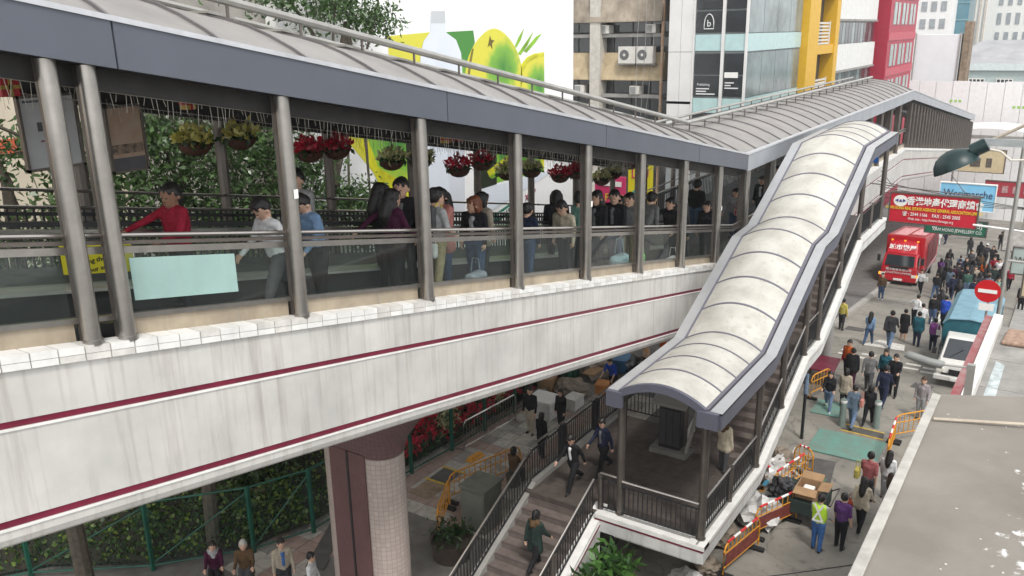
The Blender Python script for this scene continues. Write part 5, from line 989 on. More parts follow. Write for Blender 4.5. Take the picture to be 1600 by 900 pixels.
# shrub and hydrant under the landing
o = thing('broad_leaf_shrub', 'lush green broad leaved shrub below the landing corner', 'shrub', (15.7, -7.7, -13.6)); big = leafmat('broad_leaf', (.025, .07, .015), (.10, .22, .05), rough=.3)
b = MB(); pts = []
for k in range(40):
    a = random.uniform(0, 6.283); r = random.uniform(.1, 1.0); tp = P(15.7+r*math.cos(a)*.95, -7.7+r*math.sin(a)*.6, -12.0-r*.35+random.uniform(-.3, .2)); b.tube([P(15.7, -7.7, -13.6), (P(15.7, -7.7, -12.6)+tp)/2, tp], .012, 5)
    for q_ in range(9): pts.append(tp+Vector((random.gauss(0, .12), random.gauss(0, .12), random.gauss(0, .06))))
b.build('stems', M('stem', (.05, .08, .03), .7), o); cards('foliage', np.array(pts), .34, big, o, asp=.38, droop=.15)
o = thing('fire_hydrant', 'small yellow hydrant beside the broad leaved shrub', 'hydrant', (16.65, -7.6, -13.6)); hy = M('hydrant_yellow', (.62, .42, .02), .5, var=.1)
MB().lathe(P(16.65, -7.6, -13.6), [(.16, 0), (.16, .06), (.11, .08), (.11, .55), (.14, .57), (.14, .62), (.1, .7), (.04, .76)], 14).build('body', hy, o, smooth=True)
for sg in (-1, 1): MB().tube([P(16.65, -7.6+sg*.08, -13.15), P(16.65, -7.6+sg*.2, -13.15)], .055, 10).build('outlet', hy, o)
# rubbish: cart, cardboard box, bags
def bag(name, label, s, t, z, r, mat, cat='bag', sq=.7, group=None):
    b = bmesh.new(); bmesh.ops.create_icosphere(b, subdivisions=3, radius=r)
    sd = random.random()*50
    for v in b.verts:
        n_ = v.co.normalized(); f = 1+.22*math.sin(n_.x*5+sd)*math.sin(n_.y*4+sd*2)+.12*math.sin(n_.z*11+sd*3+n_.x*7)+.06*math.sin(n_.y*19+sd+n_.z*13); v.co *= f; v.co.z = max(v.co.z*sq, -r*sq*.75)
    me = bpy.data.meshes.new(name); b.to_mesh(me); b.free(); me.transform(Matrix.Translation((0, 0, r*sq*.75))); o_ = link(name, me, None, mat, P(s, t, z)); setp(o_, label, cat, group); return o_
wbag = M('plastic_white', (.55, .54, .52), .3, var=.2, scale=8); bbag = M('plastic_black', (.02, .02, .022), .25, var=.2, scale=6); tarp = M('tarp_brown', (.22, .18, .14), .7, var=.3, scale=4)
o = thing('rubbish_cart', 'dark green handcart under the open cardboard box', 'cart', (22.6, -4.9, -13.6)); MB().box(22.0, 23.2, -5.5, -4.3, -13.2, -12.75).build('tray', M('cart_green', (.02, .035, .03), .6, var=.2), o, bevel=.04)
for s in (22.2, 23.0):
    for t in (-5.3, -4.5): wheel(o, s, t, -13.6, .2, .08, 1)
MB().tube([P(22.1, -4.3, -12.8), P(21.8, -4.05, -12.55), P(22.9, -4.05, -12.55), P(23.1, -4.3, -12.8)], .02, 6).build('handle', steel_dk, o)
cbx = M('cardboard', (.34, .21, .11), .8, var=.12, scale=5); o = thing('cardboard_box', 'open brown cardboard box on the cart beside the hi-vis worker', 'box', (22.5, -4.8, -12.75))
for a, b_, c_, d_ in ((22.15, 22.17, -5.1, -4.5), (22.73, 22.75, -5.1, -4.5), (22.17, 22.73, -5.1, -5.08), (22.17, 22.73, -4.52, -4.5)): MB().box(a, b_, c_, d_, -12.745, -12.4).build('side', cbx, o)
MB().box(22.17, 22.73, -5.08, -4.52, -12.745, -12.72).build('bottom', cbx, o)
for fl, up_ in (([(22.16, -5.1), (22.16, -4.5), (21.9, -4.48), (21.9, -5.12)], -.1), ([(22.74, -5.1), (22.74, -4.5), (23.0, -4.5), (23.0, -5.1)], .1), ([(22.17, -4.5), (22.73, -4.5), (22.73, -4.2), (22.17, -4.2)], .04)):
    MB().prism([P(s, t, -12.4+(up_ if i > 1 else 0)) for i, (s, t) in enumerate(fl)], (0, 0, .01)).build('flap', cbx, o)
MB().box(22.25, 22.6, -4.95, -4.65, -12.7, -12.5).build('papers', wp, o, bevel=.03)
for i, (s, t, z, r, ma, lb) in enumerate(((21.7, -5.9, -13.6, .62, wbag, 'large clear white rubbish bag between barriers and staircase'), (22.5, -5.55, -13.0, .4, bbag, 'black rubbish bag pressed against the cardboard box'), (20.2, -6.6, -13.6, .5, tarp, 'brown crumpled sack under the landing corner'), (17.7, -6.5, -13.6, .42, wbag, 'pale plastic bag heap beneath the landing near shrub'), (18.7, -6.4, -13.6, .36, tarp, 'small brown bundle beneath the landing front'), (24.3, -6.3, -13.6, .55, wbag, 'pale rubbish bag behind the leaning orange barrier'), (25.3, -6.4, -13.6, .5, tarp, 'brown rubbish sack at the top of heap by kerb'), (24.9, -5.0, -13.6, .16, M('greens', (.10, .15, .09), .8), 'small heap of green vegetable waste by the barrier'), (23.6, -5.05, -13.6, .13, bbag, 'tiny black glove like bundle on the road by barrier'))): bag('rubbish_bag', lb, s, t, z, r, ma)
mixm = [wbag, rw, tarp, M('paper_grey', (.4, .4, .38), .8), M('bluebits', (.05, .2, .3), .6), obar]
pts = []
for i in range(70):
    s, t = random.uniform(22.6, 26), random.uniform(-6.6, -5.7); z = -13.6+random.uniform(.02, .8)*(1-abs(s-24.4)/2.2); a = random.uniform(0, 3.14); L_ = random.uniform(.1, .35)
    b = MB(); b.bar(P(s, t, z), P(s+L_*math.cos(a), t+L_*math.sin(a), z+random.uniform(-.1, .2)), random.uniform(.04, .16), random.uniform(.01, .05)); pts.append(b)
rubbish = MB()
for k, b in enumerate(pts): rubbish.cur = k % 6; rubbish.add(b.v, b.f)
setp(rubbish.build('loose_rubbish', mixm), 'heap of mixed loose rubbish beside the staircase', 'rubbish', kind='stuff')
# market clutter on the pavement under the bridge
o = thing('white_cool_box', 'white polystyrene box on the pavement before red flowers', 'box', (24.4, -14.9, -13.5)); MB().box(24.0, 24.9, -15.3, -14.3, -13.47, -12.85).build('box', wbag, o, bevel=.03); MB().box(23.97, 24.93, -15.33, -14.27, -12.85, -12.75).build('lid', wclad, o, bevel=.02)
bag('tarp_heap', 'brown tarpaulin covered heap behind the white polystyrene box', 26.5, -14.9, -13.5, .65, tarp, 'tarp heap', .55); bag('tarp_heap', 'pale tarpaulin heap near worker in blue shirt', 28.8, -15.0, -13.5, .65, M('tarp_pale', (.36, .30, .25), .7, var=.3, scale=4), 'tarp heap', 1.1)
bag('rubbish_bag', 'dark grey bundle right of the blue shirted worker', 29.4, -13.2, -13.5, .6, bbag, sq=.9); bag('rubbish_bag', 'grey plastic bundle beside the white polystyrene box', 25.2, -15.4, -13.5, .45, M('bundle_grey', (.2, .2, .17), .7, var=.3, scale=7))
for s_, t_, z_, w_, d_, h_, c_, lb in ((25.6, -14.2, -13.48, .7, .5, .4, wbag, 'white foam crate in front of the brown tarpaulin heap'), (27.4, -13.9, -13.48, .6, .5, .35, M('crate_orange', (.5, .2, .05), .6, var=.2), 'orange crate beside the brown tarpaulin heap'), (26.2, -15.7, -13.48, .8, .6, .7, cbx, 'brown carton stacked against the flower bed'), (28.1, -15.9, -13.48, .7, .7, .9, M('crate_green', (.05, .2, .12), .6, var=.2), 'green crate stack against the flower bed'), (29.9, -14.3, -13.48, .9, .6, .5, M('crate_blue', (.06, .18, .35), .6, var=.2), 'blue crate beside the pale tarpaulin heap'), (27.9, -14.6, -12.95, .9, .5, .06, cbx, 'flattened cardboard lying on the tarpaulin heap')):
    o = thing('market_crate', lb, 'crate', (s_, t_, z_)); a_ = random.uniform(-.3, .3); c0 = P(s_, t_, z_)
    rt_ = lambda x, y, z: c0+Vector((x*math.cos(a_)-y*math.sin(a_), x*math.sin(a_)+y*math.cos(a_), z))
    MB().hexa([rt_(x*d_/2, y*w_/2, z) for z in (0, h_) for x, y in ((-1, -1), (1, -1), (1, 1), (-1, 1))]).build('body', c_, o, bevel=.015)
    if h_ > .2: MB().hexa([rt_(x*(d_/2+.02), y*(w_/2+.02), z) for z in (h_+.003, h_+.05) for x, y in ((-1, -1), (1, -1), (1, 1), (-1, 1))]).build('rim', c_, o, bevel=.01)
o = thing('folded_parasol', 'folded orange and white parasol leaning near the canopy', 'parasol', (30.3, -13.4, -13.5)); MB().lathe(P(30.3, -13.4, -13.5), [(.03, 0), (.03, .4), (.16, .6), (.1, 1.7), (.02, 1.95)], 8).build('canopy', M('parasol', (.55, .25, .08), .7, var=.6, scale=7, c2=(.6, .55, .5)), o)

# ================================================================ SHOP SIGNS OVER THE STREET
def hang(name, label, s, t0, t1, z0, z1, mat, tilt=0, fr=steel_dk, cat='sign'):
    o = thing(name, label, cat, (s, (t0+t1)/2, gz(s))); MB().hexa([P(s+(t-t0)*tilt+d, t, z+(t-t0)*0) for z in (z0, z1) for t, d in ((t0, 0), (t1, 0), (t1, .25), (t0, .25))]).build('board', mat, o)
    b = MB(); f = .07
    for a, b_, c_, d_ in ((t0-f, t1+f, z0-f, z0), (t0-f, t1+f, z1, z1+f), (t0-f, t0, z0, z1), (t1, t1+f, z0, z1)): b.box(s-.05, s+.3, a, b_, c_, d_)
    b.build('frame', fr, o); return o
sred = M('sign_red', (.50, .012, .03), .45, var=.05); tyl = M('sign_text_yellow', (.75, .55, .03), .5, var=0); tbl = M('sign_text_blue', (.03, .03, .2), .5, var=0)
s = 50; o = hang('red_shop_sign', 'large red sign with white Chinese characters hanging over the street', s, -7.78, -3.5, -10.3, -8.72, sred)
text('香港地產代理商總會', .50, wp, o, (s-.03, -5.1, -9.12), '-s', bold=.012, sx=.83); text('HONG KONG REAL ESTATE AGENCIES GENERAL ASSOCIATION LIMITED', .235, tyl, o, (s-.03, -5.62, -9.52), '-s', sx=.62, bold=.004)
text('☎ : 2544 1166    FAX : 2545 2005', .25, wp, o, (s-.03, -5.7, -9.82), '-s', sx=.8, bold=.003); text('Web site : http://www.hkreaga.org', .2, wp, o, (s-.03, -5.7, -10.08), '-s', sx=.8)
MB().prism([P(s-.02, -7.28+.36*math.cos(i*.314), -9.12+.31*math.sin(i*.314)) for i in range(20)], (0, .015, 0)).build('emblem', wp, o); text('◄▲►', .2, tbl, o, (s-.035, -7.28, -9.12), '-s')
for t in (-7.5, -4): MB().tube([P(50.1, t, -8.7), P(50.3, t-1.0, -7.6)], .02, 5).build('stay', steel_dk, o)
MB().tube([P(50.15, -9.2, -8.3), P(50.15, -3.3, -8.62)], .035, 6).build('support_bar', steel_dk, o)
s = 56; o = hang('green_shop_sign', 'dark green jewellery sign behind the large red sign', s, -6.6, -3.35, -11.98, -11.12, M('sign_dkgreen', (.01, .12, .07), .45, var=.05)); text('KAM HONG JEWELLERY CO.', .28, wp, o, (s-.03, -4.85, -11.78), '-s', sx=.75); text('司', .45, wp, o, (s-.03, -3.75, -11.42), '-s'); text('KJ', .3, wp, o, (s-.03, -6.1, -11.6), '-s', bold=.01)
s = 75; o = hang('blue_shop_sign', 'light blue banner sign with dark script above the street', s, -8.1, -4.2, -14.0, -11.95, M('sign_blue', (.12, .42, .66), .45, var=.2, scale=.8, c2=(.3, .55, .72)), fr=wp); text('Werimarche', .85, M('script_ink', (.03, .04, .08), .5, var=0), o, (s-.03, -6.1, -12.75), '-s', sx=.8)
s = 92; o = hang('far_red_sign', 'dull red sign with white characters at the right, far up street', s, -6.1, -1.8, -15.6, -14.2, M('sign_red2', (.36, .03, .045), .5, var=.15)); [MB().box(s-.03, s-.01, t, t+.5, -15.25, -14.6).build('faded_mark', M('faded_mark', (.5, .3, .3), .6, var=.5, scale=9), o) for t in (-5.6, -4.7, -3.8, -2.9)]
s = 96; o = hang('far_cream_sign', 'cream sign with dark figures beyond the blue banner', s, -9.2, -5.0, -14.0, -11.8, M('sign_cream', (.55, .45, .28), .6, var=.1)); [MB().box(s-.03, s-.01, t, t+w_, -13.5, -12.6).build('dark_mark', M('dark_mark', (.12, .1, .08), .6, var=.6, scale=6), o) for t, w_ in ((-8.0, .9), (-6.6, .5))]
s = 70; o = hang('white_poster_sign', 'small white bordered poster sign by the right pole', s, -3.0, -1.3, -15.8, -14.2, M('poster_white', (.5, .48, .45), .6, var=.25, scale=3)); s = 55; o = hang('pale_glass_sign', 'pale grey sign lettered WHY beside the right hand pole', s, -1.75, -.4, -13.7, -12.2, M('sign_pale', (.36, .42, .40), .4, var=.1)); text('WHY', .5, ink, o, (s-.03, -1.05, -12.9), '-s')
s = 40; o = hang('cream_side_sign', 'cream box sign at the right picture edge', s, -.75, .8, -10.9, -9.4, M('sign_cream', (.55, .45, .28)))
# no-entry sign and tall pole
o = thing('no_entry_sign', 'round red no entry sign with white bar above the van', 'road sign', (31, -1.55, -13.6)); n_ = 32; c = P(30.97, -1.55, -8.43)
MB().prism([c+Vector((.385*math.cos(6.2832*i/n_), 0, .385*math.sin(6.2832*i/n_))) for i in range(n_)], (0, .02, 0)).build('disc', M('no_entry_red', (.50, .008, .012), .4, var=.04), o); MB().box(30.955, 30.968, -1.83, -1.27, -8.49, -8.37).build('bar', wp, o); MB().tube([P(31.05, -1.5, -13.6), P(31.05, -1.5, -8.1)], .038, 10).build('post', galv, o, smooth=True); MB().box(30.98, 31.0, -1.75, -1.3, -9.1, -8.86).build('lower_plate', wp, o)
o = thing('tall_pole', 'tall grey metal pole at the right of the no entry sign', 'pole', (33, -1.2, -13.6)); MB().tube([P(33, -1.22, -13.6), P(33, -1.22, -2.6)], .07, 10).build('shaft', galv, o, smooth=True)
MB().tube([P(33.0, -1.22, -7.8), P(33.0, 2, -7.8)], .05, 8).build('cross_bar', galv, o)
o = thing('sign_support_tube', 'white horizontal scaffold tube carrying the street signs', 'tube', (48, -2, -13.6)); MB().tube([P(49.5, -3.6, -10.0), P(49.0, 4, -10.25)], .06, 8).build('tube', cap_white, o)
# green dome lamp
o = thing('green_dome_lamp', 'dark green domed lamp shade on grey bracket at upper right', 'lamp', (30, -2.6, -4.2)); dg_ = M('dome_green', (.008, .026, .026), .4, var=.15)
b = MB(); b.lathe(Vector((0, 0, 0)), [(.70, 0), (.69, .08), (.63, .25), (.5, .42), (.3, .53), (.12, .58), (.1, .56)], 24); me = b.mesh('shade', Vector((0, 0, 0)), True); me.transform(Matrix.Translation(P(30, -2.85, -4.28)-ORG[o.name]) @ Matrix.Rotation(R(-28), 4, 'Y')); link('shade', me, o, dg_)
MB().tube([P(30, -2.5, -3.75), P(30, -2.1, -3.5)], .22, 12).build('housing', dg_, o, smooth=True); MB().box(29.92, 30.08, -2.25, 2.5, -3.55, -3.33).build('bracket', M('bracket_grey', (.33, .35, .35), .5, metal=.3), o)
MB().tube([P(29.9, -2.0, -3.65), P(29.9, -1.7, -3.7), P(29.9, -1.4, -3.95), P(29.9, -.9, -3.9), P(29.9, -.4, -3.6)], .035, 7).build('cable', M('white_cable', (.6, .56, .48), .6), o, smooth=True); MB().tube([P(30.2, -2.0, -3.4), P(30.2, -.5, -2.5)], .05, 7).build('bamboo_pole', M('bamboo_stick', (.38, .33, .26)), o)
# overhead cables
cb = M('black_cable', (.02, .02, .02), .6, var=0)
def cable(label, a, b_, sag, r=.012):
    pts = [P(*(a[i]+(b_[i]-a[i])*k/12 for i in range(2)), a[2]+(b_[2]-a[2])*k/12-sag*4*(k/12)*(1-k/12)) for k in range(13)]; o_ = MB().tube(pts, r, 5).build('overhead_cable', cb, org=P(*a)); setp(o_, label, 'cable', 'overhead cables')
cable('thin cable strung across the lower road by the worker', (13, -8.6, -11.6), (21, -1.15, -12.4), .25); cable('lower thin cable crossing bottom right road corner', (12.5, -6.0, -12.6), (17.5, -1.2, -11.4), .1)
for i in range(4): cable('black cable %s over the red sign' % ('at the top', 'second from top', 'third from top', 'at the bottom')[i], (52+i, -9.2, -8.4-i*.5), (58+i*3, 3, -10.6-i*.4), .25, .02)
# ================================================================ PEOPLE
SK = {'l': (.56, .35, .25), 'm': (.42, .25, .17), 'd': (.25, .135, .085)}
HAIR = {'k': (.012, .010, .009), 'b': (.045, .022, .012), 'r': (.16, .05, .02), 'g': (.45, .43, .40)}
CL = dict(black=(.014, .014, .016), navy=(.018, .024, .05), char=(.04, .04, .045), grey=(.16, .16, .16), lgrey=(.34, .34, .34), white=(.66, .66, .66), red=(.28, .012, .03), maroon=(.055, .008, .03), blue=(.17, .27, .42), jean=(.05, .085, .16), ljean=(.13, .19, .29),
          khaki=(.28, .23, .13), pink=(.48, .20, .17), mint=(.22, .45, .38), green=(.05, .12, .09), dgreen=(.02, .035, .03), purple=(.10, .04, .15), orange=(.60, .13, .02), yellow=(.50, .42, .10), brown=(.10, .06, .03), beige=(.36, .31, .24), cream=(.50, .44, .33), teal=(.02, .10, .13), royal=(.02, .07, .42), hivis=(.45, .70, .05), dgrey=(.075, .075, .08), rust=(.30, .05, .03), wblue=(.05, .13, .33), slate=(.11, .15, .2), mauve=(.22, .06, .24))
def cloth(k):
    if k in ('striped', 'checked'): return patt(k)
    return M('cloth_'+k, CL[k], .85, var=.2, scale=9, bump=.5, bscale=22, spec=.2)
def patt(k):
    if k in MATS: return MATS[k]
    m_ = bpy.data.materials.new(k); m_.use_nodes = True; n_ = m_.node_tree; tc = n_.nodes.new('ShaderNodeTexCoord'); b_ = n_.nodes['Principled BSDF']; b_.inputs['Roughness'].default_value = .85
    if k == 'striped': t_ = n_.nodes.new('ShaderNodeTexWave'); t_.bands_direction = 'Z'; t_.inputs['Scale'].default_value = 9; t_.inputs['Distortion'].default_value = .6; c0, c1 = (.17, .01, .02, 1), (.42, .16, .15, 1)
    else: t_ = n_.nodes.new('ShaderNodeTexChecker'); t_.inputs['Scale'].default_value = 28; c0, c1 = (.09, .08, .09, 1), (.42, .38, .38, 1)
    n_.links.new(tc.outputs['Object'], t_.inputs[0]); rp = n_.nodes.new('ShaderNodeValToRGB'); rp.color_ramp.elements[0].color = c0; rp.color_ramp.elements[1].color = c1; n_.links.new(t_.outputs['Fac'], rp.inputs[0]); n_.links.new(rp.outputs[0], b_.inputs[0]); MATS[k] = m_; return m_
def skinm(k): return M('skin_'+k, SK[k], .55, var=.06, scale=10)
def hairm(k): return M('hair_'+k, HAIR[k], .5, var=.25, scale=60)
shoe_m = M('shoe_dark', (.02, .018, .016), .5); shoe_w = M('shoe_white', (.55, .55, .53), .5)
def rx(v, a): c, s = math.cos(a), math.sin(a); return Vector((v.x, v.y*c-v.z*s, v.y*s+v.z*c))
def fwd(deg, out=0, sgn=1):     # a limb direction: 0 = straight down, + = forward
    a = R(deg); o = R(out); return Vector((sgn*math.sin(o), math.sin(a)*math.cos(o), -math.cos(a)*math.cos(o)))
def skeleton(p):
    pose = p.get('pose', 'stand'); fem = p.get('f', 0)
    legs = p.get('legs') or {'stand': ((4, 3), (-4, 3)), 'walk': ((24, 8), (-20, 26)), 'walk2': ((-18, 24), (22, 8)), 'sit': ((82, 86), (78, 84)), 'stride': ((30, 10), (-26, 30)), 'bend': ((6, 4), (-4, 4)), 'crouch': ((100, 130), (95, 128))}[pose]
    arms = p.get('arms') or {'stand': ((6, 8, 14), (2, 8, 10)), 'walk': ((-18, 8, 12), (24, 7, 26)), 'walk2': ((24, 7, 26), (-18, 8, 12)), 'sit': ((30, 6, 62), (32, 6, 58)), 'stride': ((-28, 8, 12), (30, 6, 30)), 'bend': ((40, 5, 30), (36, 5, 34)), 'crouch': ((60, 5, 20), (55, 5, 25))}[pose]
    lean = R(p.get('lean', {'bend': 38, 'crouch': 35, 'walk': 3, 'walk2': 3, 'stride': 6}.get(pose, 1))); nod = R(p.get('nod', 6)); turn = R(p.get('turn', 0))
    C = []      # capsules (a, b, ra, rb, region)
    w_ = .94 if fem else 1.0
    hipz = .51; hip = Vector((0, 0, hipz))
    T = lambda v: hip+rx(Vector(v)-hip, -lean)      # torso frame leans forward
    sh_w = .108*w_; chest = T((0, .004, .735)); neck = T((0, -.004, .835)); tp = p['top']
    fat = p.get('fat', 1.0)*(1.12 if p.get('coat') else 1.0)
    # trunk
    C += [(T((0, 0, .53)), chest, .068*fat, .074*fat, 'top'), (T((-.035, 0, .55)), T((-.055, 0, .745)), .058*fat, .062*fat, 'top'), (T((.035, 0, .55)), T((.055, 0, .745)), .058*fat, .062*fat, 'top'),
          (T((-sh_w*.82, 0, .797)), T((sh_w*.82, 0, .797)), .045*fat, .045*fat, 'top'), (T((0, 0, .77)), neck, .055, .036, 'top'), (T((-.04, .0, .50)), T((.04, .0, .50)), .066*fat, .066*fat, 'bot' if not p.get('coat') else 'top')]
    if fem: C += [(T((-.035, .045, .735)), T((-.035, .05, .73)), .034, .034, 'top'), (T((.035, .045, .735)), T((.035, .05, .73)), .034, .034, 'top')]
    C.append((T((0, -.012, .69)), T((0, -.018, .72)), .06*fat, .062*fat, 'top'))
    # head
    hc = T((0, .012, .918)); HR = Matrix.Rotation(turn, 3, 'Z') @ Matrix.Rotation(-(nod+lean*.35), 3, 'X')
    K_ = p.get('hs', 1.06); hd = lambda v: hc+HR @ (Vector(v)*K_)
    C += [(neck, hd((0, -.008, -.03)), .031, .03, 'skin'), (hd((0, .0, .018)), hd((0, .012, -.028)), .0535, .043, 'skin'), (hd((0, .05, -.008)), hd((0, .057, -.016)), .009, .011, 'skin'), (hd((0, .034, -.05)), hd((0, .036, -.048)), .021, .021, 'skin'), (hd((-.053, .0, -.005)), hd((-.055, -.004, -.014)), .012, .01, 'skin'), (hd((.053, .0, -.005)), hd((.055, -.004, -.014)), .012, .01, 'skin')]
    hs_ = p.get('hair', 'short')
    C += [(hd((0, -.012, .034)), hd((0, -.02, .012)), .0565, .054, 'hair'), (hd((0, .0, .054)), hd((0, -.025, .048)), .037, .045, 'hair'), (hd((-.024, .026, .05)), hd((-.032, .036, .032)), .02, .011, 'hair'), (hd((.006, .03, .05)), hd((-.004, .043, .04)), .018, .01, 'hair'), (hd((.026, .026, .05)), hd((.036, .032, .028)), .02, .011, 'hair'), (hd((-.043, -.002, .03)), hd((-.046, -.008, -.002)), .018, .012, 'hair'), (hd((.043, -.002, .03)), hd((.046, -.008, -.002)), .018, .012, 'hair')]
    if hs_ in ('bob', 'long', 'pony'): C += [(hd((-.034, -.004, .02)), hd((-.045, -.012, -.05 if hs_ != 'pony' else 0)), .03, .02, 'hair'), (hd((.034, -.004, .02)), hd((.045, -.012, -.05 if hs_ != 'pony' else 0)), .03, .02, 'hair'), (hd((0, -.03, .02)), hd((0, -.034, -.045)), .05, .042, 'hair')]
    if hs_ == 'long': C += [(hd((0, -.036, -.03)), T((0, -.072, .77)), .052, .05, 'hair'), (hd((-.04, -.01, -.04)), T((-.05, -.02, .79)), .024, .03, 'hair'), (hd((.04, -.01, -.04)), T((.05, -.02, .79)), .024, .03, 'hair'), (T((0, -.072, .77)), T((0, -.078, .70)), .05, .03, 'hair')]
    if hs_ == 'pony': C += [(hd((0, -.062, .02)), hd((0, -.088, -.06)), .022, .018, 'hair')]
    C = [(a, b_, ra*K_, rb*K_, g_) if g_ == 'hair' or (g_ == 'skin') else (a, b_, ra, rb, g_) for a, b_, ra, rb, g_ in C]
    if p.get('hood'): C += [(T((-.05, -.03, .835)), T((.05, -.03, .835)), .042, .042, 'trim'), (T((0, -.06, .82)), T((0, -.07, .80)), .05, .05, 'trim')]
    if p.get('scarf'): C += [(T((-.03, .02, .83)), T((.03, .02, .83)), .045, .045, 'trim'), (T((0, .045, .80)), T((0, .05, .76)), .03, .03, 'trim')]
    if p.get('cap'): C += [(hd((0, -.008, .05)), hd((0, -.01, .045)), .058, .058, 'trim'), (hd((0, .05, .05)), hd((0, .075, .042)), .016, .014, 'trim')]
    if p.get('vest'): C += [(T((-.045, 0, .58)), T((-.06, 0, .78)), .07, .064, 'trim'), (T((.045, 0, .58)), T((.06, 0, .78)), .07, .064, 'trim'), (T((0, 0, .58)), T((0, 0, .76)), .078, .08, 'trim')]
    if p.get('open'): C += [(T((0, .052, .60)), T((0, .055, .77)), .024, .026, 'trim')]     # shirt front under an open jacket
    hands = []
    for i, sg in ((0, -1), (1, 1)):
        sw, out, el = arms[i]; sh = T((sg*sh_w, -.002, .80)); U = rx(fwd(sw, out, sg), -lean*.6); e = sh+U*.165; F_ = rx(fwd(sw+el, out*.4, sg), -lean*.6); wr = e+F_*.145
        sl = p.get('sleeve', 'long'); lower = 'top' if sl == 'long' else 'skin'; k = 1.15 if p.get('coat') else 1.0
        C += [(sh, e, .037*k, .03*k, 'top'), (e, wr, .029*k if sl == 'long' else .025, .023*k if sl == 'long' else .018, lower), (wr, wr+F_*.035, .017, .02, 'skin'), (wr+F_*.03, wr+F_*.05, .02, .018, 'skin')]
        hands.append((wr+F_*.048, F_, sg))
    feet = []
    for i, sg in ((0, -1), (1, 1)):
        h_, k_ = legs[i]; hp = Vector((sg*.05, 0, .50)); D = fwd(h_, 2, sg); kn = hp+D*.235; D2 = fwd(h_-k_, 1, sg); an = kn+D2*.225
        br_ = p.get('legs_bare'); reg = 'bot'
        C += [(hp, kn, .066*(.95 if fem else 1)*p.get('lw', 1), .046*p.get('lw', 1), reg if not p.get('skirt') else 'bot'), (kn, an, .044*p.get('lw', 1), .032*p.get('lw', 1), 'skin' if br_ else reg)]
        ft = an+Vector((sg*.008, .075, -.012)); pit = max(0, -(h_-k_))*.4; ft = an+Vector((sg*.01, .08*math.cos(R(pit)), -.016-.05*math.sin(R(pit)))); hl = an+Vector((0, -.02, -.016))
        C += [(hl, ft, .024, .021, 'shoe')]; feet.append(min(hl.z-.024, ft.z-.021))
    if p.get('coat'):
        L_ = p['coat']; a0 = Vector((0, 0, .56)); mid = (fwd(legs[0][0], 0)+fwd(legs[1][0], 0)).normalized() if pose != 'sit' else Vector((0, .2, -.3)).normalized()
        for x in (-.045, 0, .045): C.append((T((x, 0, .60)), Vector((x*1.35, 0, .52))+mid*L_*.55, .062, .075, 'top'))
    if p.get('skirt'):
        mid = (fwd(legs[0][0], 0)+fwd(legs[1][0], 0)).normalized()
        for x in (-.04, 0, .04): C.append((Vector((x, 0, .53)), Vector((x*1.4, 0, .50))+mid*p['skirt'], .068, .075, 'bot'))
    z0 = min(feet); return C, hands, z0, hd
RG = ['top', 'bot', 'skin', 'hair', 'shoe', 'trim']
def capsule_mesh(V, Fc, a, b, ra, rb, n=10):
    d = b-a; L_ = d.length
    if L_ < 1e-5: d = Vector((0, 0, 1)); L_ = 1e-5
    d = d.normalized(); x = d.cross(Vector((.3, .9, .1))).normalized(); y = d.cross(x); rows = []
    for c, r, t in ((a, ra, -1), (a, ra, -.6), (a, ra, 0), (b, rb, 0), (b, rb, .6), (b, rb, 1)):
        q = math.sqrt(max(0.0025, 1-t*t)); rows.append([c+d*(t*r)+(x*math.cos(6.2832*k/n)+y*math.sin(6.2832*k/n))*r*q for k in range(n)])
    k0 = len(V); V += [v for rw_ in rows for v in rw_]
    for i in range(5):
        for k in range(n): Fc.append((k0+i*n+k, k0+i*n+(k+1) % n, k0+(i+1)*n+(k+1) % n, k0+(i+1)*n+k))
    Fc.append(tuple(k0+k for k in range(n-1, -1, -1))); Fc.append(tuple(k0+5*n+k for k in range(n)))
def hand_mesh(V, Fc, o, F_, sg, curl):
    """five tapered fingers rooted in the palm end, thumb from its side"""
    sd = F_.cross(Vector((0, 0, 1)))
    if sd.length < .2: sd = Vector((1, 0, 0))
    if abs(F_.z) > .7: sd = Vector((0, 1, 0))-F_*F_.y
    sd.normalize(); up = sd.cross(F_)
    if up.z > 0: up = -up
    for i, L_ in enumerate((.038, .046, .048, .042)):
        r0 = o-F_*.006+sd*(.0135-.009*i); m_ = r0+(F_*math.cos(curl*.5)+up*math.sin(curl*.5))*L_*.55; e = m_+(F_*math.cos(curl)+up*math.sin(curl))*L_*.5
        for a, b_, ra, rb in ((r0, m_, .0052, .0048), (m_, e, .0048, .0036)): capsule_mesh(V, Fc, a, b_, ra, rb, 6)
    r0 = o-F_*.03+sd*.016; m_ = r0+(F_*.6+sd*.6+up*.3).normalized()*.022; capsule_mesh(V, Fc, r0, m_, .0065, .0058, 6); capsule_mesh(V, Fc, m_, m_+(F_*.9+sd*.1+up*.3).normalized()*.02, .0055, .0042, 6)
QUEUE = []
def person(label, pos, phi, H, group=None, vox=.02, **p):
    C, hands, z0, hd = skeleton(p); V, Fc = [], []
    for a, b_, ra, rb, g_ in C: capsule_mesh(V, Fc, a, b_, ra, rb)
    me = bpy.data.meshes.new('raw'); me.from_pydata([(v-Vector((0, 0, z0)))*H for v in V], [], Fc)
    ob = bpy.data.objects.new('person', me); col.objects.link(ob)
    md = ob.modifiers.new('r', 'REMESH'); md.mode = 'VOXEL'; md.voxel_size = vox; md.use_smooth_shade = True
    sm2 = ob.modifiers.new('s', 'SMOOTH'); sm2.factor = .5; sm2.iterations = 2
    ob.location = P(*pos); ob.rotation_euler = (0, 0, R(-phi)); setp(ob, label, 'person', group)
    QUEUE.append((ob, C, hands, z0, hd, H, p)); return ob
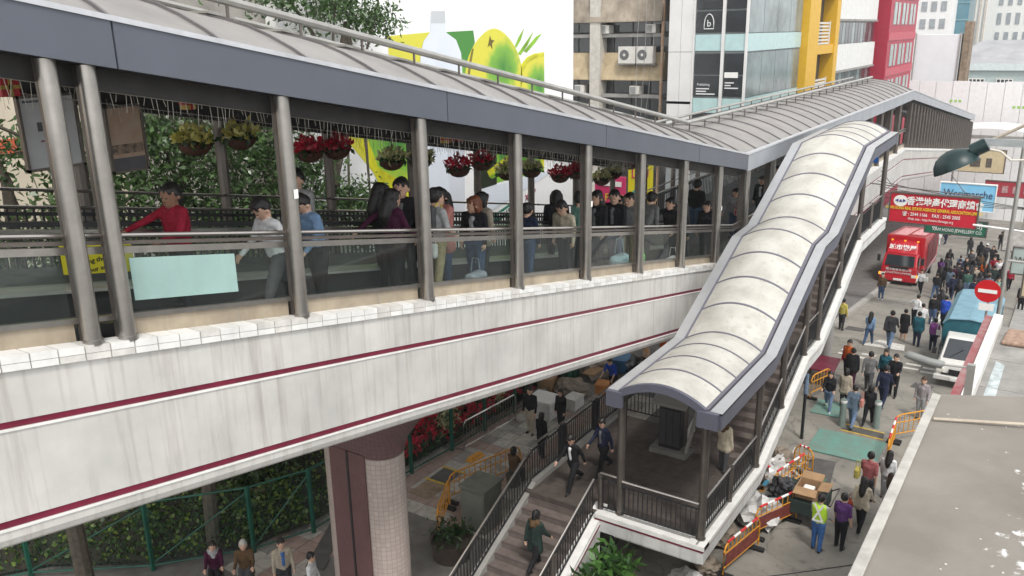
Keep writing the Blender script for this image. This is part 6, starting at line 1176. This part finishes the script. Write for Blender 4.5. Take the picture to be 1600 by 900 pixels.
def finish_people():
    dg = bpy.context.evaluated_depsgraph_get(); dg.update()
    done = []
    for ob, C, hands, z0, hd, H, p in QUEUE: done.append(bpy.data.meshes.new_from_object(ob.evaluated_get(dg)))
    for me, (ob, C, hands, z0, hd, H, p) in zip(done, QUEUE):
        ob.modifiers.clear(); n = len(me.polygons); ctr = np.empty(n*3, np.float32); me.polygons.foreach_get('center', ctr); ctr = ctr.reshape(-1, 3)/H+np.array([0, 0, z0])
        best = np.full(n, 9.); reg = np.zeros(n, int)
        for a, b_, ra, rb, g_ in C:
            a_ = np.array(a); d = np.array(b_)-a_; L2 = max(1e-9, d@d); t = np.clip((ctr-a_)@d/L2, 0, 1); q = np.linalg.norm(ctr-a_-t[:, None]*d, axis=1)-(ra+(rb-ra)*t)
            if g_ == 'trim': q -= .006
            k = q < best; best[k] = q[k]; reg[k] = RG.index(g_)
        hv = np.array(hd((0, .0, -.0)))    # bare neck front stays skin
        V, Fc = [], []
        for o_, F_, sg in hands: hand_mesh(V, Fc, o_, F_, sg, p.get('curl', .7))
        me.materials.clear(); bm = bmesh.new(); bm.from_mesh(me)
        for f, r in zip(bm.faces, reg): f.material_index = int(r); f.smooth = True
        bv = [bm.verts.new((v-Vector((0, 0, z0)))*H) for v in V]
        for f in Fc: k = bm.faces.new([bv[i] for i in f]); k.material_index = 2; k.smooth = True
        if p.get('face', 1):           # eyes, brows and mouth
            for pts, mi in (([(-.025, .050, .004), (-.012, .054, .004), (-.012, .055, -.003), (-.025, .051, -.003)], 3), ([(.012, .054, .004), (.025, .050, .004), (.025, .051, -.003), (.012, .055, -.003)], 3), ([(-.012, .056, -.034), (.012, .056, -.034), (.011, .057, -.039), (-.011, .057, -.039)], 6)):
                vs_ = [bm.verts.new((hd(Vector(q)+Vector((0, .0035, 0)))-Vector((0, 0, z0)))*H) for q in pts]; k = bm.faces.new(vs_); k.material_index = mi
        bm.to_mesh(me); bm.free(); old = ob.data
        for ma in (cloth(p['top']), cloth(p['bot']), skinm(p.get('skin', 'l')), hairm(p.get('hc', 'k')), shoe_w if p.get('shoe') == 'w' else shoe_m, cloth(p.get('trim', 'white')), M('lip', (.25, .07, .06), .5, var=0)): me.materials.append(ma)
        me.transform(Matrix.Diagonal((p.get('wide', 1), p.get('wide', 1), 1, 1))); me.name = 'person'; ob.data = me; bpy.data.meshes.remove(old)
fz = lambda s: cz(s)-.15
G1 = 'people riding and walking on the walkway'
def onb(label, s, t, phi, H, **p):
    p.setdefault('hs', 1.18); p['wide'] = 1.14; H += .21
    return person(label, (s, t, fz(s)), phi, H, G1, vox=p.pop('vox', .017), **p)
REACH = ((72, 4, 8), (30, 8, 40))
onb('woman in red jacket resting a hand on the moving handrail', 7.6, -11.0, 185, 1.70, top='red', bot='char', f=1, hair='pony', skin='d', arms=((20, 8, 60), (66, 6, 6)), turn=20, fat=1.12)
onb('man in white shirt looking down, walking left', 8.75, -10.2, 190, 1.68, top='white', bot='dgrey', hair='short', nod=34, lean=10, pose='walk', skin='l')
onb('man in light blue shirt and black trousers with bowed head', 9.75, -10.35, 190, 1.72, top='blue', bot='black', nod=44, lean=12, arms=((16, 8, 40), (20, 8, 46)), trim='red', scarf=0, fat=1.12)
onb('man in pale grey shirt standing behind the pillar notice', 11.4, -12.5, 170, 2.0, top='lgrey', bot='char')
onb('person with long black hair in black behind the maroon top', 12.2, -11.1, 20, 1.86, top='black', bot='black', f=1, hair='long')
onb('woman in maroon top reaching back to the handrail', 11.9, -10.55, 15, 1.78, top='maroon', bot='black', f=1, hair='long', arms=((-58, 12, 6), (20, 10, 30)), fat=1.1)
onb('smiling young man in black suit and grey shirt', 12.75, -11.0, 160, 2.0, top='black', bot='black', trim='grey', open=1, nod=4)
onb('person in grey T-shirt with backpack and khaki trousers', 12.9, -10.3, 20, 1.85, top='lgrey', bot='khaki', sleeve='short', arms=((10, 10, 10), (12, 8, 30)))
onb('woman in pink padded coat looking down', 13.9, -10.9, 190, 1.85, top='pink', bot='jean', f=1, hair='long', coat=.22, nod=36, arms=((34, 5, 60), (30, 6, 70)))
onb('red haired woman in black cardigan and jeans', 14.5, -10.5, 170, 1.72, top='black', bot='jean', f=1, hair='bob', hc='r', trim='lgrey', open=1, turn=-40)
onb('figure in dark blue clothes half hidden by third pillar', 16.6, -10.5, 0, 1.6, top='navy', bot='jean', hair='short')
onb('woman with black bobbed hair seen from behind', 19.2, -11.2, 330, 1.92, top='black', bot='black', f=1, hair='bob')
onb('person in mint top with brown arm behind fourth pillar', 19.0, -10.4, 30, 1.95, top='mint', bot='char', sleeve='short')
onb('woman with long straight hair in grey and black', 20.6, -10.7, 190, 2.0, top='black', bot='black', trim='grey', open=1, f=1, hair='long')
onb('young man in black zip jacket over grey shirt', 21.9, -10.8, 185, 2.05, top='black', bot='jean', trim='grey', open=1, turn=15)
onb('man in grey shirt half hidden behind fifth pillar', 22.5, -10.6, 190, 2.0, top='grey', bot='khaki', hair='short')
onb('man in grey sweater bending beside the fifth pillar', 24.2, -10.9, 10, 2.05, top='grey', bot='char', lean=20)
onb('woman in black with arm stretched along the handrail', 25.6, -10.6, 195, 1.92, top='black', bot='char', f=1, hair='pony', arms=((10, 10, 30), (70, 16, 5)))
onb('man in black bending forward beside the sixth pillar', 26.9, -10.6, 195, 1.9, top='black', bot='dgrey', lean=30, nod=40)
onb('dark figure standing behind the sixth pillar', 27.9, -10.2, 180, 1.85, top='black', bot='char', f=1, hair='bob')
onb('person in cream shirt leaning on rail left of fourth pillar', 18.2, -10.3, 185, 1.78, top='cream', bot='char', lean=14, nod=24)
onb('girl in sky blue top between fourth and fifth pillars', 21.0, -11.1, 195, 1.82, top='blue', bot='char', f=1, hair='bob')
onb('person in white blouse behind the young man in zip jacket', 23.1, -11.2, 190, 1.86, top='white', bot='char', f=1, hair='long')
onb('person in beige coat behind the red haired woman', 15.6, -11.1, 10, 1.78, top='beige', bot='char', f=1, hair='bob', coat=.12)
G2 = 'people on the level walkway'
onb('woman in grey top carrying red polka dot bag', 31.5, -10.4, 185, 1.72, top='lgrey', bot='jean', f=1, hair='long', arms=((30, 10, 60), (14, 20, 20)))
onb('balding man in black suit near the canopy edge', 34.6, -10.35, 190, 1.75, top='black', bot='black', trim='white', open=1)
onb('person in black top and jeans going up far stairs', 31.0, -11.8, 10, 2.0, top='black', bot='jean', hair='short')
onb('dark coated figure beside the balding man', 37.6, -10.6, 185, 1.75, top='black', bot='black')
# stair landing and lower flight
G3 = 'people on the covered staircase'
def ons(label, s, t, z, phi, H, **p): return person(label, (s, t, z), phi, H, G3, vox=p.pop('vox', .019), **p)
ons('man in black suit stepping down onto the lower stairs', 17.75, -9.85, -11.74, 190, 1.72, top='black', bot='black', pose='stride', nod=30, lean=8, trim='white', open=1)
ons('bearded man in navy jacket with shoulder bag on landing', 18.9, -9.55, -11.74, 200, 1.74, top='navy', bot='black', pose='walk', nod=24, trim='grey', open=1)
ons('woman in dark green fur hooded coat climbing the stairs', 15.3, -9.55, -12.67, 8, 1.66, top='dgreen', bot='black', f=1, coat=.26, hood=1, trim='brown', hair='bob', pose='walk')
ons('person in cream quilted jacket with fur hood on the landing', 20.7, -6.75, -11.74, 20, 1.66, top='cream', bot='dgrey', coat=.14, hood=1, trim='brown', hair='bob', f=1)
ons('person in beige trousers at the top of first flight', 23.9, -7.0, -10.62, 5, 1.7, top='black', bot='beige', pose='walk')
# pavement under the bridge
G4 = 'people on the pavement under the walkway'
def onp(label, s, t, phi, H, **p): return person(label, (s, t, -13.47), phi, H, G4, vox=p.pop('vox', .02), **p)
onp('man in black jacket and beige trousers by the flower bed', 22.85, -14.4, 175, 1.8, top='black', bot='beige')
onp('long haired woman in black near white polystyrene box', 23.6, -13.6, 185, 1.6, top='black', bot='black', f=1, hair='long')
onp('dark figure seen from behind beside the left stair railing', 21.6, -13.2, 10, 1.6, top='black', bot='black', hair='bob', fat=1.1)
onp('woman in brown sitting by the long orange barrier', 19.6, -13.0, 5, 1.6, top='brown', bot='dgrey', f=1, hair='bob', pose='sit')
onp('worker in bright blue shirt bending over the heap', 27.3, -13.4, 185, 1.68, top='royal', bot='black', sleeve='short', lean=24, arms=((40, 8, 20), (44, 8, 26)))
onp('worker in orange vest behind the canopy corner', 30.6, -12.6, 200, 1.7, top='orange', bot='char', lean=25)
onp('woman in maroon coat with grey hood sitting near the fence', 11.35, -16.75, 130, 1.62, top='maroon', bot='black', f=1, hair='bob', hood=1, scarf=1, trim='lgrey', pose='sit')
onp('white haired man in brown jacket sitting near the fence', 11.75, -16.05, 135, 1.68, top='brown', bot='dgrey', hc='g', pose='sit')
onp('man in pale jacket over blue shirt at the bottom edge', 11.95, -14.85, 120, 1.72, top='beige', bot='char', trim='wblue', open=1, pose='stand')
onp('white clad person whose head shows at the bottom edge', 12.0, -13.9, 60, 1.62, top='white', bot='char', pose='stand')
for s, t, a in ((11.35, -16.75, 130), (11.75, -16.05, 135), (19.6, -13.0, 5)):
    q = P(s, t, -13.47)-Vector((math.sin(R(a))*.05, math.cos(R(a))*.05, 0)); o = thing('wooden_stool', 'low wooden stool under the %s' % {11.35: 'woman in maroon coat', 11.75: 'white haired man', 19.6: 'woman in brown'}[s], 'stool', (s, t, -13.47)); MB().lathe(q, [(.2, 0), (.2, .34), (.22, .36), (.22, .385)], 10).build('seat', bark, o)
# street
G5 = 'people walking in the street'
def st_(label, s, t, phi, H, **p): return person(label, (s, t, gz(s)), phi, H, G5, vox=p.pop('vox', .02 if s < 36 else .026), **p)
st_('worker in yellow-green safety vest and blue trousers', 21.13, -4.18, 10, 1.70, top='lgrey', bot='wblue', trim='hivis', vest=1, pose='stand', arms=((16, 6, 60), (12, 8, 40)))
st_('man in dark purple shirt beside the safety vest worker', 21.55, -3.68, 15, 1.68, top='purple', bot='black', sleeve='short')
st_('man in red striped shirt with yellow bag strap', 24.3, -3.55, 5, 1.74, top='striped', bot='dgrey', pose='walk2', sleeve='short')
st_('woman in white jacket with dark red handbag', 22.8, -3.42, 8, 1.66, top='cream', bot='black', f=1, hair='long', coat=.1, pose='walk')
st_('long haired woman in white blouse by near roof edge', 24.9, -3.12, 10, 1.6, top='white', bot='lgrey', f=1, hair='long')
st_('woman in pale grey top behind the near roof edge', 23.6, -2.85, 5, 1.55, top='lgrey', bot='lgrey', f=1, hair='long', hc='b')
st_('woman in light blue jacket carrying pink bag', 29.44, -5.05, 5, 1.62, top='slate', bot='ljean', hair='short', coat=.08, pose='walk', f=1)
st_('woman in black beside light blue jacket, blue shoes', 29.9, -4.6, 0, 1.56, top='black', bot='black', f=1, hair='bob', pose='walk2')
st_('man in navy jacket with white hem walking away', 31.69, -4.45, 10, 1.72, top='navy', bot='navy', pose='walk')
st_('man in black sweater facing the camera with folded hands', 32.9, -4.3, 185, 1.76, top='black', bot='black', arms=((24, 4, 66), (24, 4, 66)))
st_('woman in dark teal top beside the black sweater man', 33.5, -4.75, 190, 1.68, top='teal', bot='black', f=1, hair='long')
st_('woman in black jacket and blue jeans by orange barrier', 30.41, -6.1, 175, 1.62, top='black', bot='ljean', f=1, hair='long', arms=((16, 6, 60), (20, 6, 64)), shoe='w', pose='walk')
st_('person in pale beige coat seen from behind', 30.9, -5.65, 5, 1.58, top='beige', bot='black', coat=.18, f=1, hair='bob')
st_('man in grey suit jacket walking away', 32.9, -5.2, 0, 1.72, top='grey', bot='dgrey', pose='walk')
st_('bulky person in black coat with backpack', 32.9, -5.85, 0, 1.7, top='black', bot='maroon', coat=.12, fat=1.2)
st_('worker in orange and yellow reflective vest', 33.7, -6.15, 200, 1.74, top='red', bot='navy', vest=1, trim='orange')
st_('person in checked shirt beside near roof corner', 31.29, -3.1, 190, 1.66, top='checked', bot='lgrey', hair='short', hc='b')
st_('tall man in dark suit jacket and jeans walking away', 40.6, -5.7, 5, 1.86, top='char', bot='ljean', pose='walk', coat=.06)
st_('woman in bright blue jacket and jeans', 40.5, -6.6, 5, 1.66, top='blue', bot='jean', f=1, hair='long', pose='walk2')
st_('woman in black pinafore with blue sleeves', 42.6, -5.4, 5, 1.6, top='black', bot='black', f=1, skirt=.2, legs_bare=1, shoe='w', hair='short')
st_('person in yellow jacket beside the staircase kerb', 42.7, -8.3, 20, 1.66, top='yellow', bot='char', hair='short')
st_('man in brown jacket near the truck', 52.9, -8.2, 180, 1.68, top='brown', bot='jean', shoe='w')
st_('woman in white top with bag walking by the truck', 57.2, -6.6, 185, 1.62, top='white', bot='black', f=1, hair='short', pose='walk')
st_('man in white shirt stooping with hands on hips', 46.6, -5.5, 40, 1.7, top='white', bot='black', arms=((-20, 40, 70), (-20, 40, 70)), lean=12)
st_('person in white and black jacket beside white shirt man', 45.0, -4.95, 10, 1.6, top='white', bot='char', pose='walk')
st_('person in teal coat and black backpack', 41.8, -4.7, 5, 1.72, top='teal', bot='navy', coat=.1, fat=1.15)
st_('person in black jacket and blue jeans mid street', 47.6, -4.75, 5, 1.66, top='black', bot='jean', fat=1.1)
st_('person with bright blue bag strap in dark coat', 47.8, -4.2, 10, 1.64, top='royal', bot='navy', coat=.1)
st_('woman in purple shirt holding papers by the van', 41.3, -3.95, 10, 1.62, top='mauve', bot='navy', f=1, hair='short')
st_('dark clothed person between purple shirt and van', 43.7, -3.7, 5, 1.6, top='black', bot='black', f=1, hair='long')
cr = [(64.5, -5.9, 0, 1.8, 'char', 'black', 'tall man in charcoal at the left of the far crowd'), (63.3, -6.2, 10, 1.7, 'purple', 'black', 'person in dark purple at the crowd\'s left edge'), (67.8, -5.4, 5, 1.45, 'blue', 'jean', 'small light blue child walking in far crowd'), (65.2, -4.8, 185, 1.75, 'black', 'black', 'black clad person in the middle of far crowd'), (64.0, -5.1, 0, 1.72, 'navy', 'black', 'navy clad person beside the light blue child'),
      (58.4, -5.1, 10, 1.72, 'slate', 'navy', 'man in slate jacket behind the truck side'), (56.6, -4.75, 0, 1.62, 'navy', 'navy', 'navy jacket person walking just ahead of black suit'), (53.8, -4.15, 8, 1.72, 'black', 'black', 'man in black suit walking away from the van'), (58.2, -4.1, 0, 1.74, 'green', 'ljean', 'woman in grey-green top and jeans in crowd'), (57.4, -3.4, 5, 1.85, 'char', 'black', 'tall person in dark coat with bag near no entry sign'), (60.8, -3.9, 180, 1.78, 'beige', 'char', 'person in beige top in the middle of the crowd'),
      (65.5, -3.7, 0, 1.5, 'orange', 'navy', 'child in orange-red top in the crowd'), (67.2, -3.2, 190, 1.8, 'red', 'char', 'person in crimson jacket at the right of crowd'), (66.4, -2.85, 180, 1.75, 'white', 'purple', 'person in white top at the crowd\'s right side'), (61.9, -2.9, 0, 1.76, 'dgreen', 'black', 'person in dark green jacket near the right pole'), (62.8, -2.45, 10, 1.75, 'black', 'black', 'black clad person next to the right pole'), (57.0, -2.35, 170, 1.72, 'mint', 'char', 'person in light green top above no entry sign'),
      (75.4, -4.7, 0, 1.85, 'black', 'black', 'dark man at the back of the crowd, left one'), (75.0, -4.25, 0, 1.8, 'char', 'black', 'person in white cap at the back of crowd'), (74.0, -3.7, 185, 1.8, 'char', 'char', 'dark man standing at the back right of crowd'), (86, -8.9, 0, 1.6, 'white', 'white', 'figure in white beyond the truck'), (87, -8.4, 10, 1.65, 'navy', 'navy', 'figure in navy beyond the truck'), (87.5, -3.9, 0, 1.75, 'black', 'black', 'lone dark figure under the white poster sign'), (62.9, -3.3, 5, 1.7, 'dgrey', 'black', 'grey jacket person in front of the orange-red child'), (60.0, -4.6, 0, 1.7, 'black', 'char', 'black jacket person hidden among crowd centre'), (59.3, -3.0, 185, 1.7, 'black', 'jean', 'dark person in jeans at the crowd front right'), (55.5, -1.0, 180, 1.68, 'black', 'black', 'dark legs figure on the right pavement'), (69.5, -6.3, 0, 1.7, 'black', 'char', 'black jacket person farthest left behind charcoal man'), (70.2, -4.9, 185, 1.72, 'dgrey', 'black', 'grey clad person walking back through the crowd'), (68.9, -4.2, 0, 1.68, 'brown', 'black', 'brown jacket person at the back of crowd'), (71.5, -3.4, 5, 1.74, 'black', 'jean', 'person in black and jeans at crowd back right'), (61.2, -5.6, 0, 1.7, 'black', 'black', 'black coated person beside the purple clad one'), (60.4, -5.1, 10, 1.66, 'maroon', 'black', 'maroon clad person in front of the charcoal man'), (63.8, -4.2, 0, 1.7, 'char', 'navy', 'charcoal clad person left of the beige top'), (63.1, -2.0, 0, 1.66, 'red', 'black', 'red clad person by the right pavement edge'), (58.8, -5.7, 5, 1.7, 'black', 'black', 'black clad person nearest the truck side'), (55.2, -3.5, 0, 1.72, 'navy', 'black', 'navy coat person beside the tall dark coat'), (80, -5.8, 0, 1.7, 'char', 'char', 'lone grey figure far up the street'), (82, -2.6, 0, 1.7, 'brown', 'black', 'brown figure far up at the right'), (59.6, -4.0, 5, 1.7, 'black', 'dgrey', 'black jacketed person behind the grey-green top'), (62.4, -5.0, 0, 1.66, 'char', 'jean', 'charcoal top and jeans person behind slate jacket'), (61.3, -4.4, 185, 1.62, 'navy', 'black', 'navy clad person facing camera in crowd centre'), (64.6, -2.5, 0, 1.7, 'lgrey', 'black', 'light grey clad person near the crimson jacket'), (60.3, -2.4, 5, 1.72, 'black', 'black', 'black clad person behind light green top'), (58.0, -2.9, 0, 1.66, 'slate', 'black', 'slate clad person left of light green top'), (66.9, -4.3, 0, 1.68, 'black', 'black', 'black clad person between child and crimson jacket'), (56.0, -5.6, 10, 1.66, 'black', 'jean', 'person in black top and jeans by the slate jacket'), (49.6, -4.6, 0, 1.68, 'char', 'black', 'charcoal clad person before the black suit man'), (50.8, -3.6, 5, 1.7, 'navy', 'char', 'navy clad person above the van cover')]
for i, (s, t, ph, H, a, b_, lb) in enumerate(cr):
    st_(lb, s, t, ph+random.uniform(-15, 15), H, top=a, bot=b_, pose=('walk', 'walk2', 'stand')[i % 3], hair=('short', 'bob', 'short', 'long')[i % 4], vox=.03, face=0, cap=1 if 'white cap' in lb else 0, coat=.1 if i % 5 == 0 else 0)
finish_people()
# carried bags (things of their own)
def satchel(label, pos, size, mat, strap=None, cat='bag'):
    o = thing('shoulder_bag', label, cat, pos); c = P(*pos); w_, d_, h_ = size
    MB().hexa([c+Vector((x*w_, y*d_, z*h_)) for z, k in ((0, .9), (1, 1)) for x, y in ((-.5, -.5*k), (.5, -.5*k), (.5, .5*k), (-.5, .5*k))]).build('body', mat, o, bevel=min(size)*.3)
    MB().tube([c+Vector((-.4*w_, 0, h_)), c+Vector((-.25*w_, 0, h_*1.9)), c+Vector((.25*w_, 0, h_*1.9)), c+Vector((.4*w_, 0, h_))], .012, 6).build('handle', strap or mat, o); return o
def dots():
    m_ = bpy.data.materials.new('polka'); m_.use_nodes = True; n_ = m_.node_tree; tc = n_.nodes.new('ShaderNodeTexCoord'); vo = n_.nodes.new('ShaderNodeTexVoronoi'); vo.inputs['Scale'].default_value = 12; vo.inputs['Randomness'].default_value = .2; n_.links.new(tc.outputs['Object'], vo.inputs[0]); rp = n_.nodes.new('ShaderNodeValToRGB'); rp.color_ramp.interpolation = 'CONSTANT'; rp.color_ramp.elements[0].color = (.7, .66, .62, 1); rp.color_ramp.elements[1].color = (.42, .01, .03, 1); rp.color_ramp.elements[1].position = .36; n_.links.new(vo.outputs[0], rp.inputs[0]); n_.links.new(rp.outputs[0], n_.nodes['Principled BSDF'].inputs[0]); return m_
satchel('red bag with white polka dots held by grey top woman', (31.25, -10.15, fz(31.3)+.95), (.42, .2, .3), dots(), cloth('red'))
satchel('white plastic carrier bag hanging by the khaki trousers', (12.55, -10.12, fz(12.5)+.7), (.2, .14, .3), wbag)
satchel('pink shoulder bag on the light blue jacket woman', (29.4, -4.78, -12.75), (.12, .25, .3), cloth('pink')); satchel('dark red handbag of the woman in white jacket', (22.75, -3.7, -12.95), (.14, .3, .22), cloth('rust')); satchel('yellow and black bag of the striped shirt man', (24.2, -3.85, -12.75), (.15, .3, .3), cloth('yellow')); satchel('white carrier bag of woman near the truck', (57.1, -6.35, gz(57)+.8), (.3, .14, .3), wbag); satchel('white papers held by the purple shirt woman', (41.1, -3.75, gz(41)+.85), (.2, .03, .26), wp, cat='papers')
satchel('blue grey holdall on the floor beside red haired woman', (14.0, -10.15, fz(14)), (.3, .55, .34), M('holdall', (.12, .14, .17), .8, var=.5, scale=9, c2=(.3, .32, .34)))
satchel('pale round bundle on walkway floor before the fifth bay', (24.2, -9.9, fz(24.2)), (.3, .5, .32), wbag); satchel('bright green carrier bag on the walkway floor', (21.9, -9.95, fz(21.9)), (.25, .22, .5), M('bag_green', (.18, .5, .12), .5)); satchel('pale blue crate bag on the walkway floor', (20.6, -10.0, fz(20.6)), (.35, .7, .5), M('bag_paleblue', (.3, .42, .45), .5))
b = thing('backpack', 'yellow strapped backpack on the grey T-shirt person', 'backpack', (12.75, -10.4, fz(12.8)+1.35)); MB().box(12.62, 12.78, -10.45, -10.15, fz(12.8)+1.25, fz(12.8)+1.75).build('pack', cloth('dgrey'), b, bevel=.05)
for t in (-10.42, -10.2): MB().tube([P(12.76, t, fz(12.8)+1.73), P(12.92, t, fz(12.8)+1.8), P(13.04, t, fz(12.8)+1.62), P(12.98, t, fz(12.8)+1.3)], .022, 6).build('strap', cloth('yellow'), b)

wk = [o for o in bpy.data.objects if o.get('label', '').startswith('worker in yellow-green')][0]; ORG[wk.name] = Vector((0, 0, 0)); wi = wk.matrix_basis.inverted()
for a, b_ in (((20.985, -4.30, -12.12), (20.975, -4.07, -12.58)), ((20.985, -4.07, -12.12), (20.975, -4.30, -12.58)), ((20.965, -4.33, -12.60), (20.965, -4.04, -12.60))):
    mb = MB(); mb.bar(P(*a), P(*b_), .05, .012, up=(0, 1, 0)); me = mb.mesh('reflective_strip', Vector((0, 0, 0))); me.transform(wi); o_ = bpy.data.objects.new('reflective_strip', me); col.objects.link(o_); o_.parent = wk; me.materials.append(wp)
# ================================================================ HAZE
b = MB(); b.box(-80, 1700, -1600, 1600, -26, 46); hz = b.build('haze', None); hz['kind'] = 'stuff'; hz['label'] = 'thin pale haze in the air over the street'; hz['category'] = 'haze'
hm = bpy.data.materials.new('haze_air'); hm.use_nodes = True; n_ = hm.node_tree
for x in list(n_.nodes): n_.nodes.remove(x)
ou = n_.nodes.new('ShaderNodeOutputMaterial'); pv_ = n_.nodes.new('ShaderNodeVolumePrincipled'); pv_.inputs['Color'].default_value = (.9, .92, .95, 1); pv_.inputs['Density'].default_value = .0005; pv_.inputs['Anisotropy'].default_value = .2
n_.links.new(pv_.outputs[0], ou.inputs['Volume']); hz.data.materials.append(hm)
